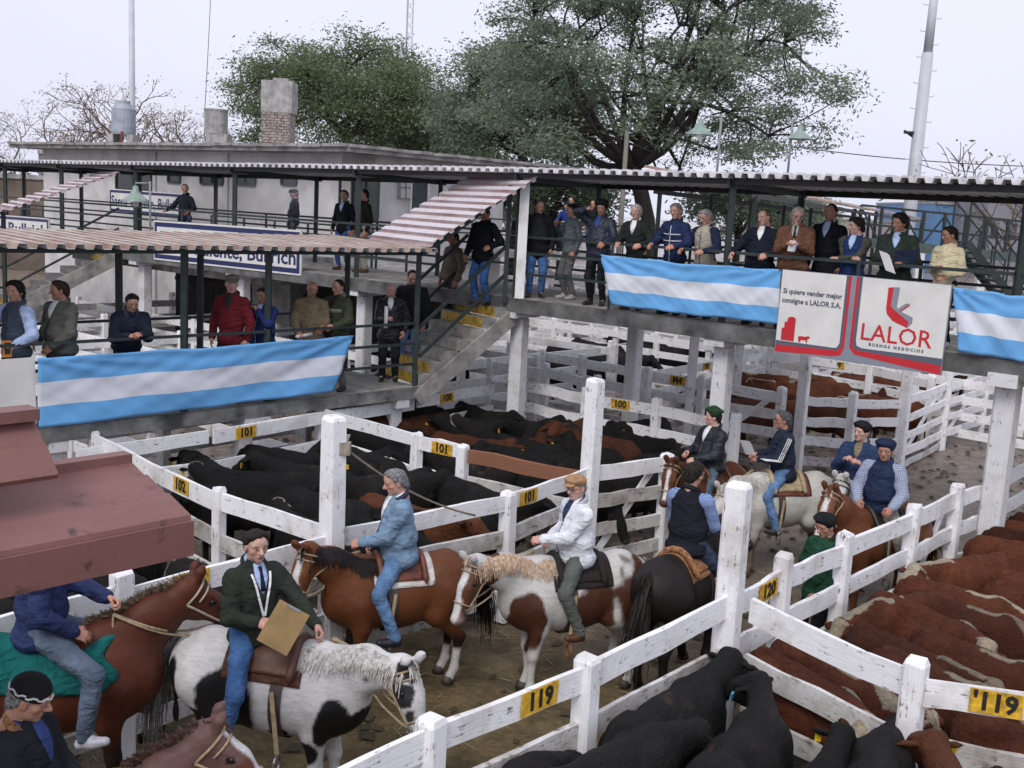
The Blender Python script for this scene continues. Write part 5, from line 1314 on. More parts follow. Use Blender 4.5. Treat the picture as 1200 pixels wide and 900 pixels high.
def drape(prims, y0, y1, a0, a1, off, th, nu=14, nv=18, wob=0.0, seed=0, za=1.02, shape=None):
    """pad lying on the animal's back: rows along the body, columns round it (degrees from straight up, + to the right)"""
    A = np.linspace(math.radians(a0), math.radians(a1), nv); Y = np.linspace(y0, y1, nu)
    YY, AA = np.meshgrid(Y, A, indexing='ij')
    if shape: YY, AA = shape(YY, AA, (YY - y0) / (y1 - y0), (AA - A[0]) / (A[-1] - A[0]))
    D = np.stack([np.sin(AA), np.zeros_like(AA), np.cos(AA)], -1).reshape(-1, 3); O = np.stack([np.zeros_like(YY), YY, np.full_like(YY, za)], -1).reshape(-1, 3)
    P = trace(prims, O + D * .85, -D)
    o = off + (wn(P, 22, seed) * wob if wob else 0)
    P = P + D * (np.asarray(o).reshape(-1, 1) if np.ndim(o) else o)
    G = P.reshape(nu, nv, 3)
    return sheet(G, th, D.reshape(nu, nv, 3))
def ring(prims, O, ax1, ax2, off, n=18, a0=0.0, a1=360.0, R=.4):
    a = np.radians(np.linspace(a0, a1, n)); D = np.cos(a)[:, None] * ax1 + np.sin(a)[:, None] * ax2
    P = trace(prims, np.broadcast_to(O, D.shape) + D * R, -D)
    return P + D * off
def horse(label, xy, heading, scale=1.0, rigkw={}, coat={}, mane=None, tail=None, saddle='recado', hands=None, bridle=RAWHIDE, rein=RAWHIDE, seed=1, mane_style='side', voxel=.021, cover=None, name='horse', stirrups=True, group='saddled horses in the yard', z=0.0):
    rig = horse_rig(**rigkw); r = np.random.RandomState(seed)
    root = thing(name, label, 'horse', (xy[0], xy[1], z), math.radians(heading - 90), group); root.scale = (scale,) * 3
    V, F = solid(rig['prims'], voxel); nrm_ = vnormals(V, F); V = V + nrm_ * (wn(V, 16, seed) * .004)[:, None]
    col = paint_coat(V, rig, seed=seed, **coat)
    MB().add(V, F, 0, None, col).build('body', COAT, root, True)
    for fx, fy in rig['feet']:
        V, F = lathe([(.01, 0), (.068, 0), (.052, .075), (.01, .08)], 12, (fx, fy + .01, 0)); MB().add(V, F).build('hoof', HOOF, root, True)
    for sd in (-1, 1):
        V, F = lathe([(0.001, -.02), (.014, -.014), (.02, 0), (.014, .014), (.001, .02)], 10, rig['H'](.155, sd * .092, .035)); MB().add(V, F).build('eye', plain('wet_dark_eye', (.006, .005, .005), .15, 0, 0, 3, 0), root, True)
    # mane, forelock and tail
    mc = mane or (.02, .016, .014)
    K = 380; t = r.uniform(0, 1, K); crest0 = np.array([0, .30, 1.43]); mid = rig['mid'] + np.cross(rig['sn'], rig['nd']) * .16; pol = rig['poll'] + rig['hu'] * .10 - rig['hd'] * .03
    Bz = ((1 - t) ** 2)[:, None] * crest0 + (2 * t * (1 - t))[:, None] * (mid * 1.0 + (mid - (crest0 + pol) / 2)) + (t ** 2)[:, None] * pol
    sdv = rig['sn'] * (1 if seed % 2 else -1)
    if mane_style == 'roached': L = r.uniform(.05, .09, K); dirs = np.cross(rig['sn'], rig['nd']) + r.normal(size=(K, 3)) * .25; gv = .1
    else: L = r.uniform(.12, .26, K); dirs = sdv * 1.0 + np.cross(rig['sn'], rig['nd']) * .45 + r.normal(size=(K, 3)) * .16; gv = 3.2
    Uc = np.cross(rig['sn'], rig['nd']); nb_ = rig['neck'] + rig['prims'][:9]; Bz = trace(nb_, Bz + Uc * .25, np.broadcast_to(-Uc, Bz.shape)) - Uc * .006
    V, F = strands(r, Bz, dirs, L, .013, gv)
    if mane_style != 'roached':
        for _ in range(3): V = V + sdv * np.clip(.014 - sdf(nb_, V), 0, .15)[:, None]
    mm = MB().add(V, F)
    kf = 22; P0 = np.broadcast_to(rig['H'](-.04, 0, .11), (kf, 3)) + r.normal(size=(kf, 3)) * .02
    V, F = strands(r, P0, rig['hd'] + rig['hu'] * .45 + r.normal(size=(kf, 3)) * .18, r.uniform(.08, .16, kf), .010, 1.2); mm.add(V, F)
    mm.build('mane', hair_mat(mc), root)['kind'] = 'stuff'
    kt = 170; P0 = np.array([0, -.86, 1.24]) + r.normal(size=(kt, 3)) * [.025, .02, .05]
    V, F = strands(r, P0, np.array([0, -.75, -.5]) + r.normal(size=(kt, 3)) * .16, r.uniform(.5, .95, kt), .014, 3.4, 6); MB().add(V, F).build('tail', hair_mat(tail or mc), root)['kind'] = 'stuff'
    # bridle
    hp = rig['head'] + rig['neck'][1:2]; H, sa, hu, hd = rig['H'], rig['sa'], rig['hu'], rig['hd']
    mb = MB()
    R1 = ring(hp, H(.37), sa, hu, .006); mb.add(*tube(np.vstack([R1]), .0095, 5))
    crown = ring(hp, H(.005, 0, -.01), sa, hu, .006, 14, -38, 218); mb.add(*tube(crown, .0095, 5))
    brow = ring(hp, H(.065, 0, .0), sa, hu, .006, 12, -10, 190); mb.add(*tube(brow, .0085, 5))
    bits = []
    for i, sd in ((0, 1), (-1, -1)):
        line = np.array([crown[i] * (1 - f) + H(.42, sd * .09, -.03) * f for f in np.linspace(0, 1, 7)])
        D = sa * sd; P = trace(hp, line + D * .15, np.broadcast_to(-D, line.shape)); P = P + D * .007; mb.add(*tube(P, .0095, 5)); bits.append(P[-1])
    mb.build('bridle', bridle, root, True)
    mb = MB()
    for b in bits: a = np.linspace(0, 2 * math.pi, 12); mb.add(*tube(b + .028 * (np.cos(a)[:, None] * hd + np.sin(a)[:, None] * hu), .006, 5))
    mb.build('bit', STEEL, root)
    if hands is not None:
        mb = MB(); h = np.asarray(hands, float)
        for b, o_ in zip(bits, ((.015, 0, 0), (-.015, 0, 0))):
            t = np.linspace(0, 1, 9)[:, None]; e = h + o_; Q = b * (1 - t) + e * t; Q[:, 2] -= (np.sin(t[:, 0] * math.pi)) * .10
            sdx = 1 if b @ sa > 0 else -1; Q += (np.sin(t * math.pi)) * (sa * sdx * .03)
            D = np.broadcast_to(norm([sa[0] * sdx, sa[1] * sdx, .3]), Q.shape); dist = sdf(rig['prims'], Q); Q = Q + D * np.clip(.02 - dist, 0, .3)[:, None]
            mb.add(*tube(Q, .0095, 5))
        t = np.linspace(0, 1, 6)[:, None]; Q = h * (1 - t) + (h + [.10, -.02, -.35]) * t; mb.add(*tube(Q, .009, 5))
        mb.build('reins', rein, root, True)
    tor = rig['torso']
    if cover:      # one big rug over everything
        V, F = drape(tor, -.75, .42, -68, 68, .022, .012, 26, 26, .006, seed, .95, lambda y, a, u, v: (y + .05 * np.sin(9 * a), a * (1.0 + .08 * np.sin(6 * y))))
        MB().add(V, F).build('horse_rug', cover, root, True)
    elif saddle:
        pad, fl = saddle
        V, F = drape(tor, -.34, .30, -58, 58, .012, .01, 16, 20, .004, seed, 1.0); MB().add(V, F).build('saddle_pad', pad, root, True)
        V, F = drape(tor, -.26, .24, -46, 46, .035, .022, 16, 18, .006, seed + 1, 1.0, lambda y, a, u, v: (y * (1 - .18 * np.abs(2 * v - 1)), a)); sdl = MB().add(V, F).build('saddle', fl, root, True)
        g = ring(tor, np.array([0, .12, .98]), np.array([1., 0, 0]), np.array([0, 0, 1.]), .012, 20, -215, 35, .6)
        a_ = np.stack([g + [0, -.05, 0], g + [0, .05, 0]], 1); MB().add(*sheet(a_, .008, np.broadcast_to(norm(np.array([1., 0, 0])), a_.shape))).build('girth', DSTRAP, root)
        for yy in (.22, -.24):      # raised front and rear arches
            gg = ring(tor, np.array([0, yy, 1.0]), np.array([1., 0, 0]), np.array([0, 0, 1.]), .055, 12, 35, 145, .6); MB().add(*tube(gg, [.012] + [.034] * 10 + [.012], 8)).build('saddle_roll', fl, sdl, True)
    if stirrups:
        for sd in (-1, 1):
            top = np.array([sd * .30, .10, 1.12]); bot = np.array([sd * .40, .20, .58])
            V, F, _ = beam(top, bot + [0, 0, .10], .035, .008, up=(0, 1, 0)); s_ = MB().add(V, F).build('stirrup_leather', bridle, root)
            a = np.linspace(0, 2 * math.pi, 13); Q = bot + [0, 0, .02] + np.stack([.055 * np.cos(a), np.zeros(13), .065 * np.sin(a)], 1); MB().add(*tube(Q, .013, 6)).build('stirrup', STEEL if stirrups is True else stirrups, s_)
    return root, rig

# ------------------------------------------------------------------ cattle
def cow_rig(nyaw=0, npitch=8, hyaw=0, hpitch=-38, nlen=.46, fat=1.0):
    ny, np_, hy, hp = (math.radians(a) for a in (nyaw, npitch, hyaw, hpitch))
    N0 = np.array([0, .72, 1.04]); nd = np.array([math.sin(ny) * math.cos(np_), math.cos(ny) * math.cos(np_), math.sin(np_)]); poll = N0 + nd * nlen
    hd = np.array([math.sin(ny + hy) * math.cos(hp), math.cos(ny + hy) * math.cos(hp), math.sin(hp)]); sa = norm(np.cross(hd, [0, 0, 1])); hu = np.cross(sa, hd)
    sn = norm(np.cross(nd, [0, 0, 1])); H = lambda t, s=0., u=0.: poll + hd * t + sa * s + hu * u
    f = fat
    pr = [E_((0, .50, .86), (.27 * f, .36, .37), .10), E_((0, -.02, .86), (.345 * f, .60, .385), .10), E_((0, -.58, .93), (.285 * f, .34, .31), .10), C_((0, .50, 1.15), (0, -.15, 1.14), .10, .12, .10), C_((0, -.15, 1.14), (0, -.70, 1.17), .12, .12, .09),
          E_((.16, -.55, 1.10), (.10, .14, .10), .08), E_((-.16, -.55, 1.10), (.10, .14, .10), .08), E_((.17, .46, .98), (.10, .20, .24), .08), E_((-.17, .46, .98), (.10, .20, .24), .08), E_((0, .72, .70), (.14, .18, .22), .10), E_((0, -.78, .88), (.20, .14, .26), .08),
          C_(N0 + [0, -.12, -.02], poll - nd * .10, .235, .135, .10, sn, 1.35), C_((0, .55, 1.16), poll - nd * .15 + [0, 0, .06], .11, .10, .10), C_(N0 + [0, .0, -.22], poll + [0, 0, -.2], .10, .07, .1, sn, 1.8),
          C_(H(-.03, 0, .01), H(.20, 0, 0), .135, .108, .05), C_(H(.20), H(.40, 0, -.005), .10, .078, .05), E_(H(.16, 0, -.07), (.075, .09, .09), .05), C_(H(.42, .025, -.005), H(.42, -.025, -.005), .068, .068, .04), C_(H(-.06, .05, .07), H(-.06, -.05, .07), .062, .062, .05),
          C_(H(.10, .10, .05), H(.17, .105, .045), .03, .026, .03), C_(H(.10, -.10, .05), H(.17, -.105, .045), .03, .026, .03)]
    ears = []
    for s in (-1, 1):
        tip = H(.03, s * .31, .02); a = H(.0, s * .12, .03); pr += [C_(a, (a + tip) / 2, .036, .062, .02, hu, 2.0), C_((a + tip) / 2, tip, .062, .018, .02, hu, 2.0)]; ears.append((a * .35 + tip * .65))
        pr.append(E_(H(.485, s * .035, .01), (.014,) * 3, .012, None, True))
        pr += [C_((s * .17, .50, .80), (s * .17, .50, .48), .13, .075, .06), C_((s * .17, .50, .48), (s * .16, .50, .05), .055, .05, .03), C_((s * .18, -.55, .88), (s * .18, -.48, .62), .19, .13, .07), C_((s * .18, -.50, .64), (s * .16, -.70, .42), .11, .065, .05), C_((s * .16, -.70, .42), (s * .16, -.64, .05), .055, .052, .03)]
    pr += [C_((0, -.86, 1.16), (0, -.95, 1.02), .04, .03, .04), C_((0, -.95, 1.02), (0.02, -.96, .40), .024, .02, .02), E_((.02, -.96, .34), (.04, .04, .10), .03)]
    return dict(prims=pr, H=H, hd=hd, sa=sa, hu=hu, poll=poll, ears=ears)
BLK, RED, HER = (.013, .012, .012), (.14, .048, .021), (.132, .040, .018)
CREAM = (.46, .40, .30)
def cow_mesh(kind, rigkw, seed, voxel=.027):
    rig = cow_rig(**rigkw); V, F = solid(rig['prims'], voxel); nn = vnormals(V, F)
    sp = np.exp(-(V[:, 0] / .05) ** 2) * (V[:, 2] > 1.05) * (V[:, 1] < .5); hip = np.exp(-(((np.abs(V[:, 0]) - .17) / .05) ** 2 + ((V[:, 1] + .45) / .09) ** 2)) * (V[:, 2] > .95); ribs = np.sin(V[:, 1] * 34) * np.exp(-((V[:, 1]) / .35) ** 2) * (np.abs(V[:, 0]) > .18) * (V[:, 2] > .7); hol = np.exp(-(((np.abs(V[:, 0]) - .20) / .08) ** 2 + ((V[:, 1] + .28) / .10) ** 2)) * (V[:, 2] > .9)
    V = V + nn * (wn(V, 14, seed) * .010 + wn(V, 45, seed + 5, 2) * .004 + .012 * sp + .030 * hip + .004 * ribs - .025 * hol)[:, None]
    n1 = wn(V, 8, seed); n2 = wn(V, 24, seed + 1)
    base = {'black': BLK, 'red': RED, 'hereford': HER, 'brown': (.12, .042, .018), 'baldy': BLK, 'dark': (.03, .014, .010)}[kind]
    c = np.broadcast_to(np.array(base), V.shape).copy() * (1 + .22 * n1)[:, None]
    if kind == 'black':                   # rusty, sun bleached patches along the back of some
        m = np.clip((n1 + .3 * n2 - .45) * 3, 0, 1) * (V[:, 2] > 1.0) * (seed % 3 == 0); c = c * (1 - m[:, None]) + np.array([.07, .045, .028]) * m[:, None]
    hv = V - rig['poll']; t = hv @ rig['hd']; s = hv @ rig['sa']; u = hv @ rig['hu']
    inh = (t > -.12 + .03 * n1) & (t < .6) & (np.abs(s) < .15) & (np.abs(u) < .22) & (np.linalg.norm(hv, axis=1) < .62)
    inear = (np.abs(s) > .12) & (np.abs(t) < .12) & (np.abs(u) < .12)
    if kind in ('hereford', 'baldy'):
        m = inh & ~inear; c[m] = np.array(CREAM) * (1 + .12 * n2[m])[:, None]
    if kind == 'hereford':
        m = (V[:, 2] > 1.10 + .03 * n1) & (np.abs(V[:, 0]) < .07 + .06 * n1) & (V[:, 1] > (.42 if seed % 2 else .05) + .14 * n2) & (V[:, 1] < rig['poll'][1])
        c[m] = np.array(CREAM) * .95; m = (V[:, 2] < .62 + .05 * n1) & (V[:, 1] > .3); c[m] = np.array(CREAM) * .8; m = V[:, 2] < .25; c[m] = np.array(CREAM) * .6
        m = (np.abs(V[:, 0]) < .1) & (V[:, 2] < .95 + .05 * n1) & (V[:, 1] > .72) & (V[:, 1] < rig['poll'][1] + .1); c[m] = np.array(CREAM) * .85
    mz = inh & (t > .43); c[mz] = (np.array([.30, .17, .14]) if kind in ('hereford', 'baldy') else np.array([.10, .075, .065]))
    for sd in (-1, 1):
        e = np.linalg.norm(V - rig['H'](.135, sd * .118, .045), axis=1); c[e < .026] = (.006, .005, .005)
    mud = np.clip((.5 + .12 * n1 - V[:, 2]) * 3, 0, .6); c = c * (1 - mud[:, None]) + np.array([.07, .055, .035]) * mud[:, None]
    me = MB().add(V, F, 0, None, np.clip(c, .003, 1)).mesh('steer', WOOL, True)
    return me, rig
TAGY = plain('yellow_ear_tag', (.75, .50, .02), .5, 0, .05, 4, 0)
TAGB = plain('blue_ear_tag', (.12, .45, .60), .5, 0, .05, 4, 0)
COWS = {}
def cow_variant(kind, key, rigkw, seed): COWS.setdefault(kind, []).append((key,) + cow_mesh(kind, rigkw, seed))
for i, kw in enumerate((dict(npitch=20, hpitch=-30), dict(npitch=-4, hpitch=-48, nyaw=8), dict(nyaw=42, hyaw=34, npitch=28, hpitch=-22), dict(nyaw=-38, hyaw=-34, npitch=24, hpitch=-26, fat=1.06), dict(npitch=-18, hpitch=-56, nyaw=-10, fat=.96))): cow_variant('black', i, kw, 30 + i)
for i, kw in enumerate((dict(npitch=24, hpitch=-30), dict(nyaw=40, hyaw=30, npitch=28, hpitch=-26))): cow_variant('red', i, kw, 40 + i)
for i, kw in enumerate((dict(npitch=-12, hpitch=-52), dict(nyaw=42, hyaw=34, npitch=12, hpitch=-28), dict(nyaw=-36, hyaw=-22, npitch=-6, hpitch=-44), dict(npitch=10, hpitch=-40, fat=1.05))): cow_variant('hereford', i, kw, 50 + i)
cow_variant('brown', 0, dict(npitch=28, hpitch=-24, nyaw=-6), 61); cow_variant('baldy', 0, dict(nyaw=40, hyaw=40, npitch=22, hpitch=-22), 62); cow_variant('dark', 0, dict(npitch=8, hpitch=-44, nyaw=12), 63)
_tagme = {}
def tag_mesh(mat):
    if mat.name not in _tagme:
        _tagme[mat.name] = MB().add(*box((0, 0, -.035), (.062, .006, .075))).add(*box((0, 0, .0), (.018, .022, .018))).mesh('ear_tag', mat)
    return _tagme[mat.name]
def cow(label, x, y, heading, kind='black', var=None, scale=1.0, tags=1, group=None, tagm=None):
    vs = COWS[kind]; key, me, rig = vs[(rnd.randrange(len(vs)) if var is None else var) % len(vs)]
    o = bpy.data.objects.new('steer', me); COL.objects.link(o)
    o.location = (x, y, 0); o.rotation_euler = (0, 0, math.radians(heading - 90)); o.scale = (scale * .80 * rnd.uniform(.95, 1.05), scale * .86 * rnd.uniform(.95, 1.05), (scale * .55 + .40) * .94 * rnd.uniform(.97, 1.03))
    tag(o, label, 'steer', group)
    for i in range(tags):
        e = rig['ears'][i % 2]; t = bpy.data.objects.new('ear_tag', tag_mesh(tagm or TAGY)); COL.objects.link(t); t.parent = o
        t.location = e + rig['hd'] * .055 - np.array([0, 0, .01]); t.rotation_euler = (rnd.uniform(-.3, .3), 0, math.atan2(rig['sa'][1], rig['sa'][0]) + rnd.uniform(-.3, .3))
    return o
# ------------------------------------------------------------------ people (local frame: facing +Y, right hand at +X)
_HEADS, _HANDS = {}, {}
def head_mesh(var=0, vx=.0062):
    if (var, vx) in _HEADS: return _HEADS[var, vx]
    jw, nl, ck = ((1.0, 1.0, 1.0), (1.12, 1.1, 1.15), (0.94, 1.15, .95), (1.05, .9, 1.1))[var % 4]
    pr = [E_((0, -.012, .03), (.076, .096, .088), .02), E_((0, .022, -.052), (.058 * jw, .066, .062), .03), E_((0, .068, -.092), (.026 * jw, .024, .022), .025), E_((0, .05, .045), (.062, .05, .055), .03),
          C_((0, .088, .018), (0, .112 * (.5 + .5 * nl), -.020), .010, .015, .012), C_((-.013, .098, -.026), (.013, .098, -.026), .011, .011, .010), C_((-.045, .074, .030), (.045, .074, .030), .016, .016, .016),
          E_((-.044, .055, -.016), (.024 * ck, .024, .022), .025), E_((.044, .055, -.016), (.024 * ck, .024, .022), .025), E_((0, .086, -.056), (.024, .012, .011), .010), E_((0, .082, -.066), (.019, .012, .009), .008),
          C_((0, -.02, -.05), (0, -.035, -.17), .054, .060, .025)]
    for s in (-1, 1):
        pr += [E_((s * .033, .094, .008), (.017, .014, .011), .008, None, True), E_((s * .032, .080, .007), (.0135, .0135, .0115), .004), E_((s * .079, -.008, -.006), (.012, .021, .032), .008), E_((s * .094, .0, -.004), (.008, .012, .019), .006, None, True)]
    pr.append(E_((0, .106, -.0605), (.021, .012, .0022), .003, None, True))
    V, F = solid(pr, vx)
    d = lambda c, r: np.linalg.norm((V - np.asarray(c)) / np.asarray(r), axis=1)
    eye = np.minimum(d((.032, .090, .007), (.012, .014, .0075)), d((-.032, .090, .007), (.012, .014, .0075))) < 1
    iris = np.minimum(d((.032, .094, .007), (.0058, .02, .0075)), d((-.032, .094, .007), (.0058, .02, .0075))) < 1
    lids = (np.minimum(d((.032, .09, .012), (.018, .02, .006)), d((-.032, .09, .012), (.018, .02, .006))) < 1) & ~eye
    brow = np.minimum(d((.034, .085, .031), (.021, .025, .0058)), d((-.034, .085, .031), (.021, .025, .0058))) < 1
    lips = d((0, .095, -.0605), (.024, .02, .0105)) < 1
    line = d((0, .10, -.0608), (.023, .02, .0032)) < 1
    beard = np.clip(1.25 - d((0, .055, -.085), (.075, .09, .055)), 0, 1) * (V[:, 2] > -.13)
    flush = np.clip(1.2 - np.minimum(np.minimum(d((.045, .075, -.02), (.03, .04, .026)), d((-.045, .075, -.02), (.03, .04, .026))), d((0, .11, -.02), (.02, .03, .02))), 0, 1) + .8 * (np.abs(V[:, 0]) > .075) * (V[:, 2] < .03) * (V[:, 2] > -.04)
    _HEADS[var, vx] = (V, F, eye, iris, lids, brow, lips, line, beard, flush); return _HEADS[var, vx]
def hand_mesh(curl, vx=.0052):
    k = (round(curl, 1), vx)
    if k in _HANDS: return _HANDS[k]
    pr = [E_((0, .048, 0), (.043, .056, .0165), .015), C_((0, -.035, 0), (0, .015, 0), .027, .027, .02)]
    for x, L, ry in ((-.031, .068, .004), (-.0105, .078, .010), (.0105, .072, .008), (.031, .056, 0)):
        p = np.array([x, .086 + ry, 0.0]); a = .25 + curl * .9
        for j, (f, rr) in enumerate(((.45, .0095), (.32, .0086), (.23, .0076))):
            q = p + L * f * np.array([x * .9 * (1 - curl), math.cos(a), -math.sin(a)]); pr.append(C_(p, q, rr, rr - .0008, .0035)); p = q; a += curl * 1.05
    t0 = np.array([-.032, .022, -.006]); t1 = np.array([-.058 + .012 * curl, .058, -.018 - .012 * curl]); t2 = np.array([-.058 + .034 * curl, .088, -.026 - .028 * curl])
    pr += [C_(t0, t1, .0145, .0115, .012), C_(t1, t2, .0112, .0085, .004)]
    _HANDS[k] = solid(pr, vx); return _HANDS[k]
def ik(S, W, a, b, pole):
    d = W - S; L = np.linalg.norm(d)
    if L > (a + b) * .985: W = S + d / L * (a + b) * .985; d = W - S; L = np.linalg.norm(d)
    if L < .12: L = .12
    x = (a * a - b * b + L * L) / (2 * L); hgt = math.sqrt(max(a * a - x * x, 0)); n = d / np.linalg.norm(d); p = np.asarray(pole, float); p = norm(p - n * (p @ n))
    return S + n * x + p * hgt, W
GREY_H, DARK_H, WHITE_H, BROWN_H = (.20, .20, .20), (.016, .013, .011), (.46, .46, .46), (.045, .028, .018)
SK1, SK2, SK3 = (.52, .29, .21), (.42, .22, .15), (.56, .34, .27)
def hair_shell(style, seed, vx=.0085):
    base = [E_((0, -.014, .032), (.088, .106, .096), .02)]
    if style == 'full': base += [E_((0, .03, .078), (.076, .070, .052), .03), E_((0, -.075, -.03), (.066, .045, .055), .03)]
    if style == 'thick': base = [E_((0, -.016, .04), (.098, .114, .104), .02), E_((0, .04, .09), (.082, .068, .055), .03), E_((0, -.08, -.04), (.075, .05, .065), .03)]
    if style in ('short', 'bald', 'receding'): base = [E_((0, -.014, .031), (.083, .102, .093), .02), E_((0, -.07, -.03), (.062, .042, .055), .03)]
    def cut(f, X):
        y, z = X[..., 1], X[..., 2]
        nzz = .006 * np.sin(X[..., 0] * 130 + seed) + .005 * np.sin(X[..., 0] * 61 + y * 90 + 2 * seed)
        front = (y * .80 - (z - .078) * .62 - .052 + .25 * np.abs(X[..., 0]) * (z > .05) * .3) if style != 'thick' else (y * .85 - (z - .07) * .55 - .058)
        if style == 'receding': front = y * .85 - (z - .13) * .30 - .03
        side_ = .054 - .060 * np.clip((.035 - z) / .075, 0, 1)      # leave the ear and cheek clear
        low = np.maximum(-.095 - z + np.clip(y + .02, 0, 1) * .55, (y - side_) * 1.0 - np.clip(z - .03, 0, 1) * 3)
        g = np.maximum(front, low) + nzz; k = .014
        if style == 'bald': g = np.maximum(g, z - .030)
        h = np.clip(.5 + .5 * (f - g) / k, 0, 1)
        return f * h + g * (1 - h) + k * h * (1 - h)
    V, F = solid(base, vx, cut); nn = vnormals(V, F)
    V = V + nn * (wn(V * [1.5, 1, 1], 130, seed, 2) * .0035 + wn(V, 45, seed + 2, 2) * .003)[:, None]
    r = np.random.RandomState(seed); n = 320; i = r.randint(0, len(V), n)
    d = nn[i] * .22 + np.c_[np.sign(V[i, 0]) * .30, -.5 + .45 * (V[i, 1] > .045), -.5 * np.ones(n)] + r.normal(size=(n, 3)) * .2
    S, Fs = strands(r, V[i] - nn[i] * .004, d, r.uniform(.016, .034, n) * (1.3 if style == 'thick' else 1) * (.6 if style in ('short', 'bald') else 1), .0035, .8, 2)
    return np.concatenate([V, S]), np.concatenate([F, Fs + len(V)])
def hat_mesh(kind):
    if kind == 'beret': return solid([E_((.012, -.012, .098), (.118, .126, .038), .03, Rx(.10)), C_((-.03, -.005, .075), (.03, -.005, .075), .083, .083, .03), E_((0, -.01, .07), (.088, .105, .028), .02)], .010)
    if kind == 'flatcap': return solid([E_((0, .0, .075), (.094, .118, .052), .02), E_((0, .035, .10), (.095, .10, .035), .03), E_((0, .112, .056), (.072, .050, .011), .012), E_((0, -.012, .052), (.087, .105, .03), .02)], .009)
    if kind == 'knit': return solid([E_((0, -.012, .06), (.090, .109, .088), .02), E_((0, -.010, .035), (.094, .113, .026), .01)], .009, lambda f, X: np.maximum(f, .018 - X[..., 2] - .10 * np.clip(X[..., 1], -1, 0)))
PEOPLE = []
def person(label, P, yaw, pose='stand', h=1.75, fat=1.0, lean=0, head=(0, 0, 0), wr=None, curl=(.35, .35), skin=SK1, hair=('full', DARK_H), hat=None, top=None, legs=None, shoes=(.02, .016, .014), glasses=False, face=0, vox=.016, stubble=.25, group=None, feet=None, palms=(None, None), seed=None, thigh=None):
    seed = len(PEOPLE) * 7 + 3 if seed is None else seed
    s = h / 1.75; top = dict(dict(name='jacket', mat=None, sleeve=None, bulk=.012, hem=.12, collar=None, shirt=None, zip=None, tie=None), **(top or {})); legs = dict(dict(mat=denim((.05, .10, .22)), wide=1.0, name='trousers'), **(legs or {}))
    root = thing('person', label, 'person', P, math.radians(yaw - 90), group)
    zp = .93 if pose == 'stand' else .11
    la = math.radians(lean); RT = Rx(-la); pel = np.array([0, 0, zp])
    T = lambda *p: s * (pel + RT @ np.asarray(p, float))
    b = top['bulk']; f = fat
    Nb = T(0, -.02, .53); hy, hp, hr = (math.radians(a) for a in head)
    Hc = Nb + s * (Rx(-la * .4) @ np.array([0, .028, .150])); HR = Rz(hy) @ Rx(-hp) @ Ry(hr); hs = s * 1.0
    HT = lambda V: Hc + hs * (np.asarray(V) @ HR.T)
    wr = wr or ((.25, .07, -.06), (-.25, .07, -.06))
    arms = []
    for i, sd in enumerate((1, -1)):
        S = T(sd * (.163 + b * .35) * (1 + (f - 1) * .4), -.01, .445); W = s * (pel + np.asarray(wr[i], float)); El, W = ik(S, W, .285 * s, .255 * s, (sd * .55, -.55, -.5)); arms.append((S, El, W))
    if pose == 'stand':
        ft = feet or ((.11, .02), (-.11, -.01)); lg = []
        for i, sd in enumerate((1, -1)):
            hip = T(sd * .092, 0, -.03); an = s * np.array([ft[i][0], ft[i][1] - .03, .085]); kn, an = ik(hip, an, .43 * s, .42 * s, (sd * .1, 1, 0)); lg.append((hip, kn, an, np.array([sd * .22, 1, 0])))
    else:
        lg = []
        for i, sd in enumerate((1, -1)):
            hip = s * np.array([sd * .10, .03, .10]); kn = s * np.array(thigh[0] if thigh else (sd * .315, .25, -.20)) * ([sd if thigh else 1, 1, 1]); an = s * np.array(thigh[1] if thigh else (sd * .385, .10, -.60)) * ([sd if thigh else 1, 1, 1]); lg.append((hip, kn, an, np.array([sd * .25, 1, .12])))
    # ---- body: one continuous surface, then the finer head and hands joined to it
    pr = [E_(T(0, 0, .02), s * np.array([.15, .10, .12]), .05), E_(T(0, 0, .2), s * np.array([.135 * f, .10 * f, .17]), .05), E_(T(0, 0, .36), s * np.array([.16, .11, .19]), .05), C_(T(-.14, -.01, .455), T(.14, -.01, .455), .06 * s, .06 * s, .05), C_(Nb + (0, 0, -.03), Hc + HR @ np.array([0, -.02, -.06]), .062 * s, .054 * s, .03)]
    for S, El, W in arms: pr += [C_(S, El, .05 * s, .042 * s, .03), C_(El, W, .042 * s, .028 * s, .02)]
    for hip, kn, an, td in lg: pr += [C_(hip, kn, .085 * s, .056 * s, .04), C_(kn, an, .056 * s, .04 * s, .03), C_(an, an + s * (norm(td) * .13 - np.array([0, 0, .05])), .035 * s, .03 * s, .03)]
    V, F = solid(pr, .036); sk = np.array(skin); mb = MB(); mb.add(V, F, 0, None, np.broadcast_to(sk, V.shape))
    V, F, eye, iris, lids, brow, lips, line, beard, flush = head_mesh(face, .0072 if vox < .0175 else .0098)
    c = np.broadcast_to(sk, V.shape).copy() * (1 + .06 * wn(V, 60, seed))[:, None]; hc = np.array(hair[1])
    c *= 1 - np.clip(flush, 0, 1)[:, None] * np.array([.02, .20, .18]); c = c * (1 - stubble * beard[:, None]) + hc * stubble * beard[:, None] * .8
    c[lips] = c[lips] * np.array([.80, .50, .50]); c[line] *= .35; c[lids] *= .62; c[brow] = c[brow] * .3 + hc * .55; c[eye] = (.55, .52, .48); c[iris] = (.02, .014, .01)
    mb.add(HT(V), F, 0, None, np.clip(c, .004, 1))
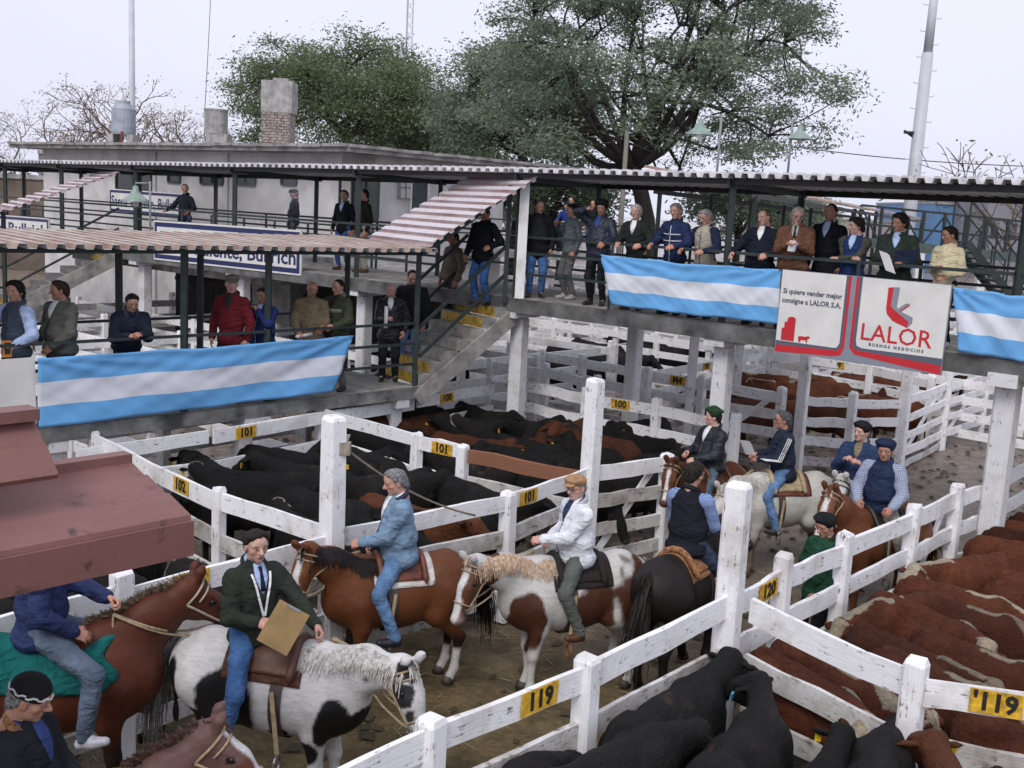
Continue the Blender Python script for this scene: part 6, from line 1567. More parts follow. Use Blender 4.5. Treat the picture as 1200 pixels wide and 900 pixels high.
    for i, (S, El, W) in enumerate(arms):
        V, F = hand_mesh(curl[i], .0066 if vox < .0175 else .0088); V = V.copy(); sd = (1, -1)[i]
        if sd < 0: V[:, 0] *= -1; F = F[:, ::-1]
        fd = norm(W - El); pn = np.array([-sd * .75, 0.05, -.65]) if palms[i] is None else np.asarray(palms[i], float); pn = norm(pn - fd * (pn @ fd)); Zx = -pn; Xx = np.cross(fd, Zx)
        Vw = W + s * 1.04 * (V[:, :1] * Xx + V[:, 1:2] * fd + V[:, 2:3] * Zx); mb.add(Vw, F, 0, None, sk * [.98, .86, .84] * (1 + .05 * wn(V, 120, seed))[:, None])
    mb.build('body', SKIN, root, True)
    # ---- hair, hat
    if hair[0] != 'none':
        V, F = hair_shell('short' if hat and hair[0] != 'thick' else hair[0], seed, .0085 if vox < .0175 else .0115)
        if hat: k = V[:, 2] > .045; V = V.copy(); V[k] = V[k] * [.93, .93, 1] - np.c_[np.zeros(k.sum()), np.zeros(k.sum()), (V[k, 2] - .045) * .35]
        MB().add(HT(V), F).build('hair', plain('human_hair', tuple(min(1, c_ * 1.3 + .002) for c_ in hair[1]), .6, 0, .45, 60, .6, .16), root, True)
    if hat:
        V, F = hat_mesh(hat[0]); nn = vnormals(V, F); V = V + nn * (wn(V, 40, seed) * .003)[:, None]; MB().add(HT(V), F).build({'beret': 'beret', 'flatcap': 'flat_cap', 'knit': 'knitted_cap'}[hat[0]], fabric(hat[1], .9, 'felt', .3), root, True)
        if len(hat) > 2:
            a = np.linspace(0, 2 * math.pi, 40); d = np.stack([np.cos(a), np.sin(a)], 1); R = np.where((np.arange(40) % 4) < 2, .0, .012)
            Q = np.stack([.0945 * d[:, 0], -.010 + .1135 * d[:, 1], .044 + R], 1); MB().add(*tube(HT(Q), .006, 5)).build('cap_pattern', fabric(hat[2]), root)
    if glasses:
        mb = MB()
        for sd in (-1, 1):
            a = np.linspace(0, 2 * math.pi, 13); mb.add(*tube(HT(np.stack([sd * .033 + .021 * np.cos(a), np.full(13, .108), .006 + .016 * np.sin(a)], 1)), .0024, 4)); mb.add(*tube(HT([(sd * .054, .106, .012), (sd * .079, .05, .014), (sd * .083, -.01, .010)]), .0022, 4))
        mb.add(*tube(HT([(-.012, .11, .008), (.012, .11, .008)]), .002, 4)); mb.build('glasses', plain('dark_frame', (.03, .025, .025), .3), root)
    # ---- top
    tor = [E_(T(0, -.005, .35), s * np.array([.168 + b * .8, .122 + b * .9, .22]), .06), E_(T(0, .012 * f, .15), s * np.array([(.160 + b) * f, (.122 + b) * f * (1 + .12 * (f > 1.05)), .19]), .07), E_(T(0, .0, .02 - top['hem'] * .5), s * np.array([(.172 + b) * f, (.135 + b) * f, .06 + top['hem'] * .55]), .06), C_(T(0, -.018, .462), T(.145, -.012, .438), (.064 + b * .4) * s, (.056 + b * .7) * s, .05), C_(T(0, -.018, .462), T(-.145, -.012, .438), (.064 + b * .4) * s, (.056 + b * .7) * s, .05), C_(T(0, -.02, .47), T(0, -.015, .525), .085 * s, .068 * s, .04)]
    sl_ = []
    for S, El, W in arms:
        e2 = W - norm(W - El) * .012; sl_ += [C_(S, El, (.060 + b * .8) * s, (.050 + b * .75) * s, .035), C_(El, e2, (.050 + b * .8) * s, (.038 + b * .5) * s, .02)]
    def cloth(prims, vx, amp=.008):
        V, F = solid(prims, vx); nn = vnormals(V, F); w_ = wn(V * [1, 1, 1.7], 26, seed, 3); w2 = np.abs(wn(V * [1, 1, 2.4], 17, seed + 3, 2))
        return V + nn * (amp * w_ - amp * 1.1 * np.clip(.35 - w2, 0, 1) * 2)[:, None], F
    tops = tor + ([] if top['sleeve'] else sl_)
    V, F = cloth(tops, vox); MB().add(V, F).build(top['name'], top['mat'], root, True)
    if top['sleeve']:
        V, F = cloth(sl_ + [C_(T(-.14, -.015, .452), T(.14, -.015, .452), (.058 + b) * s, (.058 + b) * s, .03)], vox); MB().add(V, F).build('shirt_sleeves', top['sleeve'], root, True)
    yv = RT @ np.array([0, 1.0, 0]); xv = np.array([1.0, 0, 0])
    def front(x, z, o=.004): 
        O = np.array([T(x, .55, z)]); return trace(tor, O, -yv[None])[0] + yv * o * s
    if top['shirt'] is not None:
        rows = []
        for z, w_ in ((.565, .040), (.54, .046), (.505, .050), (.47, .05), (.43, .040), (.385, .022), (.345, .006)): rows.append([front(x, z, .006) for x in np.linspace(-w_, w_, 5)])
        MB().add(*sheet(np.array(rows)[:, ::-1], .006)).build('shirt', top['shirt'], root, True)
        if top['tie'] is not None:
            rows = [[front(x, z, .011) for x in np.linspace(-w_, w_, 3)] for z, w_ in ((.545, .016), (.51, .011), (.42, .018), (.37, .02))]; MB().add(*sheet(np.array(rows)[:, ::-1], .005)).build('tie', top['tie'], root, True)
    a = np.radians(np.linspace(28, 332, 22)); Rr = .074 * s
    ringp = [Nb + s * (RT @ np.array([math.sin(q) * .076, -.005 - -math.cos(q) * .074, .012 - .035 * math.cos(q) * 1.0])) for q in a]
    MB().add(*tube(ringp, [.012 * s] + [(.019 + b * .3) * s] * 20 + [.012 * s], 7)).build('collar', top['collar'] or top['mat'], root, True)
    if top['shirt'] is not None:
        ringp = [Nb + s * (RT @ np.array([math.sin(q) * .064, .0 + math.cos(q) * .062, .032 - .03 * math.cos(q)])) for q in a]; MB().add(*tube(ringp, .013 * s, 6)).build('shirt_collar', top['shirt'], root, True)
    if top['zip'] is not None:
        z1 = .33 if top['shirt'] is not None else .47
        pts = [front(0, z, .002) for z in np.linspace(-.05 - top['hem'] * .5, z1, 12)]; MB().add(*tube(pts, .0055 * s, 5)).build('zip', top['zip'], root)
    for (z0, hgt, m_) in top.get('bands', ()):
        rows = []
        for z in (z0 - hgt / 2, z0 + hgt / 2):
            row = []
            for q in np.radians(np.linspace(-75, 75, 15)):
                D = RT @ np.array([math.sin(q), math.cos(q), 0]); O = T(0, 0, z); row.append(trace(tor, (O + D * .5)[None], -D[None])[0] + D * .004)
            rows.append(row)
        MB().add(*sheet(np.array(rows)[:, ::-1], .005)).build('chest_band', m_, root, True)
    if top.get('stripes'):
        for S, El, W in arms:
            mb = MB(); sdx = np.sign(S[0]); ax = norm(El - S); out_ = norm(np.array([sdx, -.25, .35]) - ax * (np.array([sdx, -.25, .35]) @ ax)); sid = np.cross(ax, out_)
            for k in (-1, 0, 1):
                L0 = np.array([S + (El - S) * q for q in np.linspace(-.12, 1, 8)] + [El + (W - El) * q for q in np.linspace(.15, .9, 6)]) + sid * k * .024
                P_ = trace(tops + sl_, L0 + out_ * .25, np.broadcast_to(-out_, L0.shape)) + out_ * .001; mb.add(*tube(P_, .0055, 5))
            mb.build('sleeve_stripes', top['stripes'], root)
    # ---- trousers and shoes
    wd = legs['wide']; pr = [E_(s * (pel + np.array([0, 0, .02])), s * np.array([.166 * f, .125 * f, .125]), .05)]
    for hip, kn, an, td in lg: pr += [C_(hip, kn, .096 * s * wd, .070 * s * wd, .045), C_(kn, an + s * np.array([0, 0, .01]), .069 * s * wd, .056 * s * wd, .03)]
    V, F = cloth(pr, max(.021, vox * 1.3), .007); MB().add(V, F).build(legs['name'], legs['mat'], root, True)
    for hip, kn, an, td in lg:
        td = norm(td); hl = an - np.array([0, 0, .045 * s]) - td * .03 * s; toe = an + td * .155 * s - np.array([0, 0, .052 * s - (.02 if pose != 'stand' else 0)])
        V, F = solid([C_(hl, toe, .040 * s, .034 * s, .02), C_(an + np.array([0, 0, .01]), (hl + toe) / 2, .047 * s, .036 * s, .03), E_((hl * .45 + toe * .55), s * np.array([.043, .06, .032]), .03)], .0155); MB().add(V, F).build('shoe', plain('shoe_leather', shoes, .45, 0, .15, 20, .1), root, True)
    M = Matrix.Translation(Vector([float(x) for x in P])) @ Matrix.Rotation(math.radians(yaw - 90), 4, 'Z')
    PEOPLE.append(root)
    toW = lambda p: np.array(M @ Vector([float(x) for x in p]))
    toD = lambda d: np.array(M.to_3x3() @ Vector([float(x) for x in d]))
    return dict(root=root, W=toW, D=toD, wr=[arms[0][2], arms[1][2]], arms=arms, front=front, T=T, HT=HT, s=s, tor=tor, RT=RT, fd=[norm(a[2] - a[1]) for a in arms])
def plaid(name, a, b_, scale=14, stripes=False):
    key = ('plaid', name)
    if key in MATS: return MATS[key]
    m, t, b = nodes_of(name); c = a
    for ax_ in (('Z',) if stripes else ('X', 'Z')):
        wv = N(t, 'ShaderNodeTexWave'); wv.wave_type = 'BANDS'; wv.bands_direction = ax_; wv.inputs['Scale'].default_value = scale; wv.inputs['Distortion'].default_value = .6; wv.inputs['Detail'].default_value = 0
        t.links.new(coords(t), wv.inputs['Vector']); c = mixrgb(t, ramp2(t, wv.outputs['Fac'], .45, .6) if stripes else ramp2(t, wv.outputs['Fac'], .5, .62, (0, 0, 0), (.6,) * 3), c, b_)
    t.links.new(c, b.inputs['Base Color']); b.inputs['Roughness'].default_value = .9; bump(t, b, noise(t, coords(t), 12, 4, .6, 1), .35, .03); MATS[key] = m; return m
PAPER = plain('white_paper', (.74, .74, .75), .7, 0, .03, 6, 0)
def held(name, label, cat, geo, mats, c, r, u, n, part='sheet'):
    """a small held thing: geometry in its own frame set at c with axes r (right), u (up), n (out)"""
    t = thing(name, label, cat, c)
    for nm, (V, F), m in geo:
        o = MB().add(xform(np.asarray(V, float), (0, 0, 0), norm(r), norm(u), norm(n)), F).build(nm, m, t)
    return t
# ------------------------------------------------------------------ riders and their horses
WHT, BRN = (.62, .60, .57), (.085, .032, .018)
FURBR = plain('brown_sheepskin', (.10, .042, .022), .95, 0, .45, 30, 1.0)
FURBK = plain('black_sheepskin', (.022, .017, .015), .95, 0, .4, 30, 1.0)
FURTAN = plain('tan_sheepskin', (.34, .16, .065), .95, 0, .4, 30, 1.0)
REDLEA = plain('red_brown_leather', (.15, .045, .025), .55, 0, .3, 14, .3)
PADW = fabric((.58, .56, .52), .9, 'woven_pad', .3)
TEALC = fabric((.008, .105, .10), .9, 'teal_rug_cloth', .45)
JEANS = denim((.055, .13, .30)); JEANSL = denim((.11, .20, .36)); JEANSD = denim((.03, .045, .08)); SLATE = fabric((.085, .095, .085), .9); DRKT = fabric((.014, .015, .02), .9); KHAKI = fabric((.22, .19, .13), .9); GREYT = fabric((.12, .12, .12), .9)
SHIRTB = fabric((.35, .45, .66), .9, 'blue_shirt'); SHIRTW = fabric((.70, .70, .70), .9, 'white_shirt'); NAVYZ = plain('dark_zip', (.01, .012, .02), .4)
def fw(a): return np.array([math.cos(math.radians(a)), math.sin(math.radians(a))])
def rider_on(xy, heading, scale=1.0, back=-.02, seat=1.345): p = np.asarray(xy) + fw(heading) * back * scale; return (p[0], p[1], seat * scale)
REIN_H = ((.10, .36, .16), (-.10, .36, .16))
# -- E, brown and white pinto in the middle
xyE, hdE = (0.70, 10.12), 204
w_, p_ = [], []
horse('brown and white pinto horse with a white blaze standing in mid alley', xyE, hdE, .98, dict(nyaw=-8, npitch=24, hyaw=-16, hpitch=-64, step=.05),
      dict(base=WHT, patches=[((0, -.62, .98), (.45, .36, .42), BRN), ((0, -.12, .92), (.5, .30, .40), BRN), ((-.2, .58, .82), (.30, .20, .34), BRN), ((.2, .62, .85), (.22, .20, .3), BRN), ((0, .40, .52), (.10, .2, .28), BRN), ((.1, 1.05, 1.22), (.3, .17, .34), BRN), ((0, -.86, 1.24), (.25, .16, .16), WHT), ((0, .9, 1.6), (.3, .06, .1), BRN)], headcol=(.11, .045, .025), blaze=(.046, .02, .60), muzzle=(.30, .22, .2)),
      mane=(.50, .36, .25), tail=(.35, .30, .26), saddle=(FURBK, FURBK), hands=(.06, .42, 1.50), seed=4, stirrups=plain('wooden_stirrup', (.20, .085, .03), .5, 0, .2))
E1 = person('person in a white jacket and tan flat cap riding the brown and white pinto', rider_on(xyE, hdE, .98), hdE, 'ride', 1.70, 1.20, lean=3, head=(22, 6, 0), wr=((.22, .20, .10), (-.04, .40, .18)), curl=(.8, .9), skin=SK3, hair=('short', GREY_H), hat=('flatcap', (.33, .19, .10)), glasses=True, face=1,
       top=dict(mat=fabric((.60, .62, .66), .75, 'white_nylon'), bulk=.03, hem=.12, collar=fabric((.36, .37, .40)), shirt=fabric((.025, .035, .08)), zip=NAVYZ), legs=dict(mat=SLATE, wide=1.08), shoes=(.10, .035, .015))
h_ = E1['W'](E1['wr'][0] + E1['fd'][0] * .08); o = MB().add(*tube([h_ + [0, 0, .03], h_ + [.02, -.01, -.3], h_ + [.05, -.03, -.62]], [.012, .010, .004], 6)).build('riding_whip', RAWHIDE, None, True, loc=h_); tag(o, 'thin pale riding whip hanging from the hand of the tan capped rider', 'whip')
# -- D, bay with the man in pale blue
xyD, hdD = (-1.03, 10.0), 205
BAY = (.155, .052, .020)
horse('bright bay horse with a white blaze, red leather saddle and white hind socks', xyD, hdD, .94, dict(nyaw=-12, npitch=40, hyaw=-26, hpitch=-68, nlen=.62), dict(base=BAY, legs_dark=(.02, .013, .010), socks=[(-.14, -.64, .42, WHT), (.14, -.64, .34, WHT)], blaze=(.045, -.02, .42), muzzle=(.03, .022, .02)), mane=(.014, .012, .011), saddle=(PADW, REDLEA), hands=(.02, .40, 1.50), seed=6, bridle=RAWHIDE)
person('person with grey hair in a pale blue jacket riding the bright bay horse', rider_on(xyD, hdD, .94), hdD - 6, 'ride', 1.80, 1.14, lean=5, head=(2, 16, 0), wr=((.27, .18, .02), (-.04, .37, .12)), curl=(.6, .85), skin=SK1, hair=('full', (.17, .17, .18)), face=1,
       top=dict(mat=fabric((.155, .235, .33), .8, 'pale_blue_nylon'), bulk=.032, hem=.12, collar=fabric((.03, .035, .07)), shirt=SHIRTW, zip=NAVYZ), legs=dict(mat=JEANSL), shoes=(.015, .016, .03))
# -- C, black and white pinto with the clipboard man
xyC, hdC = (-1.70, 7.75), -12
horse('black and white pinto horse with shaggy saddle pad in the left foreground', xyC, hdC, .98, dict(nyaw=16, npitch=20, hyaw=14, hpitch=-62, step=.04),
      dict(base=(.68, .67, .66), patches=[((.25, -.80, .98), (.16, .10, .34), BLK), ((.27, -.30, .92), (.25, .24, .34), BLK), ((.22, -.52, .70), (.16, .16, .26), BLK), ((-.25, -.4, .95), (.2, .3, .3), BLK), ((.26, .12, .72), (.12, .10, .07), BLK), ((.22, .58, .84), (.14, .16, .26), BLK), ((.0, .74, .80), (.26, .15, .26), BLK), ((.2, .36, .62), (.10, .10, .12), BLK), ((.30, .80, 1.28), (.10, .10, .10), BLK)], headpatch=[(.16, .10, .02, .105, (.03, .03, .032)), (.0, .03, .11, .10, (.03, .03, .032)), (.33, .09, .02, .05, (.04, .04, .042))], muzzle=(.42, .36, .36)),
      mane=(.55, .53, .50), tail=(.35, .33, .32), saddle=(FURBR, LEATHER), hands=(-.02, .46, 1.48), seed=7)
C1 = person('person in dark green with a lanyard holding a clipboard on the black and white pinto', rider_on(xyC, hdC, .98, -.20), hdC - 38, 'ride', 1.76, 1.02, lean=2, head=(-4, 4, 0), wr=((.12, .33, .20), (-.34, .40, .08)), curl=(.7, .75), skin=SK3, hair=('full', DARK_H), face=2, vox=.014, stubble=.35,
       top=dict(mat=fabric((.022, .028, .022), .85, 'dark_green_fleece'), bulk=.025, hem=.10, shirt=SHIRTB, tie=fabric((.012, .015, .035))), legs=dict(mat=JEANS), shoes=(.012, .011, .010), thigh=((.29, .30, -.24), (.34, .20, -.66)))
for i, (x0, x1) in enumerate(((.075, .005), (-.075, -.005))):
    pts = [C1['front'](x0 + (x1 - x0) * f_, .50 - .32 * f_, .013) for f_ in np.linspace(0, 1, 8)]; rw = [[p - np.array([.009, 0, 0]), p + np.array([.009, 0, 0])] for p in pts]
    MB().add(*sheet(np.array(rw), .003)).build('lanyard', SHIRTW, C1['root'])
W_ = C1['W'](C1['wr'][0] + C1['fd'][0] * .09); to_cam = norm(np.array([0, 0, CAM_H]) - W_); r_ = norm(np.cross([0, 0, 1], to_cam)); u_ = np.cross(to_cam, r_)
ca, sa_ = math.cos(-.52), math.sin(-.52); r2 = r_ * ca + u_ * sa_; u2 = -r_ * sa_ + u_ * ca
held('clipboard', 'tan hardboard clipboard held by the rider in the foreground', 'clipboard', [('board', box((.10, .03, 0), (.25, .33, .006)), plain('hardboard', (.30, .19, .07), .6, 0, .15, 5, .1)), ('clip', box((.10, .185, .006), (.10, .02, .012)), STEEL), ('paper', box((.10, .02, -.005), (.21, .29, .002)), PAPER)], None, W_ + to_cam * .015, r2, u2, to_cam)
# -- A, dark bay with the teal rug at the left
xyA, hdA = (-3.34, 7.47), 22
horse('dark bay horse under a teal rug partly hidden by the red kiosk roof', xyA, hdA, 1.04, dict(nyaw=-8, npitch=42, hyaw=-4, hpitch=-42), dict(base=(.105, .030, .016), legs_dark=(.025, .014, .012), muzzle=(.05, .025, .02)), mane=(.20, .15, .10), tail=(.02, .015, .012), cover=TEALC, hands=(.06, .44, 1.52), seed=8, mane_style='roached', stirrups=False, bridle=plain('pale_halter', (.42, .36, .29), .8))
person('person in a navy jacket and white trainers riding under the red roof edge', rider_on(xyA, hdA, 1.04, -.06), hdA - 10, 'ride', 1.78, 1.06, lean=6, head=(0, 10, 0), wr=((.20, .28, .04), (.0, .50, .20)), curl=(.3, .85), hair=('short', DARK_H), top=dict(mat=fabric((.018, .028, .085), .7, 'navy_nylon'), bulk=.035, hem=.14), legs=dict(mat=denim((.09, .12, .17)), wide=1.1), shoes=(.50, .50, .55), thigh=((.35, .44, -.12), (.41, .38, -.56)))
# -- B, beret man at the bottom left and his roan
xyB, hdB = (-2.48, 5.22), 34
horse('red roan horse with a white blaze, only its head and neck in the bottom left', xyB, hdB, .98, dict(nyaw=4, npitch=44, hyaw=14, hpitch=-46, nlen=.70), dict(base=(.155, .085, .075), blaze=(.05, -.02, .6), muzzle=(.3, .22, .2), patches=[((.0, 1.2, 1.3), (.3, .12, .3), (.17, .06, .04))]), mane=(.12, .07, .055), tail=(.1, .05, .04), saddle=(FURBR, LEATHER), hands=(.08, .40, 1.50), seed=9, mane_style='roached')
person('person in a black knitted cap and dark coat cut off by the bottom left corner', rider_on(xyB, hdB, .98, -.04, 1.345), hdB - 34, 'ride', 1.72, 1.15, lean=8, head=(8, 22, 0), wr=((.14, .36, .12), (-.06, .38, .14)), curl=(.8, .8), skin=SK2, hair=('short', GREY_H), hat=('knit', (.010, .010, .012), (.45, .45, .47)), face=1, stubble=.3, vox=.014, top=dict(mat=fabric((.012, .013, .018), .9, 'dark_wool'), bulk=.035, hem=.14, collar=FURTAN, shirt=fabric((.03, .05, .16))), legs=dict(mat=DRKT))
# -- F, man seen from behind on a black horse
xyF, hdF = (1.88, 10.55), 57
horse('black horse seen from behind beside the tall white corner post', xyF, hdF, 1.0, dict(nyaw=10, npitch=34, hpitch=-50), dict(base=(.018, .014, .013), muzzle=(.03, .02, .02)), saddle=(FURTAN, FURTAN), hands=(.04, .42, 1.5), seed=11)
person('person seen from behind in a black vest and blue striped sleeves on the black horse', rider_on(xyF, hdF), hdF - 4, 'ride', 1.82, 1.14, lean=4, head=(-8, 8, 0), wr=((.10, .36, .14), (-.10, .36, .14)), curl=(.8, .8), hair=('full', DARK_H), top=dict(name='vest', mat=fabric((.010, .011, .017), .9, 'black_vest_cloth'), sleeve=plaid('blue_striped_shirt', (.045, .10, .30), (.33, .42, .62), 26, True), bulk=.02, hem=.12), legs=dict(mat=JEANSD), shoes=(.05, .03, .02))
# -- G, green beret on the chestnut facing us
xyG, hdG = (2.78, 14.3), 226
horse('chestnut horse facing the camera with a black fleece saddle', xyG, hdG, .96, dict(nyaw=-6, npitch=40, hyaw=-14, hpitch=-58), dict(base=(.13, .042, .018), blaze=(.03, .05, .5), muzzle=(.1, .05, .04)), mane=(.07, .03, .015), saddle=(REDLEA, LEATHER), hands=(.05, .40, 1.52), seed=12)
person('person in a green beret and black bomber jacket on the chestnut horse', rider_on(xyG, hdG, .96), hdG - 22, 'ride', 1.74, 1.10, lean=2, head=(-30, -2, 0), wr=((.16, .30, .16), (-.12, .34, .12)), curl=(.8, .7), skin=SK3, hair=('short', DARK_H), hat=('beret', (.018, .045, .022)), top=dict(mat=fabric((.008, .010, .018), .55, 'black_nylon'), bulk=.038, hem=.08, shirt=SHIRTW, zip=plain('brass_zip', (.2, .15, .06), .4, .5)), legs=dict(mat=denim((.09, .13, .17))))
# -- H, three striped tracksuit on the grey horse
xyH, hdH = (3.72, 14.1), 196
horse('white grey horse with muddy legs carrying the tracksuit rider', xyH, hdH, .98, dict(nyaw=-34, npitch=8, hpitch=-60, step=.03), dict(base=(.62, .60, .55), legs_dark=(.16, .12, .09), muzzle=(.2, .17, .16)), mane=(.55, .53, .48), tail=(.25, .22, .2), saddle=(REDLEA, fabric((.34, .27, .17), .9)), hands=(.06, .42, 1.46), seed=14)
H1_ = person('person in a navy tracksuit top with white sleeve stripes on the white grey horse', rider_on(xyH, hdH, .98), hdH - 18, 'ride', 1.78, 1.08, lean=6, head=(-4, 2, 0), wr=((.02, .38, .20), (-.10, .36, .16)), curl=(.6, .7), skin=SK2, hair=('full', (.07, .07, .075)), glasses=True, top=dict(name='tracksuit_top', mat=fabric((.016, .022, .040), .75, 'navy_jersey'), bulk=.025, hem=.14, stripes=SHIRTW), legs=dict(mat=JEANSL), shoes=(.03, .03, .035))
W_ = H1_['W'](H1_['wr'][0] + H1_['fd'][0] * .07); held('paper', 'folded white papers held by the tracksuit rider', 'paper', [('sheet', box((0, .07, 0), (.17, .22, .004)), PAPER), ('sheet', box((.015, .06, -.006), (.16, .21, .003)), PAPER)], None, W_ + [-.05, -.03, .03], norm([.6, -.8, .1]), norm([-.45, -.1, .9]), norm([-.5, -.7, .4]))
# -- I, white horse with the man in blue, head on
xyI, hdI = (4.62, 13.72), 243
horse('pure white horse facing the camera, ears up, behind the tall chestnut', xyI, hdI, .97, dict(nyaw=6, npitch=46, hpitch=-58), dict(base=(.70, .69, .67), muzzle=(.4, .34, .33)), mane=(.6, .58, .55), saddle=(FURBR, LEATHER), hands=(.0, .42, 1.6), seed=16, bridle=DSTRAP, rein=DLEATHER)
person('person in a black beret and blue jacket raising both hands on the white horse', rider_on(xyI, hdI, .97), hdI - 10, 'ride', 1.74, 1.16, lean=2, head=(-24, 0, 0), wr=((.10, .30, .34), (-.12, .30, .32)), curl=(.85, .85), skin=SK3, hair=('short', GREY_H), hat=('beret', (.012, .012, .016)), face=3, top=dict(mat=fabric((.022, .040, .095), .85, 'blue_wool'), bulk=.03, hem=.12, shirt=fabric((.20, .16, .11))), legs=dict(mat=DRKT))
# -- J, plaid sleeved man on the chestnut with a blaze
xyJ, hdJ = (4.52, 12.55), 210
horse('chestnut horse with a wide white blaze behind the number 120 fence', xyJ, hdJ, .98, dict(nyaw=-8, npitch=52, hyaw=-16, hpitch=-56), dict(base=(.165, .060, .026), blaze=(.045, -.02, .58), muzzle=(.25, .18, .17)), mane=(.14, .05, .022), tail=(.12, .05, .02), saddle=(FURBK, DLEATHER), hands=(.0, .40, 1.5), seed=17)
person('person in a blue beret, quilted vest and plaid sleeves on the blazed chestnut', rider_on(xyJ, hdJ, .98), hdJ + 28, 'ride', 1.76, 1.12, lean=4, head=(2, 6, 0), wr=((.20, .30, .08), (-.20, .32, .06)), curl=(.7, .7), skin=SK2, hair=('short', DARK_H), hat=('beret', (.015, .022, .055)), face=3, top=dict(name='vest', mat=fabric((.012, .022, .055), .7, 'quilted_navy'), sleeve=plaid('blue_plaid_shirt', (.48, .52, .62), (.03, .06, .16), 17), bulk=.035, hem=.10, collar=fabric((.015, .028, .07))), legs=dict(mat=fabric((.30, .28, .24)), wide=1.1))
# -- K, man on foot
person('person on foot in a black beret and green coat at the fence', (3.42, 10.98, 0), 205, 'stand', 1.72, 1.05, head=(6, 16, 0), skin=SK2, hair=('short', DARK_H), hat=('beret', (.010, .010, .014)), top=dict(name='coat', mat=fabric((.012, .055, .030), .8, 'green_waxed'), bulk=.03, hem=.22, collar=fabric((.02, .018, .015))), legs=dict(mat=DRKT), wr=((.22, .20, -.02), (-.22, .22, .0)))

# ------------------------------------------------------------------ people on the catwalk and platforms
def at_cw(u, v, off): p = gp(u, v, cpt(0, off, 0), dB); return (p[0], p[1], CZ), p[2] - CZ
def at_pl(u, v, off): p = gp(u, v, ppt(0, off, 0), dA); return (p[0], p[1], PZ), p[2] - PZ
HT_LOG = []
CRW = 'people leaning on the catwalk railing'; PLW = 'people along the lower platform railing'
def cwp(label, u, v, off, yaw, **k):
    P, hh = at_cw(u, v, off); HT_LOG.append((label[:34], round(hh, 2)))
    hat = k.get('hat'); hh = hh - (.03 if hat else .015); k.setdefault('h', float(np.clip(hh, 1.62, 1.88)))
    if k.get('wr') is RAILH:
        e_ = rnd.uniform(-.05, .05); k['wr'] = ((.22 + e_, .34, .15), (-.22 + rnd.uniform(-.05, .05), .34, .15)); k['lean'] = rnd.uniform(4, 11)
    hd_ = k.get('head', (0, 0, 0)); k['head'] = (hd_[0] + rnd.uniform(-8, 8), hd_[1], rnd.uniform(-6, 6)); yaw += rnd.uniform(-9, 9)
    return person(label, P, yaw, 'stand', group=CRW, **k)
def plp(label, u, v, off, yaw, **k):
    P, hh = at_pl(u, v, off); HT_LOG.append((label[:34], round(hh, 2)))
    hat = k.get('hat'); hh = hh - (.03 if hat else .015); k.setdefault('h', float(np.clip(hh, 1.62, 1.88))); return person(label, P, yaw, 'stand', group=PLW, **k)
FRONT = math.degrees(math.atan2(-NB[1], -NB[0]))     # facing out over the railing, -130
RAILH = ((.22, .34, .15), (-.22, .34, .15)); V_ = .018
BLKJ = fabric((.010, .011, .015), .8, 'black_cloth'); NAVY = fabric((.014, .020, .045), .8, 'navy_cloth'); BLKL = fabric((.010, .010, .011), .38, 'black_leather_cloth')
FRC = FRONT
p = cwp('person with a grey jacket half hidden behind the large man in jeans', 672, 237, .75, FRC - 20, vox=V_, head=(-10, 10, 0), hair=('full', DARK_H), top=dict(mat=fabric((.10, .12, .13))), legs=dict(mat=GREYT), shoes=(.4, .4, .4), wr=((.15, .25, .42), (-.22, .05, -.06)))
p = cwp('large person in a black jacket and blue jeans at the head of the stairs', 633, 232, .40, FRC + 45, vox=V_, fat=1.22, head=(20, 12, 0), hair=('short', (.09, .09, .09)), top=dict(mat=BLKJ, bulk=.035, hem=.2), legs=dict(mat=denim((.07, .16, .36)), wide=1.12), shoes=(.05, .025, .02))
p = cwp('person in a black beret holding a phone to his ear on the catwalk', 706, 232, .33, FRC + 8, vox=V_, fat=1.15, head=(12, 12, 0), skin=SK2, hair=('thick', DARK_H), hat=('beret', (.012, .012, .016)), top=dict(name='coat', mat=fabric((.014, .020, .038), .5, 'waxed_navy'), bulk=.03, hem=.2, shirt=fabric((.03, .06, .2)), collar=BLKJ), legs=dict(mat=DRKT), wr=((.17, .20, .66), (-.25, .30, .12)), curl=(.8, .3), palms=((-1, 0, 0), None))
W_ = p['W'](p['wr'][0] + p['fd'][0] * .09); held('mobile_phone', 'small dark phone held to the ear under a black beret', 'phone', [('case', box((0, 0, 0), (.05, .11, .018)), BLACKP), ('screen', box((0, .02, .0095), (.035, .045, .002)), DARKGL)], None, W_, (0, 1, 0), (0, .3, 1), (1, 0, 0))
cwp('person with white hair and a dark jacket leaning on the catwalk rail', 750, 237, .33, FRC, vox=V_, head=(4, 6, 0), skin=SK3, hair=('full', WHITE_H), face=2, top=dict(mat=fabric((.016, .020, .018), .8), bulk=.025, hem=.16, shirt=SHIRTW), legs=dict(mat=KHAKI), shoes=(.12, .07, .04), wr=RAILH, curl=(.5, .5))
cwp('person with grey hair in a navy anorak with white chest lines', 796, 236, .33, FRC - 4, vox=V_, head=(6, 10, 0), hair=('full', GREY_H), top=dict(name='anorak', mat=fabric((.014, .024, .07), .7, 'navy_anorak'), bulk=.03, hem=.12, bands=((.34, .014, SHIRTW), (.24, .012, SHIRTW)), zip=SHIRTW, collar=fabric((.012, .02, .06))), legs=dict(mat=DRKT), wr=RAILH, curl=(.5, .5))
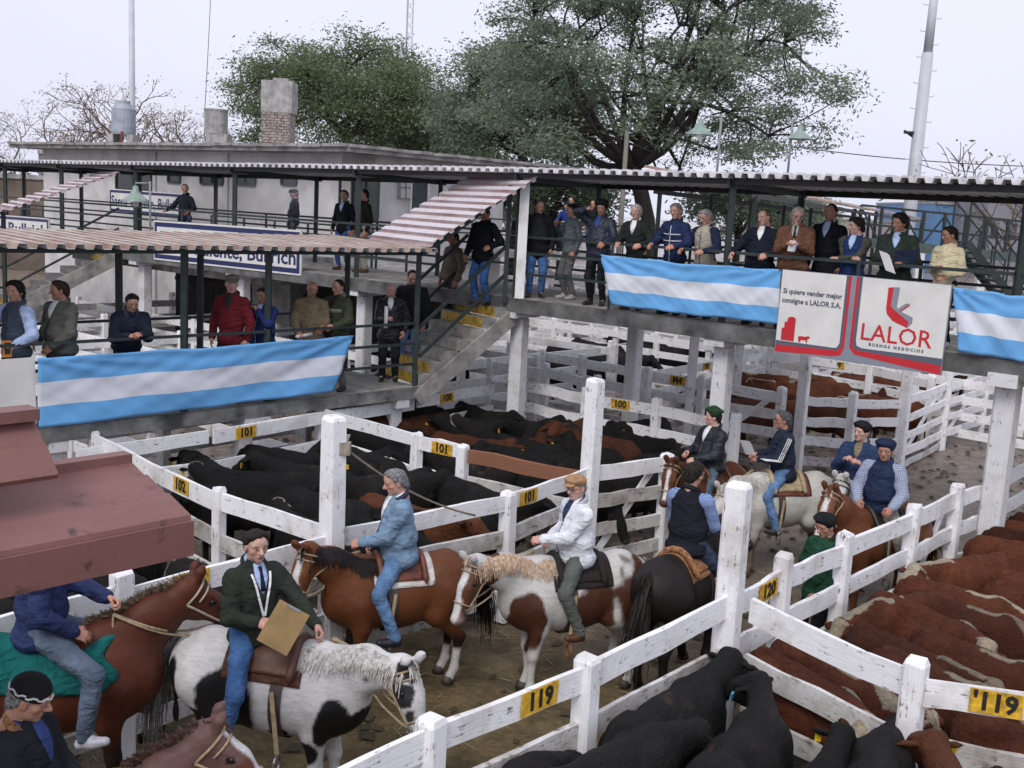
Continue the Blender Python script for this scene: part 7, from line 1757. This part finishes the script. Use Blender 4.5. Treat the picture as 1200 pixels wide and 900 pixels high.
cwp('person with grey hair in a beige and navy jacket looking down', 832, 243, .36, FRC - 2, vox=V_, head=(-6, 24, 0), hair=('full', (.28, .28, .28)), top=dict(mat=fabric((.34, .31, .25), .8, 'beige_cloth'), sleeve=fabric((.014, .02, .05)), bulk=.028, hem=.12, collar=fabric((.014, .02, .05)), zip=NAVYZ), legs=dict(mat=DRKT), wr=RAILH, curl=(.5, .5))
cwp('person in a navy pullover with red collar and hanging glasses', 897, 243, .36, FRC + 4, vox=V_, fat=1.15, head=(-16, 8, 0), skin=SK3, hair=('short', (.12, .09, .07)), face=1, top=dict(name='pullover', mat=fabric((.010, .013, .024), .9, 'navy_pile'), bulk=.03, hem=.12, collar=fabric((.30, .015, .02)), shirt=SHIRTW), legs=dict(mat=DRKT), wr=((.34, .32, .13), (-.20, .33, .14)), curl=(.5, .5))
p = cwp('person with white hair in a brown suede jacket reading a small paper', 936, 240, .38, FRC + 12, vox=V_, fat=1.15, head=(14, 14, 0), skin=SK3, hair=('full', (.42, .40, .38)), glasses=True, face=1, top=dict(mat=fabric((.125, .058, .036), .9, 'brown_suede'), bulk=.03, hem=.14, shirt=fabric((.34, .34, .28)), tie=fabric((.012, .015, .03))), legs=dict(mat=KHAKI), wr=((.06, .28, .28), (-.08, .30, .28)), curl=(.7, .7))
W_ = p['W']((p['wr'][0] + p['wr'][1]) / 2 + [0, .08, 0]); held('paper', 'small folded paper in the hands of the brown jacketed person', 'paper', [('sheet', box((0, -.02, 0), (.09, .16, .004)), PAPER), ('sheet', box((.03, -.05, -.004), (.08, .12, .003)), SHIRTB)], None, W_, (.8, -.5, 0), (.1, -.3, .9), (-.5, -.75, -.2))
cwp('tall person in a black coat standing behind the rail crowd', 975, 236, .85, FRC - 8, vox=V_, head=(-12, 4, 0), skin=SK2, hair=('short', DARK_H), top=dict(name='coat', mat=BLKJ, bulk=.025, hem=.22, shirt=SHIRTB), legs=dict(mat=DRKT))
cwp('person in a navy vest with arms folded looking left', 1005, 253, .42, FRC + 4, vox=V_, head=(-48, 6, 0), skin=SK3, hair=('thick', DARK_H), top=dict(name='vest', mat=fabric((.012, .028, .10), .7, 'navy_vest'), sleeve=fabric((.055, .06, .045)), bulk=.028, hem=.1, shirt=SHIRTB, collar=fabric((.014, .03, .09))), legs=dict(mat=DRKT), wr=((-.10, .24, .22), (.10, .27, .20)), curl=(.5, .5))
p = cwp('person with thick dark hair in a dark green sweater holding papers', 1056, 248, .40, FRC + 2, vox=V_, fat=1.18, head=(-34, 10, 0), skin=SK2, hair=('thick', DARK_H), face=3, top=dict(name='sweater', mat=fabric((.022, .032, .026), .95, 'dark_green_wool'), bulk=.03, hem=.14, shirt=SHIRTB), legs=dict(mat=DRKT), wr=((.08, .30, .18), (-.14, .26, .14)), curl=(.8, .6))
W_ = p['W'](p['wr'][0] + p['fd'][0] * .09); held('paper', 'white sheets held against a dark green sweater', 'paper', [('sheet', box((0, -.02, 0), (.12, .28, .004)), PAPER), ('sheet', box((.02, -.03, -.005), (.12, .27, .003)), PAPER)], None, W_ + np.append(-NB * .05, 0), norm([.75, -.6, -.25]), norm([-.35, .1, .85]), norm(np.append(-NB, .2)))
W_ = p['W']((-.18, .26, 1.16)); held('folder', 'dark navy folder clamped under the arm of the green sweater', 'folder', [('cover', box((0, 0, 0), (.30, .20, .03)), fabric((.012, .016, .04)))], None, W_, norm(np.append(dB, .1)), (0, 0, 1), norm(np.append(-NB, .1)))
cwp('person in a cream sweater with one arm folded at the right end', 1114, 272, .42, FRC - 10, vox=V_, head=(-28, 12, 0), skin=SK2, hair=('full', DARK_H), top=dict(name='sweater', mat=fabric((.56, .50, .33), .95, 'cream_wool'), bulk=.02, hem=.14, collar=fabric((.50, .45, .3))), legs=dict(mat=DRKT), shoes=(.5, .5, .5), wr=((.0, .25, .22), (-.16, .26, .10)), curl=(.6, .5))
# stairs
P_ = Q1 + dS * .35 + NS * .42; person('person in black coming down the top of the stairs with a notebook', (P_[0], P_[1], CZ - STEP_RISE), math.degrees(math.atan2(dS[1], dS[0])) + 22, 'stand', 1.74, 1.1, head=(0, 26, 0), vox=V_, skin=SK2, hair=('short', DARK_H), top=dict(mat=BLKJ, bulk=.03, hem=.18), legs=dict(mat=denim((.05, .13, .34)), wide=1.1), wr=((.24, .16, -.05), (-.28, .18, .12)), curl=(.5, .7))
P_ = Q1 + dS * .1 + NS * .2 + dB * .0; 
P_ = gz(527, 384, CZ - STEP_RISE * 4)[:2]; person('person in a khaki shirt and dark trousers on the steps, head behind the stair roof', (P_[0], P_[1], CZ - STEP_RISE * 4), math.degrees(math.atan2(dS[1], dS[0])) + 4, 'stand', 1.82, 1.1, head=(0, 10, 0), vox=V_, hair=('short', DARK_H), top=dict(name='shirt_jacket', mat=fabric((.16, .14, .10), .9), bulk=.02, hem=.08), legs=dict(mat=fabric((.03, .032, .036))), feet=((.1, -.08), (-.1, .12)))
# platform
plp('bald person in a black leather coat holding rolled white paper', 459, 330, .62, FRC + 45, vox=V_, fat=1.12, head=(10, 14, 0), skin=SK3, hair=('bald', GREY_H), face=1, top=dict(name='coat', mat=BLKL, bulk=.03, hem=.24, shirt=SHIRTW), legs=dict(mat=DRKT, wide=1.1), wr=((.06, .30, .22), (-.25, .10, -.02)), curl=(.85, .4))
W_ = PEOPLE[-1].matrix_basis; P0 = np.array(W_ @ Vector((.06, .40, 1.13))); o = MB().add(*tube([P0 - [0, 0, .17], P0 + [0, 0, .19]], .032, 10)).build('paper_roll', PAPER, None, True, loc=P0); tag(o, 'white paper roll held upright by the bald person', 'paper')
plp('person in a black padded jacket and light jeans behind the bald person', 484, 311, 1.05, FRC + 30, vox=V_, fat=1.12, head=(26, 26, 0), hair=('short', DARK_H), top=dict(mat=BLKJ, bulk=.04, hem=.14), legs=dict(mat=denim((.13, .22, .38)), wide=1.08), shoes=(.28, .22, .15))
plp('person in an olive green jacket with grey chest bands beside the flag end', 397, 325, .34, FRC + 8, vox=V_, head=(-4, 10, 0), hair=('short', DARK_H), top=dict(mat=fabric((.040, .047, .026), .85, 'olive_cloth'), bulk=.035, hem=.14, bands=((.33, .06, fabric((.20, .19, .18))),), collar=fabric((.17, .16, .15)), shirt=fabric((.03, .015, .014))), legs=dict(mat=GREYT), wr=((.24, .16, .02), (-.2, .30, .12)))
p = plp('balding person in a tan waxed coat turned right with a rolled paper', 366, 327, .45, FRC + 62, vox=V_, fat=1.1, head=(4, 18, 0), skin=SK2, hair=('bald', (.10, .08, .06)), top=dict(name='coat', mat=fabric((.165, .125, .075), .75, 'tan_waxed'), bulk=.03, hem=.26, collar=fabric((.02, .016, .014))), legs=dict(mat=KHAKI), wr=((.26, .30, .04), (-.1, .3, .1)), curl=(.8, .5))
W_ = p['W'](p['wr'][0] + p['fd'][0] * .09); o = MB().add(*tube([W_ - np.append(dA, 0) * -.05, W_ + np.append(-dA, .12) * .24], .026, 8)).build('paper_roll', PAPER, None, True, loc=W_); tag(o, 'rolled white paper in the hand of the tan coated person', 'paper')
plp('person in a bright navy jacket raising both hands to the chin', 309, 335, .34, FRC + 14, vox=V_, fat=1.1, head=(6, 10, 0), skin=SK2, hair=('full', (.035, .02, .014)), top=dict(mat=fabric((.014, .026, .11), .7, 'bright_navy_nylon'), bulk=.035, hem=.14, zip=SHIRTB, shirt=SHIRTB), legs=dict(mat=DRKT), wr=((.10, .24, .46), (-.10, .24, .47)), curl=(.8, .8))
plp('person in a red jacket and grey flat cap laughing on the platform', 272, 317, .36, FRC + 30, vox=V_, fat=1.02, head=(28, 4, 0), skin=SK3, hair=('short', GREY_H), hat=('flatcap', (.14, .14, .11)), face=1, top=dict(mat=fabric((.115, .012, .016), .85, 'red_cloth'), bulk=.022, hem=.16, shirt=fabric((.025, .027, .03)), collar=fabric((.05, .035, .025))), legs=dict(mat=DRKT))
plp('person bending forward in a navy hooded jacket reading a device', 148, 341, .55, FRC + 74, vox=V_, h=1.72, lean=30, head=(0, 22, 0), hair=('full', DARK_H), top=dict(mat=fabric((.014, .020, .036), .75, 'navy_padded'), bulk=.04, hem=.1, collar=fabric((.05, .06, .075))), legs=dict(mat=DRKT), wr=((.10, .52, .18), (-.05, .56, .20)), curl=(.7, .7))
plp('person in a grey zipped windbreaker with swept brown hair', 70, 326, .42, FRC + 10, vox=V_, fat=1.14, head=(-28, 4, 0), skin=SK2, hair=('full', BROWN_H), face=1, top=dict(name='windbreaker', mat=fabric((.105, .108, .092), .8, 'grey_nylon'), bulk=.04, hem=.12, shirt=SHIRTW, zip=NAVYZ), legs=dict(mat=DRKT), wr=((.24, .16, .04), (-.16, .24, .02)))
p = plp('person in a slate vest with pale blue sleeves holding up a small camera', 18, 327, .36, FRC + 16, vox=V_, head=(14, 2, 0), skin=SK1, hair=('thick', DARK_H), top=dict(name='vest', mat=fabric((.050, .065, .095), .9, 'slate_fleece'), sleeve=SHIRTB, bulk=.028, hem=.12, zip=NAVYZ), legs=dict(mat=DRKT), wr=((.16, .34, .40), (-.22, .24, .08)), curl=(.8, .6))
W_ = p['W'](p['wr'][0] + p['fd'][0] * .10); held('camera', 'small silver camera held up at the far left of the platform', 'camera', [('case', box((0, 0, 0), (.10, .06, .03)), STEEL), ('lens', lathe([(.001, .04), (.022, .04), (.024, .0), (.001, 0)], 12), BLACKP)], None, W_, norm(np.append(dA, 0)), (0, 0, 1), norm(np.append(-NA, 0)))
W_ = p['W'](p['wr'][1] + p['fd'][1] * .09); held('device', 'orange and black hand-held device at the slate vest wearer', 'device', [('case', box((0, 0, 0), (.10, .20, .05)), plain('orange_plastic', (.55, .20, .03), .5)), ('face', box((0, .01, .027), (.07, .14, .006)), BLACKP), ('dial', box((0, .03, .032), (.028, .028, .006)), PAPER)], None, W_, norm(np.append(-dA, 0)), (0, 0, 1), norm(np.append(-NA, 0)))
# far figures
cwp('person in dark clothes leaning on the rail behind the large name board', 217, 214, .35, FRC + 10, vox=.02, head=(30, 8, 0), hair=('short', DARK_H), top=dict(mat=fabric((.012, .014, .022))), legs=dict(mat=denim((.05, .07, .12))), wr=((.34, .30, .14), (-.34, .30, .14)))
P_, hh = at_cw(345, 228, CW + 1.1); person('person in a flat cap, dark jacket and pale blue shirt on the terrace', P_, 205, 'stand', 1.72, 1.1, head=(-8, 10, 0), vox=.02, hair=('short', GREY_H), hat=('flatcap', (.05, .04, .035)), top=dict(mat=BLKJ, shirt=SHIRTB, hem=.14), legs=dict(mat=DRKT))
pt = thing('terrace', 'narrow concrete ledge behind the catwalk under the flat capped person', 'terrace', (P_[0], P_[1], 0)); put_at(MB().add(*box((P_[0], P_[1], CZ / 2 - .002), (1.6, 1.4, CZ - .004), math.atan2(dB[1], dB[0]))), 'slab', CONC, pt, np.array([P_[0], P_[1], 0.]))
cwp('person in a black jacket and pale shirt left of his companion behind the rusty roof', 404, 221, 1.2, FRC + 12, vox=.02, head=(10, 4, 0), hair=('full', (.06, .05, .045)), top=dict(mat=BLKJ, shirt=SHIRTB), legs=dict(mat=denim((.05, .11, .30))), shoes=(.10, .05, .03))
cwp('person in a dark brown jacket and pale trousers behind the rusty roof', 427, 220, 1.2, FRC - 6, vox=.02, head=(-4, 4, 0), hair=('short', DARK_H), top=dict(mat=fabric((.018, .016, .013)), hem=.16), legs=dict(mat=fabric((.33, .30, .26))), shoes=(.10, .05, .03))
Yb = 36.0
for u, v, lab, m_, hr in ((663, 232, 'distant person in a blue jacket and cap leaning on a far rail', fabric((.016, .045, .20)), 40), (668, 226, 'distant person in grey behind the leaning one in blue', GREYT, 0), (692, 230, 'distant person in a black top near the far rail', BLKJ, 10)):
    P_ = gd(u, v + 66, Yb); person(lab, (P_[0], P_[1] + (1.0 if hr == 0 else 0), P_[2]), -120, 'stand', 1.75, 1.05, lean=14 if hr == 40 else 2, head=(10, 14, 0), vox=.024, hair=('short', DARK_H), hat=('knit', (.012, .016, .04)) if hr == 40 else None, top=dict(mat=m_), legs=dict(mat=JEANSD), shoes=(.5, .5, .5), wr=((.25, .42, .12), (-.1, .42, .14)) if hr == 40 else None)
P_ = gd(675, 297, Yb); w3 = thing('far_walkway', 'distant concrete walkway under the group in blue', 'catwalk', (P_[0], P_[1], 0)); b3_ = np.array([P_[0], P_[1], 0.])
V, F, U = beam(P_ + [-4, .5, -.13], P_ + [5, .5, -.13], .2, 2.2); put_at(MB().add(V, F, 0, U), 'deck_slab', CONC, w3, b3_)
for z in (.5, 1.0): bar('railing_bar', w3, b3_, P_ + [-4, -.55, z], P_ + [5, -.55, z], .05, .05)
for x in (-3.5, -1, 1.5, 4): bar('support_column', w3, b3_, v3(P_ + [x, .5, 0], 0), P_ + [x, .5, -.23], .28, .28, CONCW); bar('railing_post', w3, b3_, P_ + [x, -.55, 0], P_ + [x, -.55, 1.0], .05, .05)

# ------------------------------------------------------------------ cattle
def gxy(u, v, z=1.08): p = gz(u, v, z); return p[0], p[1]
# the Hereford pen on the right
HP = 'reddish brown white faced cattle in the right pen'
def by_head(u, v, z, hd, reach, lab, kind, var, group, tags=0, tagm=None, scale=1.0):
    p = gz(u, v, z)[:2] - fw(hd) * reach; return cow(lab, p[0], p[1], hd, kind, var, scale, tags, group, tagm)
def herd(lst, kind, group, tags=0):
    for (u, v, hd, var, lab) in lst:
        k = kind
        if isinstance(var, tuple): k, var = var
        x, y = gxy(u, v); cow(lab, x, y, hd, k, var, .86, tags=tags, group=group)
HK = 'hereford'
herd([(918, 738, 303, 0, 'red steer nearest the number 120 rail with its rump to the fence'), (972, 716, 304, 3, 'red steer second from the alley fence with a pale neck stripe'), (1040, 704, 304, 1, 'red steer third along the alley fence, broad back to the camera'), (1104, 752, 309, 2, 'red steer with a long white stripe down its back'),
      (1030, 762, 306, 0, 'red steer standing right behind the numbered branch rail'), (1168, 760, 312, 3, 'red steer behind the yellow plate of the branch rail'), (1090, 690, 322, 0, 'red steer in the second row with white shoulder patch'), (1150, 706, 326, 2, 'red steer in the middle of the right pen'), (1222, 722, 324, 3, 'red steer at the right edge in the middle rows'),
      (1112, 652, 338, 3, 'red steer in the third row by the alley fence'), (1180, 672, 336, 0, 'red steer in the third row near the right edge'), (1140, 630, 340, 2, 'red steer in the fourth row by the alley fence'), (1215, 642, 338, 3, 'red steer in the fourth row at the right edge'), (1165, 612, 335, 0, 'red steer near the catwalk support'), (1235, 618, 336, 2, 'red steer beside the right edge near the support'),
      (1190, 596, 330, 3, 'red steer farthest back beside the support'), (1265, 600, 330, 0, 'red steer at the back right corner of the pen'), (1245, 765, 318, 0, 'red steer at the right edge below the yellow plate'), (975, 790, 300, 2, 'red steer low behind the second branch rail'), (930, 775, 302, 1, 'red steer squeezed in the corner by the tall post'), (1040, 820, 305, 3, 'red steer seen between the branch rails'), (1110, 830, 308, 0, 'red steer behind the short branch post'), (1010, 676, 318, 2, 'red steer just inside the alley fence midway along')], 'hereford', HP)
by_head(1068, 672, 1.12, 205, 1.08, 'red steer turning its cream face over the others', 'hereford', 3, HP, scale=.86)
by_head(1135, 842, .85, 222, 1.05, 'cream faced steer peering out below the branch rail', 'hereford', 0, HP, scale=.86)
by_head(912, 762, .55, 205, 1.0, 'steer with its cream head low by the tall corner post', 'hereford', 0, HP, scale=.86)
BP = 'black cattle in the bottom right pen'
by_head(822, 796, 1.22, 52, 1.12, 'black steer with a blue ear tag nearest the corner post', 'black', 0, BP, 2, TAGB)
by_head(884, 806, 1.22, 58, 1.12, 'black steer with blue tag second from the corner', 'black', 3, BP, 2, TAGB)
by_head(985, 812, 1.0, 66, 1.12, 'black steer with rusty flecks along its back', 'black', 1, BP, 1)
by_head(880, 870, 1.2, 40, 1.1, 'black steer low in the middle of the bottom pen', 'black', 2, BP, 1)
by_head(742, 868, 1.0, 50, 1.1, 'black steer at the left of the bottom pen by the rail', 'black', 4, BP, 1)
by_head(1120, 886, 1.15, 150, 1.05, 'dark brown steer lifting its head at the bottom right', 'dark', 0, BP, 1)
by_head(1225, 905, 1.0, 100, 1.0, 'black steer in the bottom right corner', 'black', 4, BP, 1)
by_head(935, 830, 1.1, 62, 1.05, 'black steer fourth along the branch rail', 'black', 0, BP, 1, scale=.92)
by_head(800, 850, 1.0, 46, 1.1, 'black steer behind the two with blue tags', 'black', 1, BP, 1)
by_head(760, 905, 1.0, 50, 1.1, 'black steer third row of the bottom pen near the middle', 'black', 4, BP, 1)
by_head(870, 925, 1.0, 60, 1.1, 'black steer with its back cut by the bottom edge', 'black', 1, BP, 1)
by_head(690, 905, 1.0, 44, 1.1, 'black steer at the bottom edge beside the post', 'black', 1, BP, 1)
by_head(950, 905, 1.1, 70, 1.1, 'black steer cut by the bottom edge left of the brown one', 'black', 2, BP, 1)
by_head(1032, 822, 1.26, 88, 1.10, 'light brown steer facing away with yellow ear tags at the bottom', 'brown', 0, BP, 2)
# pens behind the alley
def pack(poly, axis, n_a, n_b, sp_a, sp_b, org, kinds, where, group, hd, jit=.12, tags=1, keep=None, ref=None):
    """where: '<...> nearest <landmark> in <pen>'; every steer is named by its place in that order"""
    ax = norm(np.array(axis)); bx = np.array([-ax[1], ax[0]]); L = []
    for i in range(n_a):
        for j in range(n_b):
            p = np.asarray(org) + ax * (i * sp_a + rnd.uniform(-jit, jit) + (.45 * sp_a if j % 2 else 0)) + bx * (j * sp_b + rnd.uniform(-jit, jit) * .5)
            if keep and not keep(p): continue
            L.append((ref(p) if ref else np.linalg.norm(p), p, hd[(i + 2 * j) % len(hd)] + rnd.uniform(-16, 16), kinds[(i * 3 + j * 5 + i * j) % len(kinds)]))
    L.sort(key=lambda q: q[0]); cnt = {}
    nm = {'black': 'black', 'red': 'reddish brown', 'brown': 'brown', 'baldy': 'pale faced black', 'hereford': 'white faced red', 'dark': 'dark brown'}
    for _, p, h_, k in L:
        n = cnt[k] = cnt.get(k, 0) + 1
        cow('%s steer, %s nearest %s' % (nm[k], ORDW[n - 1], where), p[0], p[1], h_, k, None, .95, tags if rnd.random() < .75 else 0, group)
def dist(p, a, b): a = np.asarray(a)[:2]; b = np.asarray(b)[:2]; return ((b[0] - a[0]) * (p[1] - a[1]) - (b[1] - a[1]) * (p[0] - a[0])) / np.linalg.norm(b - a)
kin = lambda p: dist(p, K375 - A_ * 6, KE) > .7
alley = lambda p: dist(p, K375 - A_ * 6, KE)
f102a, f102b = np.array(f102[0]), np.array(f102[2])
pack(None, B_, 8, 20, 1.9, .62, K375 + np.array([-6.5, 0.3]), ['black', 'black', 'black', 'black', 'brown', 'black', 'black', 'black', 'baldy'], 'the alley in the pen behind the bay horse', 'cattle in the middle left pen', [140, 150, 320, 165, 330, 230], keep=lambda p: kin(p) and dist(p, f102a, f102b) < -.45 and dist(p, q1, q4) > .45 and dist(p, f102b, q4) < -.3, ref=alley)
pack(None, B_, 9, 20, 1.9, .62, K375 + np.array([-5.0, 4.2]), ['black', 'black', 'red', 'black', 'black', 'brown', 'black', 'black', 'red', 'black', 'black'], 'the alley in the mixed pen right of the staircase', 'cattle in the mixed pen', [142, 322, 150, 230, 318, 205], keep=lambda p: kin(p) and dist(p, q1, q4) < -.45 and dist(p, pen_v1, pen_v4) < -.6 and p[0] > -3.2 and dist(p, pen_v1, pen_v4) > -6, ref=alley)
pack(None, B_, 6, 14, 1.9, .66, K375 + np.array([-7.5, -5.0]), ['black', 'black', 'dark', 'black'], 'the alley in the pen by the red kiosk roof', 'cattle in the pen by the kiosk', [145, 320, 150], keep=lambda p: kin(p) and dist(p, f102a, f102b) > .45 and p[0] > -6.2 and p[1] < 12, ref=alley)
cwd = lambda p: (p - Q1) @ NB
def spot(pts, kinds, where, group, hds):
    L = sorted([(gz(u, v, 1.1)[:2], kinds[i % len(kinds)], hds[i % len(hds)] + rnd.uniform(-14, 14)) for i, (u, v) in enumerate(pts)], key=lambda q: q[0][0]); cnt = {}
    nm = {'black': 'black', 'red': 'reddish brown', 'hereford': 'white faced red'}
    for p, k, h_ in L: n = cnt[k] = cnt.get(k, 0) + 1; cow('%s steer, %s from the left %s' % (nm[k], ORDW[n - 1], where), p[0], p[1], h_, k, None, .95, 0, group)
for (u, v, z, hd, k, var, lab) in ((631, 512, 1.15, 262, 'brown', 0, 'reddish steer facing the camera in the mixed pen with yellow tags'), (648, 493, 1.25, 240, 'brown', 0, 'brown steer looking over the back of the one facing the camera'), (668, 517, 1.1, 268, 'black', 0, 'black steer facing the camera beside the reddish one'), (700, 488, 1.25, 215, 'black', 3, 'black steer with raised head below plate 100'), (522, 488, 1.2, 188, 'baldy', 0, 'pale faced black steer at the back under the staircase'),
        (212, 545, 1.2, 170, 'baldy', 0, 'pale faced black steer near the number 102 rail'), (250, 553, 1.1, 185, 'black', 0, 'black steer with yellow tag beside the pale faced one by the 102 rail'), (455, 518, 1.2, 60, 'black', 2, 'black steer with raised head under the 101 plate fence'), (528, 555, 1.1, 20, 'black', 0, 'black steer facing right behind the pale blue rider'), (415, 605, 1.0, 190, 'black', 3, 'black steer with a tag right of the tall left post')):
    by_head(u, v, z, hd, 1.0, lab, k, var, 'cattle lifting their heads in the middle pens', 2, None, .95)
spot([(862, 447), (893, 441), (905, 462), (872, 470), (925, 448), (845, 455)], ['hereford', 'hereford', 'red'], 'behind the M4 gate under the catwalk', 'red cattle behind the M4 gate', [150, 165, 330, 200])
spot([(962, 447), (990, 440), (1018, 443), (1045, 450), (968, 468), (1005, 466), (1040, 470), (1075, 448)], ['hereford', 'red', 'hereford'], 'in the corral under the red lettered sign', 'red cattle in the far corral', [165, 200, 150, 20])
spot([(648, 418), (668, 407), (688, 416), (708, 404), (728, 414), (752, 400), (776, 406), (800, 398), (715, 424), (672, 428)], ['black'], 'in the far pen behind the M4 fence', 'black cattle in the far pen', [150, 320, 165])
pack(None, A_, 3, 4, 2.1, .9, O0 + B_ * 7.0 + A_ * 9.0, ['brown', 'hereford', 'red'], 'the catwalk in the distant right hand pens', 'brown cattle in the distant pens', [60, 235], tags=0, ref=cwd)
pack(None, A_, 3, 3, 2.1, .9, O0 + B_ * 2.0 + A_ * 9.0, ['hereford', 'brown'], 'the catwalk in the distant pens beyond the sign', 'brown cattle beyond the sign', [60, 235], tags=0, ref=cwd)
pack(None, B_, 3, 4, 1.9, .7, W0 - B_ * 8 + A_ * 3.2, ['black'], 'the camera in the pen behind the platform crowd', 'black cattle behind the platform', [140, 325], tags=0)
# let the animals in each pen settle side by side instead of through one another
def settle(groups, walls, it=70, gap=1.0):
    C = [o for o in COL.objects if o.get('group') in groups and o.get('category') == 'steer']; n = len(C)
    X = np.array([o.location[:2] for o in C]); a = np.array([o.rotation_euler.z + math.pi / 2 for o in C]); D = np.stack([np.cos(a), np.sin(a)], 1)
    S = np.array([o.scale[1] / .86 for o in C]); X0 = X.copy()
    for k in range(it):
        dX = np.zeros_like(X)
        for i in range(n):
            for f in (-.55, -.15, .3, .75, 1.05):
                p = X[i] + D[i] * f * S[i]
                for j in range(n):
                    if j == i: continue
                    t = np.clip((p - X[j]) @ D[j], -.65 * S[j], 1.0 * S[j]); q = p - X[j] - D[j] * t; d = np.linalg.norm(q); m = (.25 + (.08 if f > .9 else .21)) * (S[i] + S[j]) / 2 * gap
                    if d < m and d > 1e-5: dX[i] += q / d * (m - d) * .22; dX[j] -= q / d * (m - d) * .22
            for w_a, w_b, sg in walls:
                for f in (-.7, .95):
                    p = X[i] + D[i] * f * S[i]; g = dist(p, w_a, w_b) * sg
                    if g < .30: nn = np.array([-(w_b[1] - w_a[1]), w_b[0] - w_a[0]]); nn = nn / np.linalg.norm(nn); dX[i] += nn * sg * (.30 - g) * .5
        L = np.linalg.norm(dX, axis=1)[:, None]; X = X + dX * np.minimum(1, .12 / (L + 1e-9))
    for o, x in zip(C, X): o.location[0], o.location[1] = float(x[0]), float(x[1])
br0, br1 = np.array(br_[0]), np.array(br_[2])
settle((HP,), ((np.array(f120[0]), np.array(f120[4]), -1), (br0, br1, 1)), gap=1.12)
settle((BP,), ((np.array(f119[0]), np.array(f119[3]), -1), (br0, br1, -1)), 40, .86)
settle(('cattle in the middle left pen',), ((K375 - A_ * 6, KE, 1), (f102a, f102b, -1), (q1, q4, 1)), 45)
settle(('cattle in the mixed pen',), ((K375 - A_ * 6, KE, 1), (q1, q4, -1), (pen_v1, pen_v4, -1)), 45)
settle(('red cattle in the far corral',), ((pen_y1, pen_y3, 1),), 30)
settle(('red cattle behind the M4 gate',), ((pen_x4, pen_x5, 1),), 30)
settle(('black cattle in the far pen',), ((pen_x1, pen_x4, 1),), 30)
